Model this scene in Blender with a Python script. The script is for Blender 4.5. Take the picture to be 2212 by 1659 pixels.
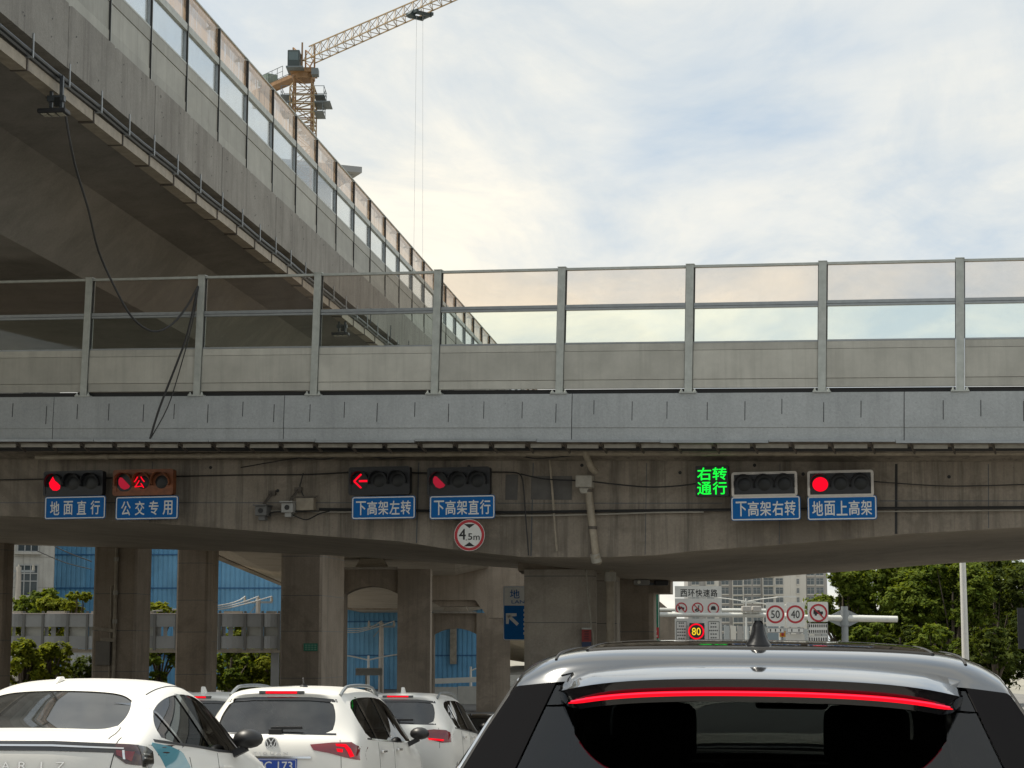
import bpy, bmesh, math, random
from math import sin, cos, tan, pi, radians, atan, atan2, sqrt
from mathutils import Vector, Matrix, noise
from mathutils.bvhtree import BVHTree
random.seed(7)
for _o in list(bpy.data.objects):
    bpy.data.objects.remove(_o)
SC = bpy.context.scene
COL = SC.collection

# ------------------------------------------------------------------ camera
F, CX, CY, HY = 4300.0, 1106.0, 829.5, 1400.0       # measured on the photograph (2212 px wide)
TH = atan((HY - CY) / F)
EYE = 1.64
cam = bpy.data.cameras.new('camera')
cam.sensor_width = 36.0
cam.lens = F / 2212 * 36.0
cam.clip_end = 6000
co = bpy.data.objects.new('camera', cam)
COL.objects.link(co)
co.location = (0, 0, EYE)
co.rotation_euler = (pi / 2 + TH, 0, 0)
SC.camera = co

# ------------------------------------------------------------------ sun, sky, exposure
SUN_DIR = Vector((-0.42, 0.13, 0.898)).normalized()   # towards the sun
sd = bpy.data.lights.new('sun', 'SUN')
sd.energy = 4.8
sd.angle = radians(0.55)
sd.color = (1.0, 0.93, 0.80)
so = bpy.data.objects.new('sun', sd)
COL.objects.link(so)
so.rotation_euler = (-SUN_DIR).to_track_quat('-Z', 'Y').to_euler()
so.location = (0, 0, 60)

W = bpy.data.worlds.new('World')
SC.world = W
W.use_nodes = True
nt = W.node_tree
for n_ in list(nt.nodes):
    nt.nodes.remove(n_)


def N(tree, typ, **kw):
    n = tree.nodes.new(typ)
    for k, v in kw.items():
        if k == 'ins':
            for kk, vv in v.items():
                n.inputs[kk].default_value = vv
        else:
            setattr(n, k, v)
    return n


def L(tree, a, b):
    tree.links.new(a, b)


def M_(tree, op, a, b=None, c=None):
    n = tree.nodes.new('ShaderNodeMath')
    n.operation = op
    for i, v in enumerate((a, b, c)):
        if v is None:
            continue
        if isinstance(v, (int, float)):
            n.inputs[i].default_value = v
        else:
            tree.links.new(v, n.inputs[i])
    return n.outputs[0]


def ramp(tree, fac, stops):
    r = tree.nodes.new('ShaderNodeValToRGB')
    e = r.color_ramp.elements
    while len(e) > 1:
        e.remove(e[0])
    e[0].position = stops[0][0]
    e[0].color = (*stops[0][1], 1) if len(stops[0][1]) == 3 else stops[0][1]
    for p, c in stops[1:]:
        x = e.new(p)
        x.color = (*c, 1) if len(c) == 3 else c
    tree.links.new(fac, r.inputs[0])
    return r.outputs[0]


def mixc(tree, fac, a, b, mode='MIX'):
    m = tree.nodes.new('ShaderNodeMix')
    m.data_type = 'RGBA'
    m.blend_type = mode
    for sock, v in ((m.inputs[0], fac), (m.inputs[6], a), (m.inputs[7], b)):
        if isinstance(v, (int, float)):
            sock.default_value = v
        elif isinstance(v, tuple):
            sock.default_value = (*v, 1) if len(v) == 3 else v
        else:
            tree.links.new(v, sock)
    return m.outputs[2]


sky = N(nt, 'ShaderNodeTexSky', sky_type='NISHITA', sun_disc=False)
sky.sun_elevation = math.asin(SUN_DIR.z)
sky.sun_rotation = atan2(SUN_DIR.x, SUN_DIR.y)
sky.air_density = 1.0
sky.dust_density = 1.5
tc = N(nt, 'ShaderNodeTexCoord')
sep = N(nt, 'ShaderNodeSeparateXYZ')
L(nt, tc.outputs['Generated'], sep.inputs[0])
zz = M_(nt, 'ADD', M_(nt, 'MAXIMUM', sep.outputs[2], 0.0), 0.10)
cmb = N(nt, 'ShaderNodeCombineXYZ')
L(nt, M_(nt, 'DIVIDE', sep.outputs[0], zz), cmb.inputs[0])
L(nt, M_(nt, 'DIVIDE', sep.outputs[1], zz), cmb.inputs[1])
mp = N(nt, 'ShaderNodeMapping', ins={'Rotation': (0, 0, radians(-14)), 'Scale': (1.0, 0.62, 1.0), 'Location': (-4.1, 0.8, 0.0)})
L(nt, cmb.outputs[0], mp.inputs[0])
n1 = N(nt, 'ShaderNodeTexNoise', ins={'Scale': 1.15, 'Detail': 9.0, 'Roughness': 0.58, 'Distortion': 0.35})
n2 = N(nt, 'ShaderNodeTexNoise', ins={'Scale': 2.6, 'Detail': 10.0, 'Roughness': 0.62, 'Distortion': 0.6})
n3 = N(nt, 'ShaderNodeTexNoise', ins={'Scale': 0.55, 'Detail': 4.0, 'Roughness': 0.5})
for n_ in (n1, n2, n3):
    L(nt, mp.outputs[0], n_.inputs['Vector'])
cover = ramp(nt, n1.outputs[0], [(0.28, (0.08,) * 3), (0.44, (0.62,) * 3), (0.60, (1.0,) * 3)])
cover2 = ramp(nt, n2.outputs[0], [(0.30, (0.62,) * 3), (0.58, (1.0,) * 3)])
cov = M_(nt, 'MULTIPLY', cover, cover2)
cov = M_(nt, 'MULTIPLY', cov, M_(nt, 'SUBTRACT', 1.0, M_(nt, 'MULTIPLY', M_(nt, 'MINIMUM', M_(nt, 'MAXIMUM', M_(nt, 'MULTIPLY', M_(nt, 'SUBTRACT', sep.outputs[2], 0.22), 9.0), 0.0), 1.0), 0.28)))
# thicker veil low in the sky
veil = M_(nt, 'SUBTRACT', 1.0, M_(nt, 'MULTIPLY', M_(nt, 'MAXIMUM', sep.outputs[2], 0.0), 2.3))
cov = M_(nt, 'MAXIMUM', cov, M_(nt, 'MULTIPLY', M_(nt, 'MAXIMUM', veil, 0.0), 0.62))
cloud = ramp(nt, n3.outputs[0], [(0.32, (7.7, 7.55, 6.9)), (0.50, (8.7, 8.2, 7.05)), (0.64, (9.2, 8.5, 7.1))])
cloud = mixc(nt, ramp(nt, n2.outputs[0], [(0.35, (0.0,) * 3), (0.65, (1.0,) * 3)]), mixc(nt, 1.0, cloud, (0.89, 0.91, 0.93), 'MULTIPLY'), cloud)
clear = mixc(nt, 1.0, sky.outputs[0], (0.62, 0.66, 0.70), 'MULTIPLY')
clear = mixc(nt, 0.72, clear, (3.5, 5.0, 6.7))
bgc = mixc(nt, cov, clear, cloud)
bg = N(nt, 'ShaderNodeBackground', ins={'Strength': 0.107})
L(nt, bgc, bg.inputs[0])
wo = N(nt, 'ShaderNodeOutputWorld')
L(nt, bg.outputs[0], wo.inputs[0])

vs = SC.view_settings
vs.view_transform = 'Standard'
vs.look = 'None'
vs.gamma = 1.0
vs.exposure = 0.25
vs.use_curve_mapping = False
SC.cycles.max_bounces = 10
SC.cycles.transparent_max_bounces = 24
SC.cycles.diffuse_bounces = 5
SC.cycles.caustics_reflective = False
SC.cycles.caustics_refractive = False
SC.cycles.use_denoising = True


# ------------------------------------------------------------------ geometry of the view
def ray(px, py):
    u, v = (px - CX) / F, (CY - py) / F
    return Vector((u, cos(TH) - v * sin(TH), v * cos(TH) + sin(TH)))


EYEV = Vector((0, 0, EYE))


def P(px, py, Y):
    d = ray(px, py)
    return EYEV + d * (Y / d.y)


def hit(px, py, p0, n):
    d = ray(px, py)
    return EYEV + d * ((p0 - EYEV).dot(n) / d.dot(n))


def hit_local(px, py, M, ax, val):
    """where the line of sight crosses the plane local[ax] = val of frame M, in that frame"""
    Mi = M.inverted()
    o, d = Mi @ EYEV, Mi.to_3x3() @ ray(px, py)
    return o + d * ((val - o[ax]) / d[ax])


def lerp(tab, x):
    if x <= tab[0][0]:
        return tab[0][1]
    for (a, va), (b, vb) in zip(tab, tab[1:]):
        if x <= b:
            return va + (vb - va) * (x - a) / (b - a)
    return tab[-1][1]


ROADV = Vector((ray(1650, HY).x, ray(1650, HY).y, 0)).normalized()   # direction of our road
HEAD = -atan2(ROADV.x, ROADV.y)                                      # as a z rotation


def gz(Y):                                                           # the ramp runs down to the junction
    return lerp([(-50, 0), (10, 0), (14, -.08), (20.5, -.40), (32, -.72), (45, -1.35), (60, -1.4), (3000, -1.4)], Y)


# ------------------------------------------------------------------ mesh builder
class MB:
    def __init__(self):
        self.v, self.f, self.m = [], [], []

    def add(self, vs_, fs, m=0):
        o = len(self.v)
        self.v += [tuple(p) for p in vs_]
        self.f += [tuple(i + o for i in f) for f in fs]
        self.m += [m] * len(fs)
        return self

    def box(self, x0, x1, y0, y1, z0, z1, m=0):
        return self.add([(x0, y0, z0), (x1, y0, z0), (x1, y1, z0), (x0, y1, z0), (x0, y0, z1), (x1, y0, z1), (x1, y1, z1), (x0, y1, z1)],
                        [(0, 3, 2, 1), (4, 5, 6, 7), (0, 1, 5, 4), (1, 2, 6, 5), (2, 3, 7, 6), (3, 0, 4, 7)], m)

    def bar(self, a, b, w, h, m=0, up=(0, 0, 1)):
        a, b = Vector(a), Vector(b)
        d = (b - a).normalized()
        s = d.cross(Vector(up))
        if s.length < 1e-4:
            s = d.cross(Vector((1, 0, 0)))
        s.normalize()
        t = s.cross(d)
        s, t = s * w / 2, t * h / 2
        return self.add([a - s - t, a + s - t, a + s + t, a - s + t, b - s - t, b + s - t, b + s + t, b - s + t],
                        [(0, 3, 2, 1), (4, 5, 6, 7), (0, 1, 5, 4), (1, 2, 6, 5), (2, 3, 7, 6), (3, 0, 4, 7)], m)

    def tube(self, pts, r, n=8, m=0, r2=None, cap=True):
        pts = [Vector(p) for p in pts]
        rings = []
        up = None
        for i, p in enumerate(pts):
            d = (pts[min(i + 1, len(pts) - 1)] - pts[max(i - 1, 0)]).normalized()
            if up is None:
                up = Vector((0, 0, 1)) if abs(d.z) < .9 else Vector((1, 0, 0))
            s = d.cross(up).normalized()
            up = s.cross(d).normalized()
            rr = r if r2 is None else r + (r2 - r) * i / (len(pts) - 1)
            rings.append([p + (s * cos(2 * pi * k / n) + up * sin(2 * pi * k / n)) * rr for k in range(n)])
        vs_ = [q for R in rings for q in R]
        fs = [(i * n + k, i * n + (k + 1) % n, (i + 1) * n + (k + 1) % n, (i + 1) * n + k) for i in range(len(pts) - 1) for k in range(n)]
        if cap:
            fs += [tuple(range(n))[::-1], tuple((len(pts) - 1) * n + k for k in range(n))]
        return self.add(vs_, fs, m)

    def prism(self, poly, y0, y1, m=0, axis='y'):
        """poly in (x,z) swept along y (or (y,z) along x, or (x,y) along z)"""
        def at(p, t):
            return (p[0], t, p[1]) if axis == 'y' else ((t, p[0], p[1]) if axis == 'x' else (p[0], p[1], t))
        n = len(poly)
        vs_ = [at(p, y0) for p in poly] + [at(p, y1) for p in poly]
        fs = [(i, (i + 1) % n, n + (i + 1) % n, n + i) for i in range(n)] + [tuple(range(n))[::-1], tuple(range(n, 2 * n))]
        return self.add(vs_, fs, m)

    def grid(self, rows, m=0, closed=False):
        nr, nc = len(rows), len(rows[0])
        vs_ = [p for r in rows for p in r]
        fs = []
        for i in range(nr - 1):
            for j in range(nc if closed else nc - 1):
                fs.append((i * nc + j, i * nc + (j + 1) % nc, (i + 1) * nc + (j + 1) % nc, (i + 1) * nc + j))
        return self.add(vs_, fs, m)

    def loft(self, loops, m=0, cap=True):
        n = len(loops[0])
        self.grid(loops, m, closed=True)
        if cap:
            b = len(self.v) - len(loops) * n
            self.f += [tuple(b + k for k in range(n))[::-1], tuple(b + (len(loops) - 1) * n + k for k in range(n))]
            self.m += [m, m]
        return self

    def disc(self, c, r, n=24, m=0, y=0.0, t=0.0):
        """disc in the xz plane facing -y"""
        ring = [(c[0] + r * cos(2 * pi * k / n), c[1] + r * sin(2 * pi * k / n)) for k in range(n)]
        return self.prism(ring, y, y + max(t, .002), m)

    def ring(self, c, r0, r1, y0, y1, n=32, m=0):
        vs_ = []
        for k in range(n):
            a = 2 * pi * k / n
            for r, y in ((r0, y0), (r1, y0), (r1, y1), (r0, y1)):
                vs_.append((c[0] + r * cos(a), y, c[1] + r * sin(a)))
        fs = []
        for k in range(n):
            o, p = 4 * k, 4 * ((k + 1) % n)
            for q in range(4):
                fs.append((o + q, p + q, p + (q + 1) % 4, o + (q + 1) % 4))
        return self.add(vs_, fs, m)

    def mesh(self, name, mats, smooth=False):
        me = bpy.data.meshes.new(name)
        me.from_pydata(self.v, [], self.f)
        for mm in (mats if isinstance(mats, (list, tuple)) else [mats]):
            me.materials.append(mm)
        if any(self.m):
            me.polygons.foreach_set('material_index', self.m)
        bm = bmesh.new()
        bm.from_mesh(me)
        bmesh.ops.recalc_face_normals(bm, faces=bm.faces)
        bm.to_mesh(me)
        bm.free()
        if smooth:
            me.shade_smooth()
            if smooth != 'all':
                me.set_sharp_from_angle(angle=radians(38))
        me.update()
        return me

    def build(self, name, mats, parent=None, smooth=False, bevel=0):
        o = bpy.data.objects.new(name, self.mesh(name, mats, smooth))
        COL.objects.link(o)
        o.parent = parent
        if bevel:
            b = o.modifiers.new('bevel', 'BEVEL')
            b.width = bevel
            b.segments = 2
            b.limit_method = 'ANGLE'
        return o


def tag(o, label=None, cat=None, group=None, kind=None):
    for k, v in (('label', label), ('category', cat), ('group', group), ('kind', kind)):
        if v:
            o[k] = v
    return o


def thing(name, label, cat, loc=(0, 0, 0), rz=0.0, group=None, M=None):
    o = bpy.data.objects.new(name, None)
    o.empty_display_size = .3
    COL.objects.link(o)
    if M is not None:
        o.matrix_world = M
    else:
        o.location = loc
        o.rotation_euler = (0, 0, rz)
    return tag(o, label, cat, group)


def inst(me, name, parent=None, loc=(0, 0, 0), rot=None, scale=None):
    o = bpy.data.objects.new(name, me)
    COL.objects.link(o)
    o.parent = parent
    o.location = loc
    if rot:
        o.rotation_euler = rot
    if scale:
        o.scale = scale
    return o


def copy_tree(o, parent=None):
    c = o.copy()
    COL.objects.link(c)
    c.parent = parent
    for ch in [x for x in o.children]:
        copy_tree(ch, c)
    return c


def text_mesh(s, w, h, mats, bold=0.02, ext=0.004, name='lettering', spacing=1.0, res=3):
    """flat lettering of size w x h in the xz plane, centred, facing -y"""
    cu = bpy.data.curves.new(name, 'FONT')
    cu.body = s
    cu.size = 1.0
    cu.space_character = spacing
    cu.resolution_u = res
    cu.align_x = 'CENTER'
    to = bpy.data.objects.new(name, cu)
    me = bpy.data.meshes.new_from_object(to)
    bpy.data.objects.remove(to)
    bpy.data.curves.remove(cu)
    xs = [v.co.x for v in me.vertices]
    ys = [v.co.y for v in me.vertices]
    x0, x1, y0, y1 = min(xs), max(xs), min(ys), max(ys)
    bm = bmesh.new()
    bm.from_mesh(me)
    for v in bm.verts:
        v.co = Vector(((v.co.x - (x0 + x1) / 2) * w / (x1 - x0), 0, (v.co.y - (y0 + y1) / 2) * h / (y1 - y0)))
    r = bmesh.ops.extrude_face_region(bm, geom=list(bm.faces))
    for v in [g for g in r['geom'] if isinstance(g, bmesh.types.BMVert)]:
        v.co.y -= ext
    bmesh.ops.recalc_face_normals(bm, faces=bm.faces)
    if bold > 0:
        base = list(bm.verts) + list(bm.edges) + list(bm.faces)
        k = bold * h * .8
        for i, (dx, dz) in enumerate(((k, 0), (-k, 0), (0, k), (0, -k))):
            d = bmesh.ops.duplicate(bm, geom=base)
            for v in [g for g in d['geom'] if isinstance(g, bmesh.types.BMVert)]:
                v.co += Vector((dx, -.00012 * (i + 1), dz))
    bm.to_mesh(me)
    bm.free()
    me.materials.clear()
    me.materials.append(mats)
    me.name = name
    return me


# ------------------------------------------------------------------ materials
MATS = {}


def newmat(name):
    m = bpy.data.materials.new(name)
    m.use_nodes = True
    t = m.node_tree
    for n in list(t.nodes):
        t.nodes.remove(n)
    out = t.nodes.new('ShaderNodeOutputMaterial')
    MATS[name] = m
    return m, t, out


def pbsdf(t, col, rough=.6, metal=0.0, coat=0.0, spec=.5):
    b = t.nodes.new('ShaderNodeBsdfPrincipled')
    if isinstance(col, tuple):
        b.inputs['Base Color'].default_value = (*col, 1)
    else:
        t.links.new(col, b.inputs['Base Color'])
    if isinstance(rough, (int, float)):
        b.inputs['Roughness'].default_value = rough
    else:
        t.links.new(rough, b.inputs['Roughness'])
    b.inputs['Metallic'].default_value = metal
    b.inputs['Coat Weight'].default_value = coat
    b.inputs['Coat Roughness'].default_value = .03
    b.inputs['Specular IOR Level'].default_value = spec
    return b


def simple(name, col, rough=.6, metal=0.0, coat=0.0, spec=.5, var=0.0, vscale=3.0, bump=0.0, bscale=40.0):
    m, t, out = newmat(name)
    c = col
    if var:
        g = N(t, 'ShaderNodeNewGeometry')
        nz = N(t, 'ShaderNodeTexNoise', ins={'Scale': vscale, 'Detail': 6.0, 'Roughness': .62})
        L(t, g.outputs['Position'], nz.inputs['Vector'])
        c = ramp(t, nz.outputs[0], [(.3, tuple(x * (1 - var) for x in col)), (.7, tuple(min(1, x * (1 + var)) for x in col))])
    b = pbsdf(t, c, rough, metal, coat, spec)
    if bump:
        g = N(t, 'ShaderNodeNewGeometry')
        nz = N(t, 'ShaderNodeTexNoise', ins={'Scale': bscale, 'Detail': 4.0})
        L(t, g.outputs['Position'], nz.inputs['Vector'])
        bp = N(t, 'ShaderNodeBump', ins={'Strength': bump, 'Distance': .02})
        L(t, nz.outputs[0], bp.inputs['Height'])
        L(t, bp.outputs[0], b.inputs['Normal'])
    L(t, b.outputs[0], out.inputs[0])
    return m


def emit(name, col, s):
    m, t, out = newmat(name)
    e = N(t, 'ShaderNodeEmission', ins={'Color': (*col, 1), 'Strength': s})
    L(t, e.outputs[0], out.inputs[0])
    return m


def concrete(name, c0, c1, stain=(.09, .08, .07), amt=.55, streak=True, board=0.0, rough=.85, patch=.35):
    """cast concrete: blotches, rain streaks, pock marks, faint formwork boards"""
    m, t, out = newmat(name)
    g = N(t, 'ShaderNodeNewGeometry')
    pos = g.outputs['Position']
    a = N(t, 'ShaderNodeTexNoise', ins={'Scale': .9, 'Detail': 9.0, 'Roughness': .66, 'Distortion': .3})
    L(t, pos, a.inputs['Vector'])
    c = ramp(t, a.outputs[0], [(.30, c0), (.70, c1)])
    fine = N(t, 'ShaderNodeTexNoise', ins={'Scale': 22.0, 'Detail': 5.0, 'Roughness': .7})
    L(t, pos, fine.inputs['Vector'])
    c = mixc(t, .45, c, ramp(t, fine.outputs[0], [(.3, (.72,) * 3), (.7, (1.2,) * 3)]), 'MULTIPLY')
    if streak:
        mp_ = N(t, 'ShaderNodeMapping', ins={'Scale': (3.2, 3.2, .16)})
        L(t, pos, mp_.inputs[0])
        s = N(t, 'ShaderNodeTexNoise', ins={'Scale': 1.3, 'Detail': 7.0, 'Roughness': .7, 'Distortion': .15})
        L(t, mp_.outputs[0], s.inputs['Vector'])
        fac = ramp(t, s.outputs[0], [(.48, (0,) * 3), (.72, (amt,) * 3)])
        c = mixc(t, fac, c, stain)
    if patch:
        p = N(t, 'ShaderNodeTexNoise', ins={'Scale': .28, 'Detail': 6.0, 'Roughness': .75, 'Distortion': .5})
        L(t, pos, p.inputs['Vector'])
        c = mixc(t, ramp(t, p.outputs[0], [(.50, (0,) * 3), (.58, (patch,) * 3)]), c, tuple(x * .6 for x in c0))
    vor = N(t, 'ShaderNodeTexVoronoi', ins={'Scale': 5.0, 'Randomness': 1.0})
    L(t, pos, vor.inputs['Vector'])
    c = mixc(t, ramp(t, vor.outputs['Distance'], [(.035, (.55,) * 3), (.06, (0,) * 3)]), c, tuple(x * .35 for x in c0))
    b = pbsdf(t, c, rough, spec=.3)
    h = fine.outputs[0]
    if board:
        mpb = N(t, 'ShaderNodeMapping', ins={'Scale': (.1, .1, board)})
        L(t, pos, mpb.inputs[0])
        w = N(t, 'ShaderNodeTexWave', ins={'Scale': 1.0, 'Distortion': .6})
        w.bands_direction = 'Z'
        L(t, mpb.outputs[0], w.inputs['Vector'])
        h = M_(t, 'ADD', M_(t, 'MULTIPLY', w.outputs['Fac'], .8), h)
    bp = N(t, 'ShaderNodeBump', ins={'Strength': .35, 'Distance': .02})
    L(t, h, bp.inputs['Height'])
    L(t, bp.outputs[0], b.inputs['Normal'])
    L(t, b.outputs[0], out.inputs[0])
    return m


def pane(name, tint, dirt, amount, streaky=False, gloss=.06):
    """acrylic noise-barrier sheet: tinted, dusty, slightly mirroring"""
    m, t, out = newmat(name)
    tr = N(t, 'ShaderNodeBsdfTransparent', ins={'Color': (*tint, 1)})
    gl = N(t, 'ShaderNodeBsdfGlossy', ins={'Roughness': .03})
    df = N(t, 'ShaderNodeBsdfDiffuse', ins={'Color': (*dirt, 1)})
    tl = N(t, 'ShaderNodeBsdfTranslucent', ins={'Color': (*dirt, 1)})
    d2 = N(t, 'ShaderNodeMixShader', ins={0: .55})
    L(t, df.outputs[0], d2.inputs[1])
    L(t, tl.outputs[0], d2.inputs[2])
    g = N(t, 'ShaderNodeNewGeometry')
    if streaky:
        mp_ = N(t, 'ShaderNodeMapping', ins={'Scale': (2.4, 2.4, .42)})
        L(t, g.outputs['Position'], mp_.inputs[0])
        nz = N(t, 'ShaderNodeTexNoise', ins={'Scale': 2.4, 'Detail': 8.0, 'Roughness': .68, 'Distortion': .4})
        L(t, mp_.outputs[0], nz.inputs['Vector'])
        fac = ramp(t, nz.outputs[0], [(.36, (.12,) * 3), (.47, (amount,) * 3), (.62, (min(1, amount * 1.45),) * 3)])
    else:
        nz = N(t, 'ShaderNodeTexNoise', ins={'Scale': 1.6, 'Detail': 7.0, 'Roughness': .65})
        L(t, g.outputs['Position'], nz.inputs['Vector'])
        fac = ramp(t, nz.outputs[0], [(.35, (amount * .6,) * 3), (.70, (amount * 1.3,) * 3)])
    mx = N(t, 'ShaderNodeMixShader')
    L(t, fac, mx.inputs[0])
    L(t, tr.outputs[0], mx.inputs[1])
    L(t, d2.outputs[0], mx.inputs[2])
    fr = N(t, 'ShaderNodeFresnel', ins={'IOR': 1.4})
    m2 = N(t, 'ShaderNodeMixShader')
    L(t, M_(t, 'MINIMUM', M_(t, 'MULTIPLY', fr.outputs[0], 1.0), .4), m2.inputs[0])
    L(t, mx.outputs[0], m2.inputs[1])
    L(t, gl.outputs[0], m2.inputs[2])
    L(t, m2.outputs[0], out.inputs[0])
    return m


def carglass(name, tint, lo=.04, hi=.9, dust=0.0, gain=1.5):
    m, t, out = newmat(name)
    tr = N(t, 'ShaderNodeBsdfTransparent', ins={'Color': (*tint, 1)})
    gl = N(t, 'ShaderNodeBsdfGlossy', ins={'Roughness': .012})
    gl.inputs['Color'].default_value = (.95, .97, 1.0, 1)
    fr = N(t, 'ShaderNodeFresnel', ins={'IOR': 1.5})
    mx = N(t, 'ShaderNodeMixShader')
    L(t, M_(t, 'MINIMUM', M_(t, 'MAXIMUM', M_(t, 'MULTIPLY', fr.outputs[0], gain), lo), hi), mx.inputs[0])
    L(t, tr.outputs[0], mx.inputs[1])
    L(t, gl.outputs[0], mx.inputs[2])
    if dust:
        df = N(t, 'ShaderNodeBsdfDiffuse', ins={'Color': (.5, .5, .48, 1)})
        g = N(t, 'ShaderNodeNewGeometry')
        nz = N(t, 'ShaderNodeTexNoise', ins={'Scale': 3.5, 'Detail': 6.0, 'Distortion': .6})
        L(t, g.outputs['Position'], nz.inputs['Vector'])
        m3 = N(t, 'ShaderNodeMixShader')
        L(t, ramp(t, nz.outputs[0], [(.3, (dust * .4,) * 3), (.7, (dust * 1.5,) * 3)]), m3.inputs[0])
        L(t, mx.outputs[0], m3.inputs[1])
        L(t, df.outputs[0], m3.inputs[2])
        mx = m3
    L(t, mx.outputs[0], out.inputs[0])
    return m


def leafmat(name, dark, light):
    m, t, out = newmat(name)
    g = N(t, 'ShaderNodeNewGeometry')
    nz = N(t, 'ShaderNodeTexNoise', ins={'Scale': .9, 'Detail': 4.0, 'Roughness': .6})
    L(t, g.outputs['Position'], nz.inputs['Vector'])
    f = M_(t, 'ADD', M_(t, 'MULTIPLY', nz.outputs[0], .6), M_(t, 'MULTIPLY', g.outputs['Random Per Island'], .32))
    c = ramp(t, f, [(.30, dark), (.75, light)])
    df = N(t, 'ShaderNodeBsdfPrincipled', ins={'Roughness': .75, 'Specular IOR Level': .08})
    L(t, c, df.inputs['Base Color'])
    tl = N(t, 'ShaderNodeBsdfTranslucent')
    L(t, mixc(t, 1.0, c, (1.5, 1.4, .6), 'MULTIPLY'), tl.inputs['Color'])
    mx = N(t, 'ShaderNodeMixShader', ins={0: .40})
    L(t, df.outputs[0], mx.inputs[1])
    L(t, tl.outputs[0], mx.inputs[2])
    L(t, mx.outputs[0], out.inputs[0])
    return m


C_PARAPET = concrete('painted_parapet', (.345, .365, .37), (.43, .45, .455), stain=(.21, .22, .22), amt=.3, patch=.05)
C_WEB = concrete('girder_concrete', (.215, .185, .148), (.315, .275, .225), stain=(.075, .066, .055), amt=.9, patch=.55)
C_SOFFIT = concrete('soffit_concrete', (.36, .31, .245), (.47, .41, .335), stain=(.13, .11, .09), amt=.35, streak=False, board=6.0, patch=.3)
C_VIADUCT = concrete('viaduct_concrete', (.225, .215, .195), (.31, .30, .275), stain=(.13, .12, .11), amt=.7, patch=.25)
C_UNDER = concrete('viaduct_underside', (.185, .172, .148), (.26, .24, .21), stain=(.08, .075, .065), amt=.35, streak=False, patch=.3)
C_PIER = concrete('pier_concrete', (.31, .28, .24), (.43, .39, .335), stain=(.165, .148, .125), amt=.5, patch=.35)
C_FAR = concrete('far_pier_concrete', (.25, .208, .162), (.355, .298, .238), stain=(.115, .096, .077), amt=.5, patch=.4)
STEEL_GREY = simple('galvanised_steel', (.42, .44, .41), .5, .25, var=.14, vscale=6)
STEEL_RAIL = simple('aluminium_rail', (.30, .32, .33), .42, .5, var=.1, vscale=8)
def sheetmat(name, col, dirt, amt=.5):
    """painted sheet metal, each sheet a little different, with rain runs"""
    m, t, out = newmat(name)
    g = N(t, 'ShaderNodeNewGeometry')
    oi = N(t, 'ShaderNodeObjectInfo')
    nz = N(t, 'ShaderNodeTexNoise', ins={'Scale': 1.7, 'Detail': 7.0, 'Roughness': .65})
    L(t, g.outputs['Position'], nz.inputs['Vector'])
    c = ramp(t, nz.outputs[0], [(.3, tuple(x * .86 for x in col)), (.7, tuple(x * 1.12 for x in col))])
    v = M_(t, 'ADD', M_(t, 'MULTIPLY', oi.outputs['Random'], .20), .90)
    cv = N(t, 'ShaderNodeCombineXYZ')
    for i in range(3):
        L(t, v, cv.inputs[i])
    c = mixc(t, 1.0, c, cv.outputs[0], 'MULTIPLY')
    mp_ = N(t, 'ShaderNodeMapping', ins={'Scale': (5.5, 5.5, .22)})
    L(t, g.outputs['Position'], mp_.inputs[0])
    s = N(t, 'ShaderNodeTexNoise', ins={'Scale': 1.5, 'Detail': 6.0, 'Roughness': .7})
    L(t, mp_.outputs[0], s.inputs['Vector'])
    c = mixc(t, ramp(t, s.outputs[0], [(.50, (0,) * 3), (.74, (amt,) * 3)]), c, dirt)
    b = pbsdf(t, c, .6, spec=.4)
    fn = N(t, 'ShaderNodeTexNoise', ins={'Scale': 1.3, 'Detail': 2.0})
    L(t, g.outputs['Position'], fn.inputs['Vector'])
    bp = N(t, 'ShaderNodeBump', ins={'Strength': .25, 'Distance': .05})
    L(t, fn.outputs[0], bp.inputs['Height'])
    L(t, bp.outputs[0], b.inputs['Normal'])
    L(t, b.outputs[0], out.inputs[0])
    return m


PANEL_GREY = sheetmat('barrier_panel_paint', (.455, .445, .395), (.22, .215, .19), .28)
PANEL_LV = sheetmat('viaduct_panel_paint', (.335, .335, .30), (.18, .172, .15), .4)
GASKET = simple('black_gasket', (.02, .02, .02), .7)
PANE_TOP = pane('rose_tinted_pane', (.955, .92, .885), (.56, .53, .50), .045)
PANE_LOW = pane('clear_green_pane', (.955, .985, .955), (.5, .52, .48), .025)
PANE_LV_TOP = pane('dirty_brown_pane', (.80, .76, .72), (.50, .37, .26), .60, True)
PANE_LV_LOW = pane('dusty_clear_pane', (.90, .94, .96), (.42, .40, .37), .10)
PVC = simple('cream_plastic_pipe', (.29, .25, .19), .55, var=.25, vscale=5)
PVC_WHITE = simple('pale_plastic_pipe', (.32, .30, .255), .5, var=.18, vscale=6)
CABLE = simple('black_cable', (.018, .018, .018), .55)
CONDUIT = simple('dark_conduit', (.07, .08, .09), .4, .5, var=.2, vscale=5)
BRACKET = simple('rusty_bracket', (.10, .085, .07), .7, .2, var=.3, vscale=12)
SIGN_BLUE = simple('sign_blue', (.006, .115, .36), .6, spec=.15, var=.06, vscale=8)
SIGN_WHITE = simple('sign_white', (.66, .66, .63), .5, var=.05, vscale=10)
SIGN_BACK = simple('sign_panel_white', (.60, .60, .57), .5, var=.06, vscale=4)
SIGN_RED = simple('sign_red', (.42, .02, .03), .45)
SIGN_BLACK = simple('sign_black', (.012, .012, .013), .5)
SIGN_GREEN = simple('sign_green', (.006, .16, .095), .45, var=.06)
LAMP_BLACK = simple('lamp_housing_black', (.014, .015, .017), .5, var=.2, vscale=9)
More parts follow.
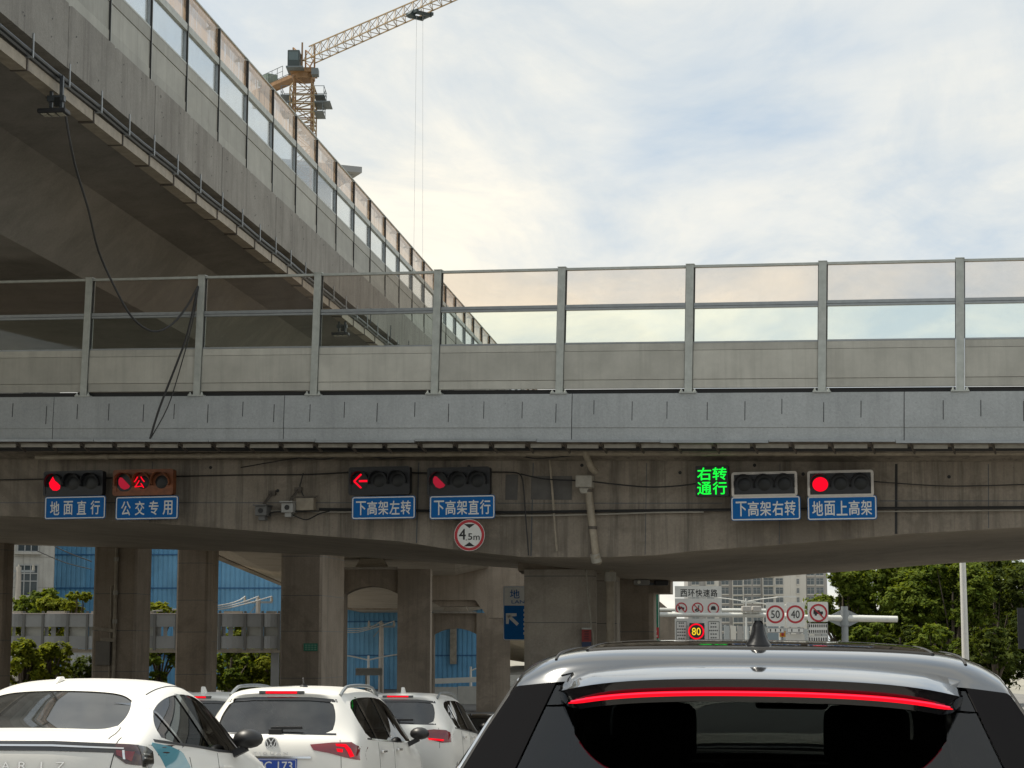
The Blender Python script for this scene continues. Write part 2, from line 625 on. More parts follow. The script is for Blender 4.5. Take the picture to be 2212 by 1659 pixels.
LAMP_ORANGE = simple('lamp_housing_orange', (.19, .062, .022), .55, var=.3, vscale=9)
LAMP_WHITE = simple('lamp_border_white', (.56, .52, .47), .5, var=.1, vscale=9)
LENS_DARK = simple('dark_lens', (.016, .017, .017), .35, spec=.3)
RED_ON = emit('red_signal', (1.0, .004, .022), .95)
RED_DIM = emit('red_signal_dim', (.50, .02, .045), .55)
GREEN_ON = emit('green_led', (.012, 1.0, .06), 1.0)
YELLOW_ON = emit('yellow_led', (1.0, .70, .03), .85)
# ================================================================== GROUND
asph, t, out = newmat('asphalt')
g = N(t, 'ShaderNodeNewGeometry')
nz = N(t, 'ShaderNodeTexNoise', ins={'Scale': 1.2, 'Detail': 8.0, 'Roughness': .65})
L(t, g.outputs['Position'], nz.inputs['Vector'])
nf = N(t, 'ShaderNodeTexNoise', ins={'Scale': 90.0, 'Detail': 3.0})
L(t, g.outputs['Position'], nf.inputs['Vector'])
c = mixc(t, .5, ramp(t, nz.outputs[0], [(.3, (.13, .127, .12)), (.7, (.19, .184, .174))]), ramp(t, nf.outputs[0], [(.35, (.7,) * 3), (.65, (1.25,) * 3)]), 'MULTIPLY')
b = pbsdf(t, c, .85, spec=.3)
L(t, b.outputs[0], out.inputs[0])
ASPHALT = asph
GROUND = simple('dry_ground', (.23, .22, .185), .95, var=.25, vscale=.15)
PAINT = simple('road_paint', (.7, .7, .67), .7, var=.12, vscale=8)

ys = [-120, -50, -20, 0, 5, 10, 12, 14, 17, 20.5, 24, 28, 32, 38, 45, 52, 60, 80, 110, 150, 220, 400, 900, 2500]
b = MB()
b.grid([[(x, y, gz(y) - .06) for x in (-2500, -300, -60, -30, 30, 60, 300, 2500)] for y in ys])
tag(b.build('ground', GROUND), kind='structure')
b = MB()
b.grid([[(x, y, gz(y)) for x in (-28, 0, 34)] for y in ys[:20]])
tag(b.build('road', ASPHALT), kind='structure')
b = MB()
side = Vector((ROADV.y, -ROADV.x, 0))
ROAD0 = Vector((.68, 5.5, 0))                     # the middle of our lane
for k in (-2, -1, 0, 1):
    o = ROAD0 + side * (k * 2.95 + 1.47)
    for i in range(24):
        if k == 1:
            a, e = i * 4.0 - 6, i * 4.0 - 2
        else:
            a, e = i * 6.0 - 6, i * 6.0 - 2
        if e > 40:
            break
        q = [o + ROADV * a - side * .07, o + ROADV * a + side * .07, o + ROADV * e + side * .07, o + ROADV * e - side * .07]
        b.add([(p.x, p.y, gz(p.y) + .012) for p in q], [(0, 1, 2, 3)])
tag(b.build('lane_markings', PAINT), kind='structure')

# ================================================================== CROSSING OVERPASS (frame: x along, y back, z up, 0 = top of parapet)
A = P(178, 857, 41.6)
B_ = P(2074, 845.5, 37.0)
u3 = (B_ - A).normalized()
nb = Vector((-u3.y, u3.x, 0)).normalized()
w3 = u3.cross(nb).normalized()
CBM = Matrix.Translation(A) @ Matrix((u3, nb, w3)).transposed().to_4x4()
LEN = (B_ - A).length
BAY = LEN / 7.0
PH = .93                                          # height of the parapet face
WEB = 1.55                                        # web set back behind the fascia
BACK = 13.6
cb = thing('overpass', 'grey concrete overpass crossing the whole view above the traffic lights', 'overpass', M=CBM)

prof = []
for px, py in ((-40, 1112), (0, 1114), (200, 1122), (400, 1135), (658, 1155), (861, 1169), (950, 1183), (1060, 1196), (1130, 1203), (1300, 1204), (1420, 1199), (1500, 1190), (1721, 1174), (1964, 1153), (2212, 1139), (2300, 1132)):
    q = hit_local(px, py, CBM, 1, WEB)
    prof.append((q.x, q.z))
sl0, sl1 = (prof[1][1] - prof[0][1]) / (prof[1][0] - prof[0][0]), (prof[-1][1] - prof[-2][1]) / (prof[-1][0] - prof[-2][0])
prof = [(prof[0][0] - 24, prof[0][1] + .35)] + prof + [(prof[-1][0] + 14, prof[-1][1] + .7), (prof[-1][0] + 40, prof[-1][1] + .9)]


def zbot(x):
    return lerp(prof, x)


stations = sorted(set([round(p[0], 3) for p in prof] + [x * 1.0 for x in range(-24, 56, 2)]))
loops = []
for x in stations:
    zb = zbot(x)
    bk = lerp([(-6, 17.2), (0, 16.8), (6, 15.6), (11, BACK)], x)
    loops.append([(x, .06, -PH + .05), (x, WEB, -PH - .26), (x, WEB, zb), (x, bk, zb - .1), (x, bk, -PH - .26), (x, bk + WEB, -PH + .05), (x, bk + WEB, -.5), (x, .06, -.5)])
b = MB()
b.loft(loops)
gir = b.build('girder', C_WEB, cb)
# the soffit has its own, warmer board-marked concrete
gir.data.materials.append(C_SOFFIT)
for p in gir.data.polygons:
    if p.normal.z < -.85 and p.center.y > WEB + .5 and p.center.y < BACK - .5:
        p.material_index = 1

# parapet panels between the vertical joints
jx = [hit_local(px, 900, CBM, 1, 0).x for px in (613, 1235, 1953)]
joints = [jx[0] - 22, jx[0] - 15.5, jx[0] - 10.2, jx[0] - 5.2, *jx, jx[2] + 5.6, jx[2] + 11.5, jx[2] + 18, jx[2] + 24]
for a, e in zip(joints, joints[1:]):
    b = MB()
    prof2 = [(0, 0), (.34, 0), (.34, -.55), (.05, -PH), (.016, -PH), (.016, -.68), (0, -.665)]
    b.prism([(y, z) for y, z in prof2], a + .008, e - .008, axis='x')
    b.build('parapet_panel', C_PARAPET, cb)
    b = MB()
    b.box(a - .02, a + .02, .02, .3, -PH + .01, -.004)
    b.build('joint_filler', GASKET, cb)
# short dark drainage slots in the face
slot = MB().box(-.006, .006, -.0025, .03, -.50, -.16).mesh('slot', GASKET)
xs0 = hit_local(1283, 880, CBM, 1, 0).x
for k in range(-18, 20):
    x = xs0 + k * .742 + .03 * sin(k * 2.3)
    if min(abs(x - j) for j in joints) < .07:
        continue
    o = inst(slot, 'slot', cb, (x, 0, .02 * sin(k * 1.7)))
    o.scale = (1.0 + .5 * abs(sin(k * 3.1)), 1, .82 + .3 * abs(sin(k * 5.0)))
# drip rail along the bottom edge
x = -9.0
k = 0
while x < 30:
    ln = 2.35 + .25 * sin(k * 1.9)
    dz = .012 * sin(k * 2.7) + (.02 if k in (4, 7) else 0)
    b = MB().box(x, x + ln - .012, -.07, .02, -PH - .035 + dz, -PH + .012 + dz)
    b.build('drip_rail', STEEL_RAIL, cb)
    x += ln
    k += 1
# short brackets and the cables they carry under the edge
br = MB().bar((0, -.01, -PH - .03), (.06, .34, -PH - .20), .03, .05).mesh('cable_bracket', BRACKET)
strip = MB().box(.05, .68, .10, .13, -PH - .13, -PH - .055).mesh('cable_tray', PVC_WHITE)
for k in range(-12, 42):
    inst(br, 'cable_bracket', cb, (k * .745, 0, 0))
    inst(strip, 'cable_tray', cb, (k * .745, .02, .006 * sin(k * 2.1)))

# ------------------------------------------------------------------ noise barrier on the overpass
nbar = thing('noise_barrier', 'grey steel noise barrier with clear panes along the crossing overpass', 'noise barrier', M=CBM)
HB = 2.52
postm = MB()
postm.box(-.075, .075, .02, .035, .03, HB + .02).box(-.075, .075, .165, .18, .03, HB + .02).box(-.012, .012, .035, .165, .03, HB + .02)
postm.box(-.085, .085, .01, .19, HB + .02, HB + .035)
postme = postm.mesh('post', STEEL_GREY)
plate = MB().box(-.17, .17, -.03, .24, .0, .028)
platem = plate.mesh('base_plate', STEEL_GREY)
boltm = MB().tube([(0, 0, .02), (0, 0, .085)], .016, 6).tube([(0, 0, .028), (0, 0, .052)], .03, 6).mesh('bolt', STEEL_GREY)
x0, x1 = .085, BAY - .085
panm = {}
panm['low'] = MB().box(x0, x1, .06, .135, .11, .275).mesh('panel', PANEL_GREY)
panm['mid'] = MB().box(x0, x1, .052, .14, .283, .845).mesh('panel', PANEL_GREY)
panm['top'] = MB().box(x0, x1, .06, .135, .853, .99).mesh('panel', PANEL_GREY)
fr = MB().box(x0, x1, .06, .14, .992, 1.025).box(x0, x1, .05, .15, 1.675, 1.715).box(x0, x1, .05, .15, 1.725, 1.785)
railm = fr.mesh('rail', STEEL_RAIL)
topm = MB().box(-.0, BAY, .05, .15, HB - .035, HB + .012).mesh('top_rail', STEEL_GREY)
plo = MB().box(x0, x1, .09, .10, 1.02, 1.68).mesh('pane', PANE_LOW)
pto = MB().box(x0, x1, .09, .10, 1.78, HB - .03).mesh('pane', PANE_TOP)
gask = MB().box(x0 - .005, x0 + .008, .075, .125, 1.02, HB - .03).box(x1 - .008, x1 + .005, .075, .125, 1.02, HB - .03).mesh('gasket', GASKET)
kick = MB().box(x0, x1, .12, .16, .0, .10).mesh('kick_strip', GASKET)
for k in range(-3, 12):
    X = k * BAY
    pst = inst(postme, 'post', nbar, (X, 0, 0))
    inst(platem, 'base_plate', pst)
    for sx in (-.13, .13):
        inst(boltm, 'bolt', pst, (sx, .0, 0))
    for q in ('low', 'mid', 'top'):
        o = inst(panm[q], 'panel', nbar, (X, .006 * sin(k * 3.3 + len(q)), 0))
    inst(railm, 'rail', nbar, (X, 0, .004 * sin(k * 2.2)))
    inst(topm, 'top_rail', nbar, (X, 0, 0))
    inst(plo, 'pane', nbar, (X, 0, 0))
    inst(pto, 'pane', nbar, (X, 0, 0))
    inst(gask, 'gasket', nbar, (X, 0, 0))
    inst(kick, 'kick_strip', nbar, (X, 0, 0))

# ================================================================== UPPER VIADUCT ON THE LEFT (frame: y along the road, x outwards, z up, 0 = foot of its parapet)
O2 = P(691, 601, 53.0)
LVM = Matrix.Translation(O2) @ Matrix.Rotation(HEAD, 4, 'Z')
PT = hit_local(691, 510, LVM, 0, 0).z                 # top of its parapet
HT = hit_local(691, 290, LVM, 0, 0).z                 # top of its noise barrier
lv = thing('viaduct', 'upper concrete viaduct slanting across the top left corner', 'viaduct', M=LVM)
Y0, Y1 = -75.0, 60.0
sec = [(-.35, .02), (-.40, -.03), (-2.3, -.22), (-3.55, -1.55), (-10.6, -1.55), (-11.9, -.22), (-13.8, .0), (-14.1, .02), (-14.1, .5), (-.35, .5)]
b = MB()
nst = 40
b.loft([[(x, Y0 + (Y1 - Y0) * i / nst, z) for x, z in sec] for i in range(nst + 1)])
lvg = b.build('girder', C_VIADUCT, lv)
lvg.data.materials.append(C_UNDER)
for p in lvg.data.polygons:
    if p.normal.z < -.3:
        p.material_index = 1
SP = 2.48
step = SP
k = -30
for k in range(-30, 24):
    y = k * SP
    # each fascia panel has a chamfered top corner where it meets the next one
    b = MB()
    ya, ye = y + .006, y + SP - .006
    face = [(ya, .0), (ye, .0), (ye, PT - .10), (ye - .03, PT), (ya + .12, PT), (ya, PT - .045)]
    b.prism(face, -.34, 0.0 + .003 * sin(k * 2.9), axis='x')
    b.build('parapet_panel', C_VIADUCT, lv)
# far parapet
b = MB()
b.box(-14.1, -13.75, Y0, Y1, .02, PT)
b.build('parapet', C_VIADUCT, lv)
# pock marks left by the form ties
pk = MB().tube([(0.011, 0, 0), (.013, 0, 0)], .016, 7).mesh('tie_hole', GASKET)
rr = random.Random(3)
for k in range(-10, 26):
    for zz_ in (.25, .62, .95):
        for dy in (.35, .42, 1.6):
            if rr.random() < .62:
                inst(pk, 'tie_hole', lv, (.002, k * SP + dy + rr.uniform(-.1, .1), zz_ + rr.uniform(-.06, .06)))

lvb = thing('noise_barrier', 'tall curved-top noise barrier with dirty brown panes on the upper viaduct', 'noise barrier', M=LVM)
h = HT - PT
z1, z2, z3 = PT + .40 * h, PT + .66 * h, PT + .715 * h
cr = .11                                              # the inward bend at the top


def prof_post(off):
    return [(-.10 - off, PT - .02), (-.10 - off, HT - cr), (-.10 - off - cr * .3, HT - cr * .3), (-.10 - off - cr, HT - .0), (-.10 - off - cr * 1.9, HT)]


b = MB()
for yy in (-.035, .035):
    b.grid([[(x, yy - .012, z) for x, z in prof_post(0)], [(x, yy + .012, z) for x, z in prof_post(0)], [(x - .012, yy + .012, z - .012) for x, z in prof_post(0)], [(x - .012, yy - .012, z - .012) for x, z in prof_post(0)]], closed=False)
b.loft([[(x, -.045, z), (x, .045, z), (x - .13, .045, z - (.0 if i < 2 else .1)), (x - .13, -.045, z - (.0 if i < 2 else .1))] for i, (x, z) in enumerate(prof_post(.006))])
lpost = b.mesh('post', STEEL_GREY)
lshade = MB().box(-.19, -.082, -.066, -.047, PT, HT - cr).box(-.19, -.112, .047, .056, PT, HT - cr).mesh('gasket', GASKET)  # black strips stand in for the shadow line down each post
ya, ye = .055, SP - .055
hp = z1 - PT
lpan = [MB().box(-.16, -.105 - d, ya, ye, PT + hp * a + .006, PT + hp * e - .006).mesh('panel', PANEL_LV) for a, e, d in ((.0, .27, .0), (.27, .76, .012), (.76, 1.0, .0))]
lrail = MB().box(-.19, -.095, ya, ye, z2, z3).box(-.19, -.10, ya, ye, z1 - .004, z1 + .035).mesh('rail', STEEL_GREY)
llow = MB().box(-.15, -.14, ya + .035, ye - .035, z1 + .03, z2 + .01).mesh('pane', PANE_LV_LOW)
lfr = MB().box(-.175, -.115, ya, ya + .035, z1 + .035, z2).box(-.175, -.115, ye - .035, ye, z1 + .035, z2).mesh('frame', STEEL_RAIL)
pp = [(-.14, z3 - .01), (-.14, HT - cr - .02), (-.14 - cr * .3, HT - cr * .36), (-.14 - cr, HT - .05), (-.14 - cr * 1.8, HT - .04)]
b = MB()
b.grid([[(x, ya, z) for x, z in pp], [(x, ye, z) for x, z in pp]])
ltop = b.mesh('pane', PANE_LV_TOP)
ltr = MB().bar((-.12 - cr * 1.9, 0, HT), (-.12 - cr * 1.9, SP, HT), .06, .045).bar((-.10 - cr * .55, 0, HT - cr * .22), (-.10 - cr * .55, SP, HT - cr * .22), .03, .03).mesh('top_rail', STEEL_GREY)
for k in range(-12, 24):
    y = k * SP
    inst(lpost, 'post', lvb, (0, y, 0))
    inst(lshade, 'gasket', lvb, (0, y, 0))
    for me in lpan:
        inst(me, 'panel', lvb, (0, y, 0))
    inst(lrail, 'rail', lvb, (0, y, 0))
    inst(lfr, 'frame', lvb, (0, y, 0))
    inst(llow, 'pane', lvb, (0, y, 0))
    inst(ltop, 'pane', lvb, (0, y, 0))
    inst(ltr, 'top_rail', lvb, (0, y, 0))

# conduits and drain trays slung under its edge
cdt = thing('conduit', 'twin dark conduits strapped under the edge of the upper viaduct', 'conduit', M=LVM)
b = MB()
pts = [(-.03, y, -.21 + .012 * sin(y * 1.3)) for y in [Y0 + i * 1.24 for i in range(109)]]
b.tube(pts, .035, 7)
b.build('pipe', CONDUIT, cdt, smooth=True)
b = MB()
b.tube([(x - .06, y, z - .045) for x, y, z in pts], .045, 7)
b.build('pipe', simple('black_conduit', (.03, .035, .04), .4, .3), cdt, smooth=True)
strap = MB().box(.004, .02, -.02, .02, -.30, .10).box(-.16, .02, -.02, .02, -.315, -.295).mesh('strap', STEEL_RAIL)
for k in range(-22, 36):
    inst(strap, 'strap', cdt, (0, k * 1.65 + .1 * sin(k), 0))
    if k > 2 and k % 2 == 0:
        inst(MB().tube([(.01, 0, -.1), (.015, .02, .38)], .012, 5).mesh('rod', CONDUIT), 'rod', cdt, (0, k * 1.65 + .4, 0))
trm = MB().box(-.36, -.10, .02, 1.60, -.50, -.31).mesh('tray', PVC)
trc = MB().box(-.38, -.085, -.03, .02, -.52, -.30).box(-.30, -.27, -.03, .02, -.30, -.05).mesh('tray_clip', BRACKET)
tr = thing('cable_tray', 'beige segmented tray running under the upper viaduct edge', 'cable tray', M=LVM)
for k in range(-22, 36):
    inst(trm, 'tray', tr, (0, k * 1.65, .012 * sin(k * 1.9)))
    inst(trc, 'tray_clip', tr, (0, k * 1.65, 0))


def floodlight(M, label):
    o = thing('floodlight', label, 'light', M=M, group='lights hung under the upper viaduct')
    b = MB().bar((-.08, 0, .55), (-.08, 0, 0), .05, .05).bar((.1, 0, .55), (.1, 0, -.05), .06, .06).box(-.14, .16, -.05, .05, .10, .2)
    b.build('bracket', CONDUIT, o)
    MB().box(-.28, .22, -.14, .14, -.12, -.04).build('lamp_body', LAMP_BLACK, o, bevel=.02)
    b = MB()
    for i in range(3):
        b.box(-.22 + i * .14, -.12 + i * .14, -.10, .10, -.135, -.122)
    b.build('lamp_glass', simple('lamp_glass', (.4, .38, .3), .2), o)
    MB().box(.0, .1, -.075, -.05, .0, .16).build('driver_box', LENS_DARK, o)
    return o


q = LVM @ hit_local(120, 232, LVM, 2, -.78)
floodlight(Matrix.Translation(q) @ Matrix.Rotation(HEAD, 4, 'Z'), 'dark floodlight under the viaduct edge with a cable beside it')
q = LVM @ hit_local(738, 716, LVM, 2, -.80)
floodlight(Matrix.Translation(q) @ Matrix.Rotation(HEAD, 4, 'Z'), 'dark floodlight under the viaduct seen through the overpass panes')


def cable(pts, r, label, mat=CABLE, sub=10, name='cable', cat='cable', group=None):
    """smooth hanging line through the points"""
    pts = [Vector(p) for p in pts]
    out_ = []
    for i in range(len(pts) - 1):
        p0, p1, p2, p3 = pts[max(i - 1, 0)], pts[i], pts[i + 1], pts[min(i + 2, len(pts) - 1)]
        for s in range(sub):
            u = s / sub
            out_.append(.5 * ((2 * p1) + (p2 - p0) * u + (2 * p0 - 5 * p1 + 4 * p2 - p3) * u * u + (3 * p1 - p0 - 3 * p2 + p3) * u ** 3))
    out_.append(pts[-1])
    b = MB()
    b.tube(out_, r, 6)
    return tag(b.build(name, mat, smooth=True), label, cat, group)


_d0 = (LVM @ hit_local(130, 172, LVM, 0, -.12)).y
ptc = [(130, 172, _d0), (140, 240, _d0 + .1), (160, 350, _d0 + .6), (190, 450, (_d0 + 38.4) / 2 + .6), (212, 540, 38.6), (245, 615, 39.2), (285, 685, 39.6), (330, 716, 40), (372, 700, 40.4), (405, 660, 40.7), (428, 618, 40.9)]
cable([P(*q) for q in ptc], .022, 'black cable looping down from the upper viaduct to a barrier post', sub=4)
ptc = [(427, 622, 40.9), (405, 720, 40.85), (380, 790, 40.8), (345, 880, 40.75), (324, 948, 40.75)]
cable([P(*q) for q in ptc], .024, 'black cable running down the overpass face from a barrier post', sub=4)
ptc = [(429, 620, 40.92), (415, 700, 40.87), (388, 800, 40.8), (362, 880, 40.75), (326, 946, 40.74)]
cable([P(*q) for q in ptc], .012, 'thin slack cable beside the thicker one down the overpass face', sub=4)

# ================================================================== PIPES AND CABLES UNDER THE OVERPASS
dp = thing('drain_pipe', 'cream drain pipe along the top of the girder with a downpipe', 'drain pipe', M=CBM)


def cbp(px, py, y):
    return hit_local(px, py, CBM, 1, y)


yp = 1.02
zp = [cbp(px, py, yp) for px, py in ((78, 988), (600, 983), (1100, 980), (1265, 979), (1700, 979), (2330, 978))]
for a, e in zip(zp, zp[1:]):
    MB().tube([a, e], .055, 10).build('pipe', PVC, dp, smooth=True)
cpl = MB()
for px in (230, 430, 560, 780, 950, 1130, 1360, 1520, 1600, 1680, 1850, 1990, 2100):
    e0 = cbp(px, lerp([(78, 988), (600, 983), (1100, 980), (1265, 979), (2330, 978)], px), yp)
    cp = MB().tube([e0 - Vector((.05, 0, 0)), e0 + Vector((.05, 0, 0))], .068, 10)
    cp.bar(e0 + Vector((0, .0, .0)), e0 + Vector((0, .5, .12)), .03, .03)
    cp.build('coupling', PVC, dp, smooth=True)
pts = [cbp(1262, 960, .9), cbp(1264, 978, yp), cbp(1278, 1012, 1.2), cbp(1288, 1020, 1.3)]
MB().tube(pts, .07, 10).build('elbow', PVC, dp, smooth=True)
top_ = cbp(1268, 1022, 1.33)
MB().box(top_.x - .21, top_.x + .13, 1.2, 1.48, top_.z - .30, top_.z - .05).prism([(top_.x - .15, top_.z - .30), (top_.x + .07, top_.z - .30), (top_.x + .03, top_.z - .42), (top_.x - .11, top_.z - .42)], 1.25, 1.43).build('hopper', PVC_WHITE, dp, bevel=.02)
pts = [cbp(1269, 1042, 1.34), cbp(1278, 1120, 1.34), cbp(1288, 1205, 1.34), cbp(1293, 1213, 1.5)]
MB().tube(pts, .078, 10).build('downpipe', PVC, dp, smooth=True)
e0, e1 = cbp(1285, 1196, 1.34), cbp(1289, 1214, 1.4)
MB().tube([e0, e1], .10, 10).build('collar', PVC_WHITE, dp, smooth=True)
for py in (1060, 1140):
    e0 = cbp(lerp([(1042, 1269), (1205, 1288)], py), py, 1.34)
    MB().tube([e0 + Vector((0, 0, .03)), e0 - Vector((0, 0, .03))], .09, 10).bar(e0, e0 + Vector((0, .25, 0)), .05, .05).build('clamp', BRACKET, dp)

rg = random.Random(5)


def wallrun(pts, y, r, label, mat=CABLE, group='cables on the girder face'):
    cable([CBM @ cbp(px, py, y if len(q) == 0 else q[0]) for px, py, *q in pts], r, label, mat, sub=6, group=group)


wallrun([(-30, 966), (300, 967), (700, 966), (1100, 966), (1500, 967), (1900, 966), (2260, 965)], .62, .05, 'thick black cable bundle under the parapet edge along the overpass')
wallrun([(-30, 972), (400, 971), (800, 973), (1200, 970), (1700, 972), (2260, 970)], .66, .035, 'second black cable hanging just below the thick bundle')
wallrun([(-20, 1037), (250, 1032), (520, 1026), (660, 1025), (760, 1020)], 1.5, .014, 'thin black cable sagging behind the two left signals')
wallrun([(520, 1010), (600, 996), (640, 990), (690, 984), (760, 978)], 1.3, .012, 'thin wire rising to the drain pipe right of the bus signal')
wallrun([(655, 1022), (650, 1042), (648, 1052), (657, 1075), (668, 1098)], 1.5, .014, 'kinked black wire down the girder beside the cameras')
wallrun([(885, 1021), (930, 1022)], 1.45, .016, 'short black cable between the two middle signals')
wallrun([(1058, 1020), (1100, 1020), (1122, 1024), (1130, 1045), (1135, 1110), (1142, 1200)], 1.45, .014, 'black wire turning down the girder right of the middle signals')
wallrun([(1125, 1024), (1180, 1035), (1265, 1039), (1330, 1046), (1400, 1052), (1460, 1050), (1508, 1044)], 1.3, .016, 'slack black wire swagged to the green message sign')
wallrun([(1887, 1040), (2000, 1048), (2080, 1050), (2230, 1046)], 1.45, .012, 'thin wire trailing right from the rightmost signal')
wallrun([(690, 1100), (960, 1104), (1070, 1107), (1300, 1104), (1500, 1102), (1700, 1100), (1940, 1098), (2240, 1096)], 1.47, .032, 'thick black cable run along the middle of the girder behind the lane signs')
wallrun([(1068, 1114), (1200, 1113), (1330, 1110), (1420, 1107), (1520, 1106)], 1.46, .016, 'pale thin conduit just below the thick cable run', PVC_WHITE)
wallrun([(1895, 1105), (2000, 1104), (2230, 1102)], 1.46, .013, 'pale thin conduit right of the rightmost lane sign', PVC_WHITE)
wallrun([(560, 1104), (640, 1104), (700, 1106), (762, 1106)], 1.46, .014, 'pale thin conduit between the cameras and the left-turn sign', PVC_WHITE)
wallrun([(1187, 992), (1193, 1060), (1198, 1130), (1203, 1190)], 1.48, .024, 'cream conduit down the girder left of the downpipe', PVC)
wallrun([(1060, 985), (1110, 983), (1160, 990), (1240, 984), (1300, 975)], 1.1, .013, 'tangled thin wire around the drain pipe near the downpipe')
wallrun([(640, 988), (700, 992), (760, 982), (840, 990), (930, 980)], 1.05, .013, 'tangled thin wire along the drain pipe above the arrow signal')

# formwork seams and bolt holes on the web
seam = thing('formwork_seam', 'dark vertical formwork seams on the girder face right of the signals', 'seam', M=CBM)
for px, wd in ((1936, .05), (1397, .012), (1685, .012), (2135, .014), (905, .02), (330, .012), (1152, .02)):
    q0 = cbp(px, 1000, WEB)
    zb = zbot(q0.x)
    MB().box(q0.x - wd / 2, q0.x + wd / 2, WEB - .006, WEB + .02, zb + .02, -PH - .3).build('seam_line', GASKET if wd > .03 else CONDUIT, seam)
hole = MB().tube([(0, WEB - .006, 0), (0, WEB + .02, 0)], .036, 8).mesh('bolt_hole', GASKET)
for px, py in ((1013, 1008), (1257, 1005), (1469, 1021), (1630, 1005), (1735, 1024), (840, 1012), (455, 1010), (1710, 1032), (2050, 1030), (600, 1060)):
    q0 = cbp(px, py, WEB)
    inst(hole, 'bolt_hole', seam, (q0.x, 0, q0.z))
for (a, e, py) in ((-30, 760, 1086), (1075, 1560, 1087), (1900, 2260, 1082)):
    qa, qe = cbp(a, py, WEB), cbp(e, py, WEB)
    MB().bar((qa.x, WEB, qa.z), (qe.x, WEB, qe.z), .012, .014).build('seam_line', CONDUIT, seam)
# patched plates on the web
for px0, px1, py0, py1 in ((1093, 1118, 1025, 1080), (1148, 1235, 1028, 1080)):
    a, e = cbp(px0, py0, WEB), cbp(px1, py1, WEB)
    MB().box(a.x, e.x, WEB - .012, WEB + .02, e.z, a.z).build('repair_patch', simple('dark_mortar', (.11, .105, .098), .9, var=.2), seam)

# ================================================================== PIERS
def pier(name, label, px0, px1, pytop, Y, depth, extra=None, mat=C_PIER, rz=HEAD, chamfer=.12, group='concrete piers under the bridges', blend=None, zt=None):
    a, e = P(px0, 1400, Y), P(px1, 1400, Y)
    w = (e.x - a.x) * 1.0
    zt = P((px0 + px1) / 2, pytop, Y).z if zt is None else zt
    o = thing(name, label, 'pier', ((a.x + e.x) / 2, Y, gz(Y)), rz, group)
    b = MB()
    c_ = chamfer
    b.prism([(-w / 2 + c_, 0), (w / 2 - c_, 0), (w / 2, c_), (w / 2, depth - c_), (w / 2 - c_, depth), (-w / 2 + c_, depth), (-w / 2, depth - c_), (-w / 2, c_)], -.3, zt - gz(Y), axis='z')
    b.build('shaft', mat, o)
    z_ = .9
    i_ = 0
    while z_ < zt - gz(Y) - .3:
        z_ += 1.25 + .2 * sin(px0 + i_ * 2.1)
        i_ += 1
        jb = MB()
        e_ = .0025
        jb.prism([(-w / 2 + c_, -e_), (w / 2 - c_, -e_), (w / 2 + e_, c_), (w / 2 + e_, depth - c_), (-w / 2 - e_, depth - c_), (-w / 2 - e_, c_)], z_, z_ + .014, axis='z')
        jb.build('pour_joint', CONDUIT, o)
    return o, w, zt - gz(Y)


ph = [None]
main, mw, mh = pier('pier', 'broad pale concrete pier under the overpass left of the dark SUV', 1132, 1288, 1230, 46.5, 2.0, rz=HEAD * .4)
zs = zbot((CBM.inverted() @ Vector((1.1, 47.5, 3))).x)
# bearing block on top of the main pier
topz = (CBM @ Vector(((CBM.inverted() @ Vector((1.1, 47.5, 3))).x, 7.5, zs))).z
MB().box(-mw / 2 - .15, mw / 2 + .2, .2, 2.4, mh - .02, max(mh + .05, topz - gz(46.5) + .05)).build('bearing_block', C_FAR, main)
o2, w2, h2 = pier('pier', 'dark pier standing behind the broad pale pier', 1334, 1412, 1252, 52, 1.6, mat=C_FAR)
MB().box(-w2 / 2 - .25, w2 / 2 + .45, -.1, 1.5, h2 - .35, h2 + .4).build('pier_cap', C_FAR, o2)
o3, w3_, h3 = pier('pier', 'narrow grey pier between the pale pier and its downpipe', 1276, 1332, 1236, 49.5, 1.4, mat=C_PIER)
# pipes on the main pier
dp2 = thing('drain_pipe', 'cream downpipe standing beside the broad pale pier', 'drain pipe', (0, 0, 0))
pts = [P(1296, 1214, 46), P(1306, 1224, 46.2), P(1318, 1232, 46.3)]
MB().tube(pts, .085, 10).build('elbow', PVC_WHITE, dp2, smooth=True)
MB().tube([P(1318, 1230, 46.3), Vector((P(1318, 1230, 46.3).x, 46.3, gz(46)))], .10, 10).build('downpipe', PVC, dp2, smooth=True)
MB().tube([P(1318, 1236, 46.3), P(1318, 1256, 46.3)], .14, 10).build('collar', PVC_WHITE, dp2, smooth=True)
wallpts = [P(1262, 1195, 45.6), P(1266, 1235, 46.2), P(1272, 1300, 46.3), P(1278, 1360, 46.35), P(1281, 1400, 46.4), Vector((P(1281, 1400, 46.4).x, 46.4, gz(46)))]
cable(wallpts, .02, 'pale conduit running down the face of the broad pier', PVC_WHITE, sub=4)
pn = thing('notice', 'small red and blue notice on the broad pale pier', 'notice', P(1267, 1358, 46.34), HEAD * .4)
MB().box(-.11, .11, -.02, 0, -.02, .0 + .02).build('bracket', STEEL_GREY, pn)
MB().box(-.11, .11, -.03, -.01, -.30, -.02).build('red_plate', simple('faded_red', (.25, .03, .03), .6, var=.2), pn)
MB().box(-.11, .11, -.03, -.01, -.62, -.305).build('blue_plate', simple('faded_blue', (.03, .05, .12), .6, var=.2), pn)
b = MB()
for i in range(4):
    b.box(-.05, .05, -.034, -.029, -.085 - i * .055, -.05 - i * .055)
b.build('lettering', simple('faded_red_print', (.10, .015, .02), .6), pn)
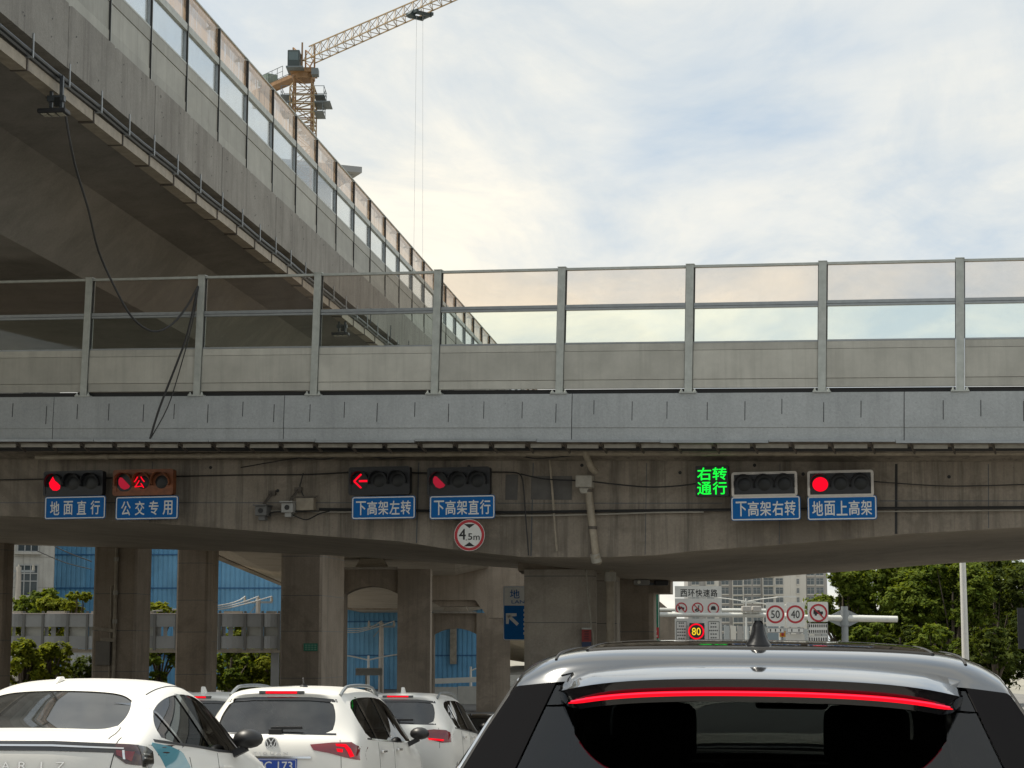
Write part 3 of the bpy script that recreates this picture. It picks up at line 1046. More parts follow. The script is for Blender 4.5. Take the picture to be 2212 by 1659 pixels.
# floodlight pair on the dark pier
fl = thing('floodlight', 'grey floodlight pair bracketed to the dark pier under the overpass', 'light', P(1405, 1262, 51.4))
MB().bar((-.3, .2, 0), (.25, .2, .02), .06, .06).build('bracket', CONDUIT, fl)
MB().box(-.42, -.02, -.1, .15, -.02, .12).build('lamp_body', simple('lamp_grey', (.28, .28, .27), .5), fl, bevel=.03)
MB().box(.1, .46, -.1, .15, -.03, .10).build('lamp_body', LAMP_BLACK, fl, bevel=.03)
MB().disc((-.3, .05), .045, 12, y=-.115, t=.02).build('lens', simple('lamp_lens', (.7, .68, .6), .1), fl)

# columns seen under the overpass, each with its own spot
cols = [
    ('dark column at the left edge of the opening under the overpass', -60, 8, 60, .7, C_FAR, 1170),
    ('dark concrete column with a drainpipe and a meter box', 196, 293, 60, 1.5, C_FAR, 1170),
    ('concrete column standing right of the pale narrow gap', 377, 446, 68, .8, C_FAR, 1170),
    ('concrete column with a small green plate', 603, 694, 62, 3.4, C_FAR, 1185),
]
cobj = []
for lab, a, e, Y, d, mm, pt in cols:
    Xc = (CBM.inverted() @ P((a + e) / 2, 1300, Y)).x
    cobj.append(pier('column', lab, a, e, pt, Y, d, mat=mm, group='columns under the overpass', chamfer=.07, zt=P((a + e) / 2, 1100, Y).z))
o, w, hh = cobj[1]
MB().tube([(w / 2 - .62, -.07, 0), (w / 2 - .62, -.07, hh)], .055, 8).build('drain_pipe', PVC, o, smooth=True)
MB().tube([(w / 2 - .75, -.07, 0), (w / 2 - .75, -.07, hh * .68)], .03, 6).build('conduit', PVC, o, smooth=True)
zc = P(245, 1285, 60).z - gz(60)
for z_ in (zc, zc + 1.0, zc - .85):
    MB().tube([(w / 2 - .62, -.07, z_), (w / 2 - .62, -.07, z_ + .12)], .08, 8).build('collar', PVC_WHITE, o, smooth=True)
zc = P(245, 1430, 60).z - gz(60)
MB().box(w / 2 - 1.15, w / 2 - .72, -.2, -.005, zc - .1, zc + .62).build('meter_box', simple('meter_box_grey', (.16, .145, .125), .6, var=.15), o, bevel=.015)
z_ = P(230, 1360, 60).z - gz(60)
MB().bar((w / 2 - .6, -.12, z_ - .04), (w / 2 - 1.25, -.2, z_ + .04), .10, .10).bar((w / 2 - .6, -.12, z_ - .32), (w / 2 - 1.0, -.2, z_ - .28), .12, .1).build('camera_arm', PVC, o)
# its right side catches light; a paler column is added for that flank
pier('column', 'paler concrete column just behind the one with the drainpipe', 290, 309, 1170, 64, .7, mat=C_PIER, group='columns under the overpass', chamfer=.04, zt=P(300, 1100, 64).z)
pier('column', 'slim concrete column flush behind the one right of the gap', 449, 458, 1170, 71, .7, mat=C_FAR, group='columns under the overpass', chamfer=.04, zt=P(460, 1100, 71).z)
o, w, hh = cobj[3]
zc = P(655, 1398, 62).z - gz(62)
MB().box(w / 2 - .54, w / 2 - .10, -.03, -.002, zc - .12, zc + .12).build('green_plate', SIGN_GREEN, o)
b = MB()
for i in range(3):
    for j in range(4):
        b.box(w / 2 - .49 + j * .095, w / 2 - .42 + j * .095, -.034, -.029, zc - .075 + i * .062, zc - .05 + i * .062)
b.build('print', simple('plate_print', (.15, .35, .25), .5), o)
# soffit lining up the columns with the overpass: each carries a bearing pad
# ------------------------------------------------------------------ far ramp with portal bents
edge = [(300, 1120, 62), (471, 1203, 80), (601, 1258, 108), (700, 1298, 135), (751, 1320, 158), (858, 1355, 200), (937, 1386, 235), (1029, 1413, 290), (1110, 1426, 360)]
L_ = [P(*q) for q in edge]
rmp = thing('ramp', 'far curving concrete ramp seen between the columns', 'ramp')
b = MB()
loops = []
for i, p in enumerate(L_):
    d = (L_[min(i + 1, len(L_) - 1)] - L_[max(i - 1, 0)])
    d.z = 0
    d.normalize()
    s = Vector((d.y, -d.x, 0))
    q = [p, p + s * 1.6 - Vector((0, 0, .35)), p + s * 9.5 - Vector((0, 0, .35)), p + s * 11, p + s * 11 + Vector((0, 0, .9)), p + Vector((0, 0, .9))]
    loops.append([tuple(x) for x in q])
b.loft(loops)
b.build('deck', C_SOFFIT, rmp)
b = MB()
b.loft([[tuple(Vector(l[0]) + Vector((-.02, -.05, -.12))), tuple(Vector(l[0]) + Vector((.35, 0, -.12))), tuple(Vector(l[0]) + Vector((.35, 0, 1.6))), tuple(Vector(l[0]) + Vector((-.02, -.05, 1.6)))] for l in loops])
b.build('parapet', C_FAR, rmp)
pp_ = [P(508, 1190, 80.5), P(510, 1206, 80.5), P(520, 1210, 80.5), P(600, 1212, 81)]
MB().tube(pp_, .09, 8).build('drain_pipe', PVC_WHITE, rmp, smooth=True)


def portal(label, px0, px1, pc0, pc1, ytop, yspring, yapex, Y, ped):
    """two columns joined by an arched lintel; px0/px1 the clear opening, pc the outer sides"""
    k = 1.0 / (F / Y) * 1.0
    a, e = P(px0, 1400, Y).x, P(px1, 1400, Y).x
    xa, xe = P(pc0, 1400, Y).x, P(pc1, 1400, Y).x
    g_ = gz(Y)
    zt, zs_, za = (P(900, q, Y).z - g_ for q in (ytop, yspring, yapex))
    cx = (a + e) / 2
    o = thing('portal_bent', label, 'portal', (cx, Y, g_), 0, 'portal bents under the far ramp')
    MB().box(xa - cx, a - cx, 0, 1.7, -.3, zt).build('column', C_FAR, o)
    MB().box(e - cx, xe - cx, 0, 1.7, -.3, zt).build('column', C_FAR, o)
    hw = (e - a) / 2
    arch = [(-hw, zt), (-hw, zs_)] + [(-hw + 2 * hw * i / 12, zs_ + (za - zs_) * (1 - ((i - 6) / 6) ** 2)) for i in range(1, 12)] + [(hw, zs_), (hw, zt)]
    MB().prism(arch, .12, 1.5).build('lintel', C_FAR, o)
    # trapezoid pedestal above the lintel and the pads either side
    zp_ = P(900, ped, Y).z - g_
    MB().box(-hw, hw, -.1, .12, zt - .02, zt + .07).build('ledge', PVC_WHITE if False else C_PIER, o)
    MB().prism([(-hw * .62, zt + .07), (hw * .62, zt + .07), (hw * .42, zp_), (-hw * .42, zp_)], .2, 1.3).build('pedestal', C_SOFFIT, o)
    return o


portal('nearer portal bent with an arched lintel and blue sheeting behind', 742, 858, 694, 929, 1229, 1283, 1266, 75, 1206)
portal('farther low portal bent with an arched lintel', 937, 1029, 929, 1102, 1324, 1370, 1357, 97, 1305)
# the mass above the farther opening: underside beam tying it to the ramp
hb = thing('crossbeam', 'heavy dark crossbeam above the farther portal', 'beam', (P(1000, 1400, 90).x, 90, P(1000, 1296, 90).z))
a, e = P(858, 1400, 90).x - hb.location.x, P(1185, 1400, 90).x - hb.location.x
zt = P(1000, 1190, 90).z - hb.location.z
MB().prism([(a, 0), (e - 3.3, 0), (e - 2.7, -.8), (e, -.8), (e, zt), (a, zt)], 0, 1.8).build('beam', C_FAR, hb)
MB().prism([(a + 1.4, 0), (e - 1.0, 0), (e - 1.3, -.28), (a + 1.9, -.28)], .3, 1.5).build('corbel', C_FAR, hb)
for i, (px0, px1, py, Y) in enumerate(((735, 870, 1313, 140), (930, 1040, 1381, 200))):
    a, e = P(px0, py, Y), P(px1, py, Y)
    o = thing('crossbeam', ('dark thin crossbeam seen through the nearer arched opening', 'dark thin crossbeam seen through the farther arched opening')[i], 'beam', a)
    MB().box(0, e.x - a.x, 0, 1.2, -.12, .22).build('beam', C_FAR, o)
    MB().box(0, e.x - a.x, -.06, 0, .12, .2).build('lip', PVC_WHITE, o)
# ================================================================== SIGNALS AND SIGNS ON THE GIRDER
SY = 1.08                                          # signs stand this far behind the parapet face (bridge frame)
SROT = Matrix.Rotation(atan2(u3.y, u3.x), 4, 'Z')


def spot(px, py, y=SY):
    return CBM @ cbp(px, py, y)


def sframe(px, py, y=SY):
    return Matrix.Translation(spot(px, py, y)) @ SROT


def extent(px0, py0, px1, py1, y=SY):
    a, e = cbp(px0, py0, y), cbp(px1, py1, y)
    return abs(e.x - a.x), abs((spot(px0, py0, y) - spot(px1, py1, y)).z)


def rrect(w, h, r, n=4):
    pts = []
    for cx_, cz, a0 in ((w / 2 - r, h / 2 - r, 0), (-w / 2 + r, h / 2 - r, 90), (-w / 2 + r, -h / 2 + r, 180), (w / 2 - r, -h / 2 + r, 270)):
        for i in range(n + 1):
            a = radians(a0 + 90 * i / n)
            pts.append((cx_ + r * cos(a), cz + r * sin(a)))
    return pts


def frame_ring(mb, w, h, r, t, y0, y1, m=0):
    o, i = rrect(w, h, r), rrect(w - 2 * t, h - 2 * t, max(r - t, .004))
    n = len(o)
    vs_ = [(p[0], y0, p[1]) for p in o] + [(p[0], y0, p[1]) for p in i] + [(p[0], y1, p[1]) for p in o] + [(p[0], y1, p[1]) for p in i]
    fs = []
    for k in range(n):
        j = (k + 1) % n
        fs += [(k, j, n + j, n + k), (2 * n + k, 3 * n + k, 3 * n + j, 2 * n + j), (k, 2 * n + k, 2 * n + j, j), (n + k, n + j, 3 * n + j, 3 * n + k)]
    return mb.add(vs_, fs, m)


def lane_sign(s, box, label, tilt=0.0):
    px0, py0, px1, py1 = box
    w, h = extent(px0, (py0 + py1) / 2, px1, (py0 + py1) / 2)[0], extent((px0 + px1) / 2, py0, (px0 + px1) / 2, py1)[1]
    o = thing('lane_sign', label, 'sign', group='blue lane signs under the signals', M=sframe((px0 + px1) / 2, (py0 + py1) / 2) @ Matrix.Rotation(tilt, 4, 'Y'))
    MB().prism(rrect(w, h, .05), -.012, .012).build('plate', SIGN_BLUE, o)
    frame_ring(MB(), w - .02, h - .02, .045, .022, -.016, -.011).build('border', SIGN_WHITE, o)
    n = len(s)
    cw = (w - .16) / n
    fill = .66 if n == 4 else .86
    for i, ch in enumerate(s):
        me = text_mesh(ch, cw * fill, h * .60, SIGN_WHITE, bold=.016, ext=.004)
        inst(me, 'character', o, (-w / 2 + .08 + cw * (i + .5), -.0122, -.005))
    b = MB()
    for sx in (-w * .3, w * .3):
        b.bar((sx, .012, h * .3), (sx, .50, h * .3), .04, .04).bar((sx, .03, -h * .3), (sx, .03, h * .3), .05, .03)
    b.build('bracket', BRACKET, o)
    return o


lane_sign('地面直行', (97, 1072, 228, 1121), 'blue lane sign reading 地面直行, leftmost on the girder')
lane_sign('公交专用', (250, 1072, 385, 1122), 'blue lane sign reading 公交专用 below the orange framed signal')
lane_sign('下高架左转', (760, 1072, 897, 1121), 'blue lane sign reading 下高架左转 below the red arrow')
lane_sign('下高架直行', (928, 1070, 1069, 1121), 'blue lane sign reading 下高架直行 above the round height limit sign')
lane_sign('下高架右转', (1579, 1072, 1729, 1124), 'blue lane sign reading 下高架右转 below the unlit signal')
lane_sign('地面上高架', (1744, 1071, 1894, 1123), 'blue lane sign reading 地面上高架 below the lit round red signal')


def signal(box, label, frame_m, body_m, lit=None, shape=None, visor=True, fr_t=.05):
    px0, py0, px1, py1 = box
    w = extent(px0, (py0 + py1) / 2, px1, (py0 + py1) / 2)[0]
    h = extent((px0 + px1) / 2, py0, (px0 + px1) / 2, py1)[1]
    o = thing('traffic_light', label, 'traffic light', group='traffic lights on the girder', M=sframe((px0 + px1) / 2, (py0 + py1) / 2, SY - .02))
    MB().prism(rrect(w - .01, h - .01, .05), .0, .16).build('housing', body_m, o)
    frame_ring(MB(), w, h, .055, fr_t, -.015, .02).build('border', frame_m, o)
    R = min(h * .40, w / 6 * .84)
    b = MB()
    for sx in (-w * .3, w * .3):
        b.bar((sx, .16, 0), (sx, .46, 0), .05, .05)
    b.build('bracket', BRACKET, o)
    for i, cx_ in enumerate((-w * .305, 0.0, w * .305)):
        on = lit is not None and lit == i
        if on and shape == 'arrow':
            MB().disc((cx_, 0), R, 24, y=-.006, t=.012).build('lens', LENS_DARK, o)
            a = MB()
            q = R * .80
            for s_ in (1, -1):
                a.prism([(cx_ - q, 0), (cx_ - q + .16 * q, s_ * .0), (cx_ + .22 * q, s_ * q * .92), (cx_ + .02 * q, s_ * q * 1.02)] if s_ == 1 else [(cx_ - q, 0), (cx_ + .02 * q, -q * 1.02), (cx_ + .22 * q, -q * .92), (cx_ - q + .16 * q, 0)], -.016, -.007)
                a.bar((cx_ - q * .92, -.012, 0), (cx_ + .12 * q, -.012, s_ * q * .96), .011, .036, up=(0, 0, 1))
            a.bar((cx_ - q * .2, -.012, 0), (cx_ + q * 1.02, -.012, 0), .011, .042)
            a.build('arrow', RED_ON, o)
        elif on:
            MB().disc((cx_, 0), R, 24, y=-.002, t=.012).build('lens', LENS_DARK, o)
            q = R * .92
            if shape == 'led':
                poly = [(cx_ + q * .92 * cos(2 * pi * k / 24), -q * .05 + q * .86 * sin(2 * pi * k / 24)) for k in range(24)]
            elif shape == 'dim':
                poly = [(cx_ - q * .62, q * .66), (cx_ - q * .35, q * .62), (cx_ + q * .2, q * .1), (cx_ + q * .72, -q * .42), (cx_ + q * .5, -q * .68), (cx_, -q * .82), (cx_ - q * .45, -q * .62), (cx_ - q * .78, -q * .15), (cx_ - q * .8, q * .35)]
            else:
                poly = [(cx_ - q * .3, q * .85), (cx_ - q * .02, q * .35), (cx_ + q * .35, q * .1), (cx_ + q * .7, -q * .25), (cx_ + q * .66, -q * .62), (cx_ + q * .3, -q * .85), (cx_ - q * .25, -q * .8), (cx_ - q * .65, -q * .4), (cx_ - q * .78, q * .1)]
            MB().prism(poly, -.009, -.003).build('lit_lens', RED_DIM if shape == 'dim' else RED_ON, o)
        else:
            # domed dark lens
            b = MB()
            rings = []
            for j in range(6):
                a = j / 5 * 1.25
                rr_ = R * sin(a) / sin(1.25)
                rings.append([(cx_ + rr_ * cos(2 * pi * k / 20), .02 - .05 * (cos(a) - cos(1.25)), rr_ * sin(2 * pi * k / 20)) for k in range(20)])
            b.grid(rings, closed=True)
            b.build('lens', LENS_DARK, o, smooth=True)
        if visor:
            rows = []
            for d in (0.0, .10, .20):
                rows.append([(cx_ + (R + .015) * cos(a), -.01 - d * (0.55 + .45 * sin(a)), (R + .015) * sin(a)) for a in [radians(-20 + 220 * k / 14) for k in range(15)]])
            v = MB().grid(rows).build('visor', LAMP_BLACK if frame_m != LAMP_ORANGE else LAMP_ORANGE, o, smooth=True)
            v.modifiers.new('solid', 'SOLIDIFY').thickness = .008
        else:
            MB().ring((cx_, 0), R, R + .018, -.02, .01, 28).build('bezel', LAMP_BLACK, o)
    return o


signal((94, 1017, 222, 1071), 'leftmost dark traffic light showing red over the 地面直行 sign', LAMP_BLACK, LAMP_BLACK, 0)
s2 = signal((244, 1014, 374, 1070), 'orange framed traffic light showing a dim red lamp and 公', LAMP_ORANGE, LAMP_ORANGE, 0, 'dim', fr_t=.09)
inst(text_mesh('公', .26, .25, RED_ON, bold=-.012, ext=.004), 'symbol', s2, (-.07, -.04, .0))
signal((753, 1008, 885, 1069), 'dark traffic light showing a red left arrow', LAMP_BLACK, LAMP_BLACK, 0, 'arrow')
signal((923, 1009, 1058, 1070), 'dark traffic light with a dim red lamp above the 下高架直行 sign', LAMP_BLACK, LAMP_BLACK, 0, 'dim')
signal((1580, 1019, 1722, 1073), 'unlit white framed traffic light beside the green message board', LAMP_WHITE, LAMP_BLACK, None, visor=True)
signal((1744, 1016, 1887, 1073), 'white framed traffic light with bright round red lamp, rightmost', LAMP_WHITE, LAMP_BLACK, 0, 'led')

# green message board
w, h = extent(1503, 1040, 1574, 1040)[0], extent(1540, 1006, 1540, 1072)[1]
o = thing('message_board', 'small dark LED board with green characters 右转通行', 'message board', M=sframe(1538, 1039))
MB().prism(rrect(w, h, .02), 0, .14).build('housing', LAMP_BLACK, o)
for i, ch in enumerate('右转通行'):
    inst(text_mesh(ch, w * .42, h * .41, GREEN_ON, bold=.020, ext=.004), 'character', o, ((-.235 + .47 * (i % 2)) * w, -.004, (.235 - .47 * (i // 2)) * h))
MB().bar((0, .14, 0), (0, .5, 0), .06, .06).build('bracket', BRACKET, o)

# round height limit sign
R = extent(981, 1157, 1047, 1157)[0] / 2
o = thing('height_limit_sign', 'round red rimmed height limit sign reading 4.5m', 'sign', M=sframe(1014, 1156))
MB().disc((0, 0), R, 40, y=0, t=.015).build('plate', SIGN_WHITE, o)
MB().ring((0, 0), R * .80, R * .975, -.005, .001, 40).build('rim', SIGN_RED, o)
MB().ring((0, 0), R * .975, R, -.004, .016, 40).build('edge', SIGN_WHITE, o)
MB().prism([(-R * .36, R * .70), (R * .36, R * .70), (0, R * .44)], -.004, -.001).prism([(-R * .36, -R * .70), (0, -R * .44), (R * .36, -R * .70)], -.004, -.001).build('triangles', SIGN_BLACK, o)
inst(text_mesh('4', R * .42, R * .66, SIGN_BLACK, bold=.025, ext=.003), 'numeral', o, (-R * .46, -.001, .02))
inst(text_mesh('.', R * .08, R * .06, SIGN_BLACK, bold=.02, ext=.003), 'point', o, (-R * .20, -.001, -R * .30))
inst(text_mesh('5', R * .27, R * .40, SIGN_BLACK, bold=.02, ext=.003), 'numeral', o, (R * .05, -.001, -R * .09))
inst(text_mesh('m', R * .40, R * .26, SIGN_BLACK, bold=.02, ext=.003), 'letter', o, (R * .47, -.001, -R * .17))
MB().bar((-.1, .015, 0), (-.1, .45, 0), .04, .04).build('bracket', BRACKET, o)

# cameras on the girder
for i, (px, py, lab) in enumerate(((613, 1105, 'white box camera hanging from a bracket left of the left-turn sign'), (556, 1112, 'small shaded camera left of the white box camera'))):
    M = sframe(px, py, 1.2)
    o = thing('camera', lab, 'camera', M=M, group='cameras on the girder')
    wm = PVC_WHITE if i == 0 else simple('shaded_camera_grey', (.12, .12, .115), .5)
    white = simple('camera_white', (.30, .30, .285), .4) if i == 0 else wm
    MB().box(-.06, .20, .0, .30, -.02, .19).build('body', white, o, bevel=.015)
    MB().box(-.075, .215, -.08, .32, .19, .215).build('hood', white, o)
    MB().disc((.07, .085), .055, 14, y=-.012, t=.012).build('lens', LENS_DARK, o)
    MB().bar((.07, .15, .21), (.20, .30, .48), .05, .05).bar((.20, .28, .48), (.20, .40, .48), .16, .10).build('bracket', BRACKET, o)
    MB().box(.0, .14, .06, .24, -.11, -.02).build('mount', white, o)
M = sframe(642, 1100, 1.3)
o = thing('junction_box', 'beige junction box right of the white box camera', 'junction box', M=M)
MB().box(-.05, .34, .05, .22, -.02, .24).build('box', PVC, o, bevel=.01)
MB().bar((-.12, .1, .26), (.40, .1, .27), .05, .03).build('bracket', BRACKET, o)
wallrun([(632, 1112), (650, 1120), (665, 1122), (690, 1110), (712, 1104)], 1.3, .014, 'drooping black wire under the beige junction box')
wallrun([(560, 1118), (580, 1112), (592, 1106), (640, 1105), (690, 1104)], 1.35, .014, 'black wire linking the two cameras')

# ================================================================== SIGNS BEYOND THE OVERPASS
def quad(px0, py0, px1, py1, Y):
    a, e = P(px0, (py0 + py1) / 2, Y), P(px1, (py0 + py1) / 2, Y)
    t_, b_ = P((px0 + px1) / 2, py0, Y), P((px0 + px1) / 2, py1, Y)
    return Vector(((a.x + e.x) / 2, Y, (t_.z + b_.z) / 2)), e.x - a.x, t_.z - b_.z


def rel(px, py, Y, c):
    p = P(px, py, Y)
    return p.x - c.x, p.z - c.z


# blue direction sign half hidden behind the pale pier
c, w, h = quad(1087, 1266, 1170, 1383, 56)
o = thing('direction_sign', 'blue and white lane sign with 地 and an arrow, half behind the pier', 'sign', c)
MB().prism(rrect(w, h, .06), 0, .02).build('plate', SIGN_BLUE, o)
zsplit = P(1100, 1308, 56).z - c.z
MB().box(-w / 2 + .03, w / 2 - .03, -.004, .001, zsplit, h / 2 - .03).build('white_header', SIGN_WHITE, o)
frame_ring(MB(), w - .01, h - .01, .055, .018, -.006, .0).build('border', SIGN_WHITE, o)
x, z = rel(1112, 1283, 56, c)
inst(text_mesh('地', .27, .24, SIGN_BLUE, bold=.012), 'character', o, (x, -.005, z))
x, z = rel(1119, 1300, 56, c)
inst(text_mesh('LAN', .36, .09, SIGN_BLUE, bold=.02), 'lettering', o, (x, -.005, z))
x, z = rel(1106, 1338, 56, c)
a = MB()
s_ = .17
a.prism([(x - s_, z + s_), (x + s_ * .75, z + s_), (x + s_ * .75, z + s_ * .55), (x - s_ * .55 + .02, z + s_ * .55 - .02), (x - s_ * .55, z - s_ * .75), (x - s_, z - s_ * .75)], -.005, .0)
a.bar((x - s_ * .6, -.003, z + s_ * .6), (x + s_ * .95, -.003, z - s_ * .85), .004, .09)
a.build('arrow', SIGN_WHITE, o)
b = MB()
for i in range(6):
    xx, zz_ = rel(1133, 1318 + i * 10, 56, c)
    b.box(xx - .03, xx + .05, -.005, .0, zz_ - .035, zz_ + .03)
b.build('small_print', SIGN_WHITE, o)['kind'] = 'stuff'
MB().tube([(w / 2 - .3, .06, h / 2), (w / 2 - .3, .06, gz(56) - c.z)], .06, 8).build('post', STEEL_GREY, o)

# gantry with the white ring-road board
Yg = 92
c, w, h = quad(1458, 1266, 1559, 1327, Yg)
gan = thing('sign_gantry', 'long white horizontal gantry arm carrying the ring road board', 'gantry', P(1440, 1327, Yg))
gc = gan.location
e0, e1 = P(1412, 1327, Yg) - gc, P(1650, 1329, Yg) - gc
GAN = simple('gantry_white', (.60, .61, .58), .4, .1, var=.08)
MB().tube([e0 - Vector((2.5, 0, 0)), e1 + Vector((1.2, 0, 0))], .11, 10).build('arm', GAN, gan, smooth=True)
e0, e1 = P(1422, 1316, Yg) - gc, P(1660, 1318, Yg) - gc
MB().tube([e0 + Vector((0, .8, 0)), e1 + Vector((0, .8, 0))], .08, 8).build('rear_arm', GAN, gan, smooth=True)
xg = P(1380, 1400, Yg).x - gc.x
MB().tube([(xg, .3, gz(Yg) - gc.z), (xg, .3, 2.5)], .2, 12).build('post', GAN, gan, smooth=True)
for i, px in enumerate((1610, 1632)):
    q = P(px, 1322, Yg) - gc
    MB().box(q.x - .18, q.x + .22, -.5, .1, q.z + .02, q.z + .26).build('camera', simple('far_camera', (.45, .43, .40), .5), gan, bevel=.03)


def ban(root, x, z, R, glyph):
    """red ring with a bar and a dark pictogram"""
    MB().ring((x, z), R * .80, R, -.016, -.006, 28).build('red_ring', SIGN_RED, root)
    b = MB()
    if glyph == 'truck':
        b.box(x - R * .55, x + R * .15, -.012, -.006, z - R * .12, z + R * .30)
        b.box(x + R * .15, x + R * .5, -.0115, -.006, z - R * .12, z + R * .16)
        b.disc((x - R * .3, z - R * .2), R * .12, 10, y=-.012, t=.006).disc((x + R * .3, z - R * .2), R * .12, 10, y=-.0121, t=.006)
    elif glyph == 'car':
        b.prism([(x - R * .42, z - R * .28), (x + R * .42, z - R * .28), (x + R * .42, z + R * .08), (x + R * .25, z + R * .36), (x - R * .25, z + R * .36), (x - R * .42, z + R * .08)], -.012, -.006)
    elif glyph == 'walker':
        b.bar((x + R * .1, -.009, z - R * .5), (x + R * .18, -.009, z + R * .2), .006, R * .2)
        b.bar((x + R * .1, -.0092, z - R * .5), (x - R * .25, -.0092, z - R * .55), .006, R * .14)
        b.disc((x + R * .2, z + R * .38), R * .13, 10, y=-.012, t=.006)
        b.bar((x - R * .45, -.0088, z - R * .4), (x - R * .1, -.0088, z - R * .1), .006, R * .3)
    if b.v:
        b.build('pictogram', SIGN_BLACK, root)
    if glyph in ('truck', 'walker'):
        q = R * .62
        MB().bar((x - q, -.0145, z + q), (x + q, -.0145, z - q), .004, R * .14).build('red_bar', SIGN_RED, root)


o = thing('ring_road_board', 'white board reading 西环快速路 above three round prohibition signs', 'sign', c)
hz = P(1500, 1292, Yg).z - c.z
MB().box(-w / 2, w / 2, 0, .05, hz + .03, h / 2).build('upper_panel', SIGN_BACK, o)
MB().box(-w / 2, w / 2, .004, .05, -h / 2 - .02, hz - .01).build('lower_panel', SIGN_BACK, o)
for i, ch in enumerate('西环快速路'):
    x, z = rel(1477 + i * 16.4, 1281, Yg, c)
    inst(text_mesh(ch, .30, .33, SIGN_BLACK, bold=.02), 'character', o, (x, -.002, z))
for px, gl in ((1472, 'truck'), (1507, 'walker'), (1541, 'car')):
    x, z = rel(px, 1314, Yg, c)
    ban(o, x, z, .265, gl)
c2, w2_, h2_ = quad(1458, 1336, 1559, 1394, Yg)
o = thing('information_board', 'white lower board with the round LED 80 between small print', 'sign', c2)
MB().box(-w2_ / 2, w2_ / 2, .01, .05, -h2_ / 2, h2_ / 2).build('panel', SIGN_BACK, o)
for px0, px1, py0, py1, n in ((1461, 1484, 1342, 1383, 6), (1530, 1554, 1342, 1382, 5)):
    (xa, za), (xe, ze) = rel(px0, py1, Yg, c2), rel(px1, py0, Yg, c2)
    b = MB()
    ww, hh_ = xe - xa, ze - za
    vs_ = frame_ring(MB(), ww, hh_, .05, .018, -.004, .012)
    for i, v in enumerate(vs_.v):
        vs_.v[i] = (v[0] + (xa + xe) / 2, v[1], v[2] + (za + ze) / 2)
    vs_.build('print_border', SIGN_BLACK, o)
    rr = random.Random(px0)
    for i in range(n):
        zz_ = ze - hh_ * (i + .6) / (n + .2)
        ln = ww * rr.uniform(.5, .85)
        m = int(ln / .085)
        for j in range(m):
            xx = (xa + xe) / 2 - ln / 2 + j * ln / m
            b.box(xx, xx + ln / m * .72, .005, .011, zz_ - .03, zz_ + .03)
    b.build('small_print', simple('small_print_grey', (.10, .10, .10), .6), o)['kind'] = 'stuff'
c3, w3a, h3a = quad(1490, 1346, 1522, 1392, Yg - .3)
o = thing('speed_display', 'round red LED ring with a yellow 80 on a black box', 'sign', c3)
MB().box(-w3a / 2, w3a / 2, .0, .18, -h3a / 2, h3a / 2).build('housing', LAMP_BLACK, o)
x, z = rel(1504, 1364, Yg - .3, c3)
MB().ring((x, z), .30, .365, -.02, .0, 8 * 4).build('red_ring', RED_ON, o)
inst(text_mesh('80', .40, .34, YELLOW_ON, bold=.01), 'numeral', o, (x, -.004, z))

# green sign behind the pier
c, w, h = quad(1380, 1268, 1425, 1390, 60)
o = thing('route_sign', 'green roadside sign with a red 2 panel, behind the dark pier', 'sign', c)
MB().prism(rrect(w, h, .05), 0, .03).build('plate', SIGN_GREEN, o)
frame_ring(MB(), w - .04, h - .04, .045, .02, -.004, .001).build('border', SIGN_WHITE, o)
x, z = rel(1412, 1367, 60, c)
MB().box(x - .16, x + .16, -.006, .0, z - .16, z + .16).build('red_panel', SIGN_RED, o)
inst(text_mesh('2', .16, .22, SIGN_WHITE, bold=.02), 'numeral', o, (x + .03, -.0065, z))
MB().tube([(0, .1, 0), (0, .1, gz(60) - c.z)], .07, 8).build('post', STEEL_GREY, o)

# T pole with two arms and three white signs
Yt = 84
tp = thing('sign_pole', 'grey pole with two white arms carrying the speed signs', 'pole', (P(1826, 1400, Yt).x, Yt, gz(Yt)))
tc_ = tp.location
zt = P(1826, 1310, Yt).z - tc_.z
za = P(1826, 1336, Yt).z - tc_.z
POLE = simple('pole_grey', (.25, .27, .28), .45, .2, var=.08)
MB().tube([(0, 0, 0), (0, 0, zt)], .145, 12).build('post', POLE, tp, smooth=True)
MB().tube([(-.1, 0, za), (-.55, 0, za + .02), (-2.9, 0, za + .08)], .15, 12, r2=.09).build('arm', GAN, tp, smooth=True)
MB().tube([(.1, 0, za), (.6, 0, za), (P(1940, 1400, Yt).x - tc_.x, 0, za - .03)], .15, 12, r2=.13).build('arm', GAN, tp, smooth=True)
b = MB()
for s_ in (-1, 1):
    b.prism([(s_ * .14, za - .35), (s_ * .14, za + .35), (s_ * .75, za + .06), (s_ * .75, za - .06)], -.03, .03)
b.tube([(0, 0, za - .3), (0, 0, za + .3)], .19, 12)
b.build('flange', POLE, tp)


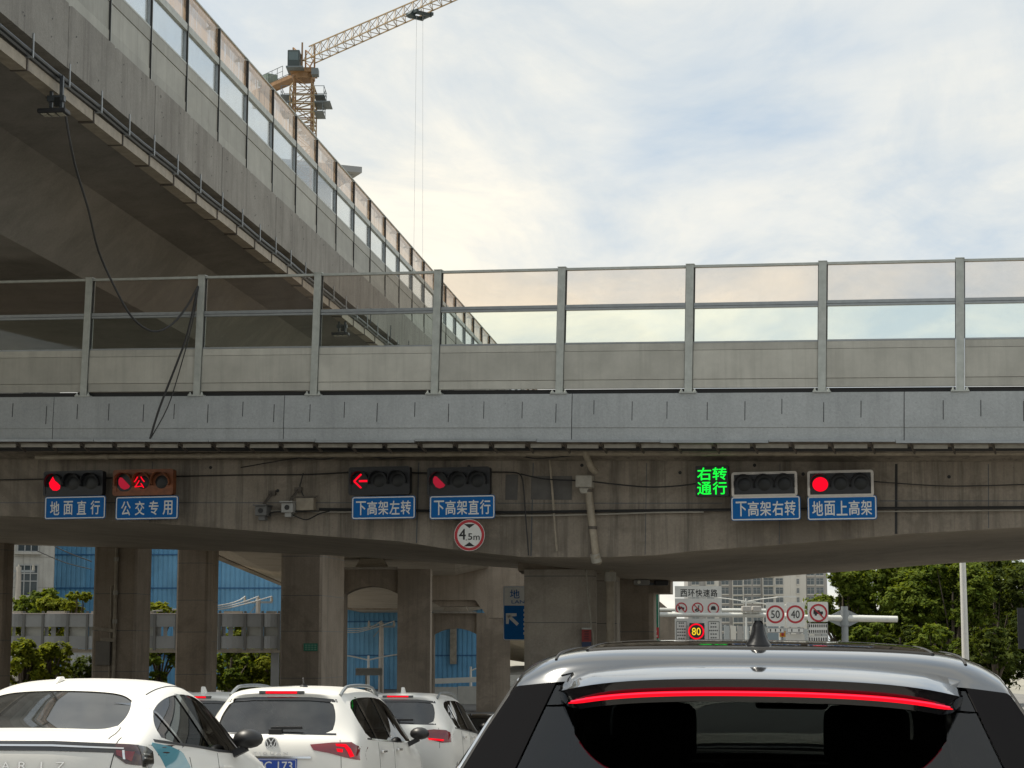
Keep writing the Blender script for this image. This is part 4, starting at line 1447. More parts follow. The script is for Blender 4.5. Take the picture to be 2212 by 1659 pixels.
def speed(px0, py0, px1, py1, cxp, cyp, num, lab, sub):
    c, w, h = quad(px0, py0, px1, py1, Yt - .3)
    o = thing('speed_sign', lab, 'sign', c, group='round speed and ban signs on the white arm')
    MB().prism(rrect(w, h, .06), 0, .03).build('plate', SIGN_WHITE, o)
    x, z = rel(cxp, cyp, Yt - .3, c)
    if num:
        MB().ring((x, z), .295, .375, -.008, .001, 36).build('red_ring', SIGN_RED, o)
        inst(text_mesh(num, .36, .32, SIGN_BLACK, bold=.015), 'numeral', o, (x, -.002, z))
    else:
        ban(o, x, z, .375, 'truck')
    for (a0, b0, a1, b1, n, rows) in sub:
        (xa, za_), (xe, ze) = rel(a0, b1, Yt - .3, c), rel(a1, b0, Yt - .3, c)
        MB().box(xa, xe, .0, .028, za_, ze).build('sub_plate', SIGN_WHITE, o)
        fr_ = frame_ring(MB(), xe - xa - .02, ze - za_ - .02, .03, .014, -.004, .001)
        fr_.v = [(v[0] + (xa + xe) / 2, v[1], v[2] + (za_ + ze) / 2) for v in fr_.v]
        fr_.build('sub_border', SIGN_BLACK, o)
        b = MB()
        for r_ in range(rows):
            for i in range(n):
                xx = xa + (xe - xa) * (i + .7) / (n + .4)
                zz_ = ze - (ze - za_) * (r_ + .5) / rows
                hh_ = (ze - za_) * .26 / rows
                b.box(xx - .03, xx + .02, -.004, .001, zz_ - hh_, zz_ + hh_)
        b.build('small_print', SIGN_BLACK, o)['kind'] = 'stuff'
    return o


speed(1655, 1301, 1695, 1353, 1675, 1327, '50', 'white sign with a red ringed 50, left of the 40', [(1657, 1356, 1694, 1367, 3, 1)])
speed(1699, 1301, 1738, 1354, 1718, 1327, '40', 'white sign with a red ringed 40, between the 50 and the truck ban', [(1700, 1356, 1737, 1367, 2, 1)])
speed(1745, 1300, 1789, 1343, 1768, 1324, None, 'white sign banning trucks, nearest the grey pole', [(1746, 1346, 1788, 1370, 9, 2), (1746, 1373, 1788, 1390, 8, 1)])
c, w, h = quad(1698, 1370, 1738, 1395, Yt)
o = thing('hanging_board', 'pale blank board hanging below the ringed 40', 'sign', c)
MB().box(-w / 2, w / 2, 0, .03, -h / 2, h / 2).build('plate', SIGN_BACK, o)
MB().bar((-.2, .06, h / 2 - .1), (-.2, .06, h / 2 + .5), .05, .05).bar((.2, .06, h / 2 - .1), (.2, .06, h / 2 + .5), .05, .05).build('bracket', POLE, o)
c, w, h = quad(1684, 1363, 1697, 1376, 100)
o = thing('warning_sign', 'small orange square sign beyond the ringed 50', 'sign', c)
MB().box(-w / 2, w / 2, 0, .03, -h / 2, h / 2).build('plate', simple('sign_orange', (.62, .27, .02), .5), o)
MB().box(-.06, .06, -.005, .0, -.09, .09).build('print', SIGN_RED, o)
MB().tube([(0, .05, h / 2), (0, .05, gz(100) - c.z)], .04, 6).build('post', POLE, o)
# plain white pole on the right and the dark sign at the frame edge
o = thing('lamp_post', 'tall plain white pole in front of the right-hand trees', 'lamp post', (P(2085, 1400, 76).x, 76, gz(76)))
MB().tube([(0, 0, 0), (0, 0, 9.5)], .15, 12, r2=.10).build('pole', simple('white_pole', (.62, .61, .58), .4, var=.06), o, smooth=True)
MB().tube([(0, 0, 9.4), (.5, 0, 9.8), (2.0, 0, 9.95)], .06, 8).build('arm', POLE, o, smooth=True)
MB().box(1.8, 2.6, -.12, .12, 9.88, 9.98).build('lamp_head', POLE, o)
c, w, h = quad(2199, 1313, 2240, 1402, 70)
o = thing('road_sign', 'dark back of a sign at the right edge before the trees', 'sign', c)
MB().box(-w / 2, w / 2, 0, .06, -h / 2, h / 2).build('plate', LAMP_BLACK, o)
MB().tube([(.1, .05, -h / 2), (.1, .05, gz(70) - c.z)], .06, 8).build('post', BRACKET, o)
# ================================================================== DISTANT BUILDINGS
# blue corrugated hall
Yb = 150
bl = P(108, 1400, Yb)
BLUE = simple('blue_sheet', (.105, .30, .50), .55, var=.16, vscale=.5)
BLUE2 = simple('blue_sheet_worn', (.13, .32, .50), .6, var=.16, vscale=.5)
hall = thing('blue_hall', 'large blue sheet-clad hall behind the columns', 'building', (bl.x, Yb, gz(Yb)))
WD, HT_ = 33.0, 15.0
MB().box(.1, WD - .1, .08, 18, 0, HT_ - .2).build('body', BLUE, hall)
pw, phh = WD / 13, HT_ / 6
b = MB()
nrib = 7
for i in range(nrib):
    x = .02 + (pw - .04) * i / nrib
    q = (pw - .04) / nrib
    b.add([(x, 0, .02), (x + q * .6, 0, .02), (x + q * .7, .05, .02), (x + q, .05, .02), (x, 0, phh - .02), (x + q * .6, 0, phh - .02), (x + q * .7, .05, phh - .02), (x + q, .05, phh - .02)], [(0, 1, 5, 4), (1, 2, 6, 5), (2, 3, 7, 6)])
sh1, sh2 = b.mesh('panel', BLUE), b.mesh('panel', BLUE2)
rg = random.Random(11)
for i in range(13):
    for j in range(6):
        inst(sh2 if rg.random() < .35 else sh1, 'panel', hall, (i * pw, rg.uniform(-.015, .015), j * phh))
b = MB()
for j in range(1, 6):
    b.box(0, WD, -.05, .0, j * phh - .05, j * phh + .05)
b.build('joint_strip', simple('blue_trim', (.02, .11, .25), .5), hall)
RB = P(985, 1400, Yb - .3).x - bl.x
MB().box(RB - .45, RB + .05, -.25, -.1, P(985, 1408, Yb).z - gz(Yb) - .9, P(985, 1352, Yb).z - gz(Yb) + .8).build('rust_streak', simple('tan_sheet', (.26, .235, .19), .7, var=.3), hall)

# grey building at the far left
Yq = 132
q0 = P(112, 1400, Yq)
gb = thing('grey_building', 'plain grey building with dark windows behind the walkway', 'building', (q0.x, Yq, gz(Yq)), radians(13.5))
GREYW = concrete('grey_render', (.33, .325, .30), (.40, .395, .37), amt=.3, patch=.1)
MB().box(-26, 0, 0, 20, 0, 26).build('wall', GREYW, gb)
b = MB()
for z in range(1, 26, 2):
    b.box(-26, .02, -.012, .0, z - .012, z + .012)
for x in range(0, 26, 2):
    b.box(-x - .012, -x + .012, -.012, .0, 0, 26)
b.build('joint_line', simple('render_joint', (.2, .195, .18), .8), gb)
dkgl = simple('dark_window_glass', (.03, .045, .055), .08, spec=.8)
wf = simple('window_frame_grey', (.30, .31, .31), .5)
wm = MB()
wm.box(-.66, .66, -.02, .0, -1.0, 1.0, 0)
for x in (-.66, -.2, .2, .66):
    wm.box(x - .03, x + .03, -.09, -.02, -1.0, 1.0, 1)
for z in (-1.0, -.05, .45, 1.0):
    wm.box(-.66, .66, -.085, -.021, z - .03, z + .03, 1)
wmm = wm.mesh('window', [dkgl, wf])
sillm = MB().box(-.85, .85, -.28, .0, -1.2, -1.02).mesh('sill', GREYW)
for c_ in range(4):
    for r_ in range(6):
        z = P(56, 1254, Yq).z - gz(Yq) + (r_ - 1) * 2.9
        if z < 1:
            continue
        ww = inst(wmm, 'window', gb, (-1.72 - c_ * 3.3, 0, z))
        inst(sillm, 'sill', ww)

# apartment tower beyond the trees
Ya = 600
ap = thing('apartment_tower', 'pale residential tower with rows of windows above the road signs', 'building', (P(1488, 1400, Ya).x, Ya, gz(Ya)))
WALL = simple('tower_render', (.52, .50, .46), .8, var=.06, vscale=.1)
WALL2 = simple('tower_grey_render', (.30, .29, .28), .8, var=.06, vscale=.1)
bays = [(0, 38, WALL2), (38, 66, WALL), (66, 95, WALL2), (95, 118, WALL), (118, 160, WALL2), (160, 220, WALL), (220, 254, WALL), (254, 300, WALL2)]
sc = 600 / F
for x0_, x1_, m_ in bays:
    MB().box(x0_ * sc, x1_ * sc - .02, (0 if m_ is WALL else .8), 14, 0, 44).build('bay', m_, ap)
gls = simple('tower_glass', (.055, .075, .085), .1, spec=.8)
def towin(w_, h_):
    m = MB()
    m.box(-w_ / 2, w_ / 2, -.03, .0, -h_ / 2, h_ / 2, 0)
    for x in (-w_ / 2, 0, w_ / 2):
        m.box(x - .07, x + .07, -.14, -.03, -h_ / 2, h_ / 2, 1)
    m.box(-w_ / 2 - .1, w_ / 2 + .1, -.35, -.031, -h_ / 2 - .3, -h_ / 2, 2)
    m.box(-w_ / 2, w_ / 2, -.13, -.032, h_ * .12, h_ * .12 + .1, 1)
    return m.mesh('window', [gls, wf, WALL])
W1, W2, W3 = towin(2.2, 1.9), towin(2.9, 2.2), towin(.7, 1.5)
lev = [P(1500, 1236 + i * 20.0, Ya).z - gz(Ya) for i in range(11)]
for z in lev:
    if z < 1:
        continue
    for px, me, yy in ((16, W1, .8), (48, W1, 0), (80, W1, .8), (106, W2, 0), (128, W1, .8), (148, W1, .8), (172, W2, 0), (196, W1, 0), (236, W3, 0), (264, W1, .8), (284, W1, .8)):
        inst(me, 'window', ap, (px * sc, yy, z))
b = MB()
for z in lev:
    b.box(95 * sc, 118 * sc, -1.2, -.01, z - 1.45, z - 1.25).box(160 * sc, 186 * sc, -1.0, -.01, z - 1.45, z - 1.25)
    for px in (95, 118, 160, 186):
        b.bar((px * sc, -1.1, z - 1.3), (px * sc, -1.1, z + 1.3), .18, .18)
b.build('balcony', WALL, ap)
# roof slab of another tower peeping over the viaduct
Yr = 260
pr = P(782, 366, Yr)
rf = thing('tower_block', 'grey tower whose flat roof slab juts out above the viaduct barrier', 'building', (pr.x, Yr, gz(Yr)), radians(24))
zr = pr.z - gz(Yr)
SLAB = simple('slab_grey', (.27, .275, .28), .7, var=.08, vscale=.2)
MB().box(-14, 0, 0, 16, zr - .45, zr + .35).build('roof_slab', SLAB, rf)
MB().prism([(-14, zr - .45), (-.6, zr - .45), (-3.4, zr - 1.9), (-14, zr - 1.9)], 1.5, 14).build('cornice', SLAB, rf)
MB().box(-14, -3.6, 2, 13.5, 0, zr - 1.9).build('wall', WALL2, rf)

# ================================================================== TOWER CRANE
CR = simple('crane_paint', (.27, .15, .065), .55, var=.25, vscale=.8)
CRY = simple('crane_yellow', (.31, .22, .115), .55, var=.2, vscale=.8)
CRD = simple('crane_dark', (.035, .05, .05), .5)
CRG = simple('crane_grey_deck', (.14, .16, .17), .6)
CRB = simple('crane_ballast', (.36, .30, .23), .8, var=.2)
Yc = 200
pb = P(656, 160, Yc)
crane = thing('tower_crane', 'orange tower crane with its lattice jib rising to the right', 'crane', (pb.x, Yc, gz(Yc)))
zc0 = pb.z - gz(Yc)                       # slewing level
jd = Vector((.60, -.80, 0)).normalized()  # jib direction
jn = Vector((-jd.y, jd.x, 0))
b = MB()
hw = .92
for sx in (-1, 1):
    for sy in (-1, 1):
        b.bar((sx * hw, sy * hw, 0), (sx * hw, sy * hw, zc0 - .6), .16, .16)
nz_ = int(zc0 / 1.5)
for i in range(nz_):
    z0_, z1_ = i * 1.5, i * 1.5 + 1.5
    for s_ in (-1, 1):
        b.bar((-hw, s_ * hw, z0_ if i % 2 else z1_), (hw, s_ * hw, z1_ if i % 2 else z0_), .075, .075)
        b.bar((s_ * hw, -hw, z0_ if i % 2 else z1_), (s_ * hw, hw, z1_ if i % 2 else z0_), .075, .075)
        b.bar((-hw, s_ * hw, z0_), (hw, s_ * hw, z0_), .07, .07)
        b.bar((s_ * hw, -hw, z0_), (s_ * hw, hw, z0_), .07, .07)
b.build('mast', CR, crane)
# climbing cage with its decks
b = MB()
hc = 1.25
zt_, zb_ = P(656, 195, Yc).z - gz(Yc), P(656, 262, Yc).z - gz(Yc)
for sx in (-1, 1):
    for sy in (-1, 1):
        b.bar((sx * hc, sy * hc, zb_ - 1.4), (sx * hc, sy * hc, zt_), .13, .13)
        b.bar((sx * hc, sy * hc, zt_), (sx * hw, sy * hw, zt_ + .6), .10, .10)
for i in range(6):
    z_ = zb_ - 1.0 + (zt_ - zb_ + 1.0) * i / 5
    for s_ in (-1, 1):
        b.bar((-hc, s_ * hc, z_), (hc, s_ * hc, z_), .09, .09).bar((s_ * hc, -hc, z_), (s_ * hc, hc, z_), .09, .09)
        if i < 5:
            b.bar((-hc, s_ * hc, z_), (hc, s_ * hc, z_ + .8), .06, .06)
b.build('climbing_cage', CRY, crane)
for py, ext_ in ((214, 2.3), (228, 2.9), (249, 2.2)):
    z_ = P(656, py, Yc).z - gz(Yc)
    MB().box(-2.2 if py != 228 else -1.5, -hc, -1.5, 1.5, z_, z_ + .09).build('deck', CRG, crane)
    b = MB()
    b.box(hc, ext_, -1.5, 1.5, z_, z_ + .09)
    if py != 228:
        for x in (-2.15, ext_ - .05):
            for y in (-1.45, 0, 1.45):
                b.bar((x, y, z_), (x, y, z_ + 1.0), .05, .05)
            for q in (.5, 1.0):
                b.bar((x, -1.45, z_ + q), (x, 1.45, z_ + q), .05, .05)
        for y in (-1.45, 1.45):
            b.bar((hc, y, z_ + 1.0), (ext_, y, z_ + 1.0), .05, .05).bar((-2.2, y, z_ + 1.0), (-hc, y, z_ + 1.0), .05, .05)
    b.build('deck', CRG, crane)
# slewing ring, cab, machinery box
b = MB()
b.tube([(0, 0, zc0 - .7), (0, 0, zc0 - .1)], 1.2, 14).box(-1.3, 1.3, -1.3, 1.3, zc0 - .1, zc0 + .35)
b.build('slewing_ring', CR, crane)


def at_(a, s, z):
    q = jd * a + jn * s
    return (q.x, q.y, zc0 + z)


b = MB()
for s_ in (-.75, .75):
    b.bar(at_(-.9, s_, .3), at_(-.9, s_, 2.9), .16, .16).bar(at_(.9, s_, .3), at_(.9, s_, 3.0), .16, .16)
    b.bar(at_(-.9, s_, .3), at_(.9, s_, 1.6), .1, .1).bar(at_(.9, s_, 1.6), at_(-.9, s_, 2.9), .1, .1).bar(at_(-.9, s_, 1.6), at_(.9, s_, .3), .08, .08)
b.build('turntable_frame', CR, crane)
q = P(636, 131, Yc - 1.5)
ctr = Vector((q.x - pb.x, -1.5, q.z - gz(Yc)))
MB().box(ctr.x - .62, ctr.x + .62, -2.4, -.6, ctr.z - .85, ctr.z + .9).build('cab', CRD, crane, bevel=.08)
MB().box(ctr.x - .75, ctr.x + 1.0, -2.6, .4, ctr.z - 1.0, ctr.z - .86).build('cab_deck', CRG, crane)
MB().box(ctr.x - .5, ctr.x + .5, -2.42, -2.39, ctr.z - .2, ctr.z + .7).build('cab_window', simple('cab_glass', (.10, .13, .13), .1), crane)
q = P(690, 155, Yc - 2)
MB().box(q.x - pb.x - .8, q.x - pb.x - .1, -2.4, -1.2, q.z - gz(Yc) - .35, q.z - gz(Yc) + .3).build('machinery_box', CRG, crane)
# jib: triangular lattice, apex up, tapering
b = MB()
JL = 46
nb_ = 30
def chord(i, which):
    a = 1.0 + JL * i / nb_
    hgt = 1.65 - .65 * min(1, i / nb_ * 1.2)
    if which == 0:
        return at_(a, 0, 1.05 + hgt)
    return at_(a, .72 if which == 1 else -.72, 1.05)
for i in range(nb_):
    for k in range(3):
        b.bar(chord(i, k), chord(i + 1, k), .10 if k else .12, .10)
    mid = [(Vector(chord(i, 0)) + Vector(chord(i + 1, 0))) / 2]
    for k in (1, 2):
        b.bar(chord(i, k), mid[0], .05, .05).bar(mid[0], chord(i + 1, k), .05, .05)
    b.bar(chord(i, 1), chord(i, 2), .06, .06).bar(chord(i, 1), chord(i + 1, 2), .05, .05)
b.build('jib', CRY, crane)
# trolley and its hoist ropes
ti = None
best = 1e9
for i in range(nb_ * 4):
    w_ = Vector(at_(1.0 + JL * i / nb_ / 4, 0, 1.0)) + Vector((pb.x, Yc, gz(Yc)))
    Mi = co.rotation_euler.to_matrix().inverted() @ (w_ - EYEV)
    px = CX + F * Mi.x / -Mi.z
    if abs(px - 907) < best:
        best, ti = abs(px - 907), 1.0 + JL * i / nb_ / 4
b = MB()
b.box(*[0, 0, 0, 0, 0, 0]) if False else None
for s_ in (-.85, .85):
    b.bar(at_(ti - .9, s_, .82), at_(ti + .9, s_, .82), .25, .3)
b.bar(at_(ti - .7, -.85, .7), at_(ti - .7, .85, .7), .2, .35).bar(at_(ti + .7, -.85, .7), at_(ti + .7, .85, .7), .2, .35).bar(at_(ti, -1.1, .45), at_(ti, -.7, .95), .6, .5)
b.build('trolley', CRD, crane)
b = MB()
for da in (-.28, .28):
    a = Vector(at_(ti + da * .4, da, .6))
    b.tube([a, (a.x + da, a.y, 9)], .013, 5)
b.build('hoist_rope', simple('rope_grey', (.42, .43, .44), .6), crane)
# counter jib
b = MB()
for s_ in (-.62, .62):
    b.bar(at_(-.4, s_, .0), at_(-9.5, s_, .05), .16, .42)
for i in range(6):
    b.bar(at_(-1 - i * 1.6, -.62, 0), at_(-2.6 - i * 1.6, .62, 0), .1, .1)
b.bar(at_(-.3, 0, -.12), at_(-9.4, 0, -.1), 1.1, .06)
b.build('counter_jib', CR, crane)
b = MB()
for s_ in (-1.0, 1.0):
    for i in range(7):
        b.bar(at_(-2.6 - i * 1.1, s_, .2), at_(-2.6 - i * 1.1, s_, 1.3), .05, .05)
    b.bar(at_(-2.6, s_, 1.3), at_(-9.4, s_, 1.3), .05, .05).bar(at_(-2.6, s_, .75), at_(-9.4, s_, .75), .04, .04)
b.build('guard_rail', CRG, crane)
MB().bar(at_(-6.2, -.1, .95), at_(-8.2, -.1, .95), 1.2, 1.0).build('winch', simple('winch_green', (.17, .22, .18), .6, var=.2), crane)
MB().bar(at_(-8.0, 0, -.95), at_(-8.6, 0, -.95), 1.5, 2.0).build('counterweight', CRB, crane)
MB().bar(at_(-8.8, 0, -.85), at_(-9.3, 0, -.85), 1.5, 1.8).build('counterweight', CRB, crane)

# ================================================================== WALKWAY AND LAMPS ON THE LEFT
Yw = 86
wk = thing('walkway', 'grey elevated walkway with panelled sides behind the columns', 'walkway', (P(-60, 1400, Yw).x, Yw, 0))
wx = lambda px: P(px, 1400, Yw).x - wk.location.x
wz = lambda py: P(300, py, Yw).z
WKP = simple('walkway_panel', (.235, .24, .24), .65, var=.14, vscale=.8)
WKD = simple('walkway_infill', (.30, .30, .275), .7, var=.12, vscale=.8)
MB().box(0, wx(604), .25, 3.2, wz(1410), wz(1402)).build('deck', C_PIER, wk)
posts_px = [-60, 10, 50, 91, 145, 187, 240, 290, 333, 380, 420, 474, 529, 566, 602]
postm_ = MB().box(-.05, .05, -.06, .06, wz(1405), wz(1320)).mesh('post', simple('walkway_post', (.12, .12, .115), .6))
for px in posts_px:
    inst(postm_, 'post', wk, (wx(px), 0, 0))
rg = random.Random(4)
for i, (a, e) in enumerate(zip(posts_px, posts_px[1:])):
    xa, xe = wx(a) + .055, wx(e) - .055
    bow = .10 if i % 2 else 0
    for nm, y0_, y1_ in (('upper_panel', 1354, 1326), ('lower_panel', 1401, 1374)):
        MB().grid([[(xa + (xe - xa) * t_ / 4, -bow * sin(pi * t_ / 4) - .02, wz(y0_)) for t_ in range(5)], [(xa + (xe - xa) * t_ / 4, -bow * sin(pi * t_ / 4) - .02, wz(y1_)) for t_ in range(5)], [(xa + (xe - xa) * t_ / 4, .05, wz(y1_)) for t_ in range(5)], [(xa + (xe - xa) * t_ / 4, .05, wz(y0_)) for t_ in range(5)]]).build(nm, WKP, wk)
    if a not in (10, 91, 333, 474):
        MB().box(xa, xe, .1, .14, wz(1374), wz(1354)).build('infill_panel', WKD, wk)
    else:
        f0 = rg.uniform(.15, .4)
        MB().box(xa, xa + (xe - xa) * f0, .1, .14, wz(1374), wz(1354)).build('infill_panel', WKP, wk)
        MB().box(xa + (xe - xa) * (f0 + .12), xa + (xe - xa) * (f0 + .32), .1, .14, wz(1374), wz(1354)).build('infill_panel', WKP, wk)
        MB().box(xe - (xe - xa) * .12, xe, .1, .14, wz(1374), wz(1354)).build('infill_panel', WKP, wk)
    if i % 2:
        MB().box(xa + .1, xe - .1, .0, .5, wz(1325), wz(1320)).build('cap', PVC_WHITE, wk)
MB().box(0, wx(604), -.07, .02, wz(1326.0), wz(1324.5)).build('coping', simple('pale_coping', (.55, .48, .45), .6), wk)
for px in (-30, 134, 262, 400, 590):
    MB().box(wx(px) - .16, wx(px) + .16, .6, 1.0, gz(Yw), wz(1410)).build('support', WKP, wk)
# site office under the walkway
c, w, h = quad(138, 1409, 205, 1448, 90)
o = thing('site_cabin', 'pale cabin under the walkway left of the piped column', 'cabin', (c.x, 90, gz(90)))
MB().box(-w / 2, w / 2, 0, 2.2, 0, c.z + h / 2 - gz(90)).build('wall', simple('cabin_white', (.36, .38, .38), .6, var=.1), o)
for i in range(3):
    MB().box(-w / 2 + .2 + i * .42, -w / 2 + .56 + i * .42, -.02, .0, c.z - gz(90) - .15, c.z - gz(90) + .3).build('window', simple('cabin_window', (.5, .53, .55), .3), o)


def upole(px, pytop, Y, label, ins_=True, r=.14):
    p = P(px, pytop, Y)
    o = thing('utility_pole', label, 'pole', (p.x, Y, gz(Y)), group='concrete utility poles')
    hgt = p.z - gz(Y)
    MB().tube([(0, 0, 0), (0, 0, hgt)], r * 1.3, 8, r2=r).build('post', simple('pole_concrete', (.40, .37, .33), .8, var=.1), o, smooth=True)
    MB().bar((-.85, 0, hgt - .25), (.85, 0, hgt - .25), .12, .12).bar((-.5, 0, hgt - .9), (0, 0, hgt - .3), .06, .06).build('crossarm', POLE, o)
    for x in (-.8, 0, .8):
        MB().tube([(x, 0, hgt - .2), (x, 0, hgt + .12)], .09, 8, r2=.05).build('insulator', PVC_WHITE, o)
    return o, hgt


u1, h1 = upole(41, 1224, 110, 'utility pole before the grey building with dark windows')
u2, h2_ = upole(558, 1292, 120, 'short utility pole with three insulators above the walkway')
u3_, h3_ = upole(824, 1345, 128, 'utility pole with wires seen through the nearer arch')
for x in (-.8, 0, .8):
    a = Vector((u2.location.x + x, 120, gz(120) + h2_ + .1))
    cable([a, P(520 + x * 10, 1302 + x * 4, 112), P(465, 1313 + x * 5, 104), P(330, 1320, 96)], .035, ('left', 'middle', 'right')[(int(x > -.1) + int(x > .1))] + 'most overhead wire on the three-insulator pole above the walkway' if x else 'middle overhead wire on the three-insulator pole above the walkway', simple('bare_wire', (.5, .5, .48), .4), sub=6, name='overhead_wire', cat='wire', group='overhead wires by the poles')
    a = Vector((u3_.location.x + x, 128, gz(128) + h3_ + .1))
    cable([a, P(795, 1357 + x * 4, 124), P(750, 1362 + x * 5, 118), P(640, 1350, 110)], .03, ('left', 'middle', 'right')[(int(x > -.1) + int(x > .1))] + 'most overhead wire on the pole in the nearer arch' if x else 'middle overhead wire on the pole in the nearer arch', sub=6, mat=MATS['bare_wire'], name='overhead_wire', cat='wire', group='overhead wires in the arch')
cable([P(118, 1180, 100), P(150, 1195, 100), P(198, 1213, 100)], .03, 'upper dark wire across the blue hall between the left columns', name='overhead_wire', cat='wire')
cable([P(80, 1190, 100), P(140, 1215, 100), P(198, 1230, 100)], .025, 'lower dark wire across the blue hall between the left columns', name='overhead_wire', cat='wire')


def streetlamp(px, pytop, Y, label, arms=2, ln=1.8, grp='far street lamps'):
    p = P(px, pytop, Y)
    o = thing('street_lamp', label, 'street lamp', (p.x, Y, gz(Y)), group=grp)
    hgt = p.z - gz(Y)
    mm = simple('lamp_white_paint', (.6, .6, .57), .4) if 'lamp_white_paint' not in MATS else MATS['lamp_white_paint']
    MB().tube([(0, 0, 0), (0, 0, hgt)], .10, 8, r2=.06).build('pole', mm, o, smooth=True)
    for s_ in ((-1, 1) if arms == 2 else (1,)):
        MB().tube([(0, 0, hgt - .25), (s_ * ln * .5, 0, hgt - .05), (s_ * ln, 0, hgt + .08)], .045, 6).build('arm', mm, o, smooth=True)
        MB().box(min(s_ * ln * .9, s_ * ln * 1.45), max(s_ * ln * .9, s_ * ln * 1.45), -.12, .12, hgt + .05, hgt + .16).build('lamp_head', mm, o)
    return o


streetlamp(796, 1416, 112, 'small double street lamp in the nearer arch')
streetlamp(1017, 1440, 120, 'small single street lamp in the farther arch', 1, .9)
streetlamp(1611, 1292, 150, 'white double street lamp before the apartment tower', 2, 2.6)
streetlamp(1683, 1333 - 30, 170, 'second white double street lamp right of the first', 2, 2.2)
# panel on two posts in the nearer arch
c, w, h = quad(768, 1446, 826, 1459, 100)
o = thing('sign_board', 'low horizontal panel on two posts in the nearer arch', 'sign', (c.x, 100, gz(100)))
zz_ = c.z - gz(100)
MB().box(-w / 2, w / 2, 0, .1, zz_ - h / 2, zz_ + h / 2).build('panel', simple('weathered_panel', (.25, .245, .22), .6, var=.2), o)
MB().box(-w / 2, w / 2, -.05, .12, zz_ + h / 2, zz_ + h / 2 + .07).build('top_strip', PVC_WHITE, o)
MB().bar((-w * .1, .05, 0), (-w * .1, .05, zz_), .09, .09).bar((w * .45, .05, 0), (w * .45, .05, zz_), .09, .09).build('post', PVC_WHITE, o)
# pale wall and hedge low in the farther arch
c, w, h = quad(945, 1475, 1060, 1535, 110)
o = thing('boundary_wall', 'pale panelled boundary wall low behind the white cars', 'wall', (P(930, 1480, 110).x, 110, gz(110)))
for i in range(14):
    MB().box(i * 1.5, i * 1.5 + 1.47, 0, .2, -1.0, P(980, 1474 - i * 1.3, 110).z - gz(110) - .25).build('panel', simple('pale_wall', (.46, .45, .41), .8, var=.08), o)
MB().bar((0, .1, P(940, 1472, 110).z - gz(110)), (20, .1, P(1100, 1452, 110).z - gz(110) + .3), .34, .28).build('coping', simple('pale_cap', (.58, .57, .52), .7), o)
# striped barrier beyond the gantry
nb2 = thing('noise_barrier', 'far noise barrier of pale upright sheets under the ring road board', 'noise barrier', (P(1565, 1400, 190).x, 190, gz(190)))
for i in range(16):
    x = i * .62
    MB().prism([(x, 0), (x + .5, 0), (x + .5, P(1600, 1352 + i * .6, 190).z - gz(190)), (x, P(1600, 1350 + i * .6, 190).z - gz(190))], .03 * (i % 2), .2).build('sheet', (STEEL_RAIL, WALL, WALL2)[i % 3], nb2)
MB().box(4.1, 5.4, -.3, .0, 0, P(1600, 1347, 190).z - gz(190)).build('pillar', simple('blue_grey_pillar', (.15, .19, .22), .6), nb2)
# ramp wall left of the gantry boards
dw = thing('ramp_wall', 'dark concrete ramp wall behind the green route sign', 'wall', (P(1427, 1400, 110).x, 110, gz(110)))
MB().prism([(-2, 0), (.9, 0), (.9, P(1440, 1330, 110).z - gz(110)), (.0, P(1440, 1300, 110).z - gz(110)), (-2, P(1440, 1270, 110).z - gz(110))], 0, 3).build('wall', C_FAR, dw)

# ================================================================== TREES
LEAF_A = leafmat('leaf_camphor', (.055, .088, .013), (.185, .225, .034))
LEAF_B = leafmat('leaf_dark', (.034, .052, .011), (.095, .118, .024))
LEAF_C = leafmat('leaf_bright', (.10, .13, .014), (.25, .26, .03))
BARK = simple('bark', (.10, .08, .06), .9, var=.3, vscale=4)


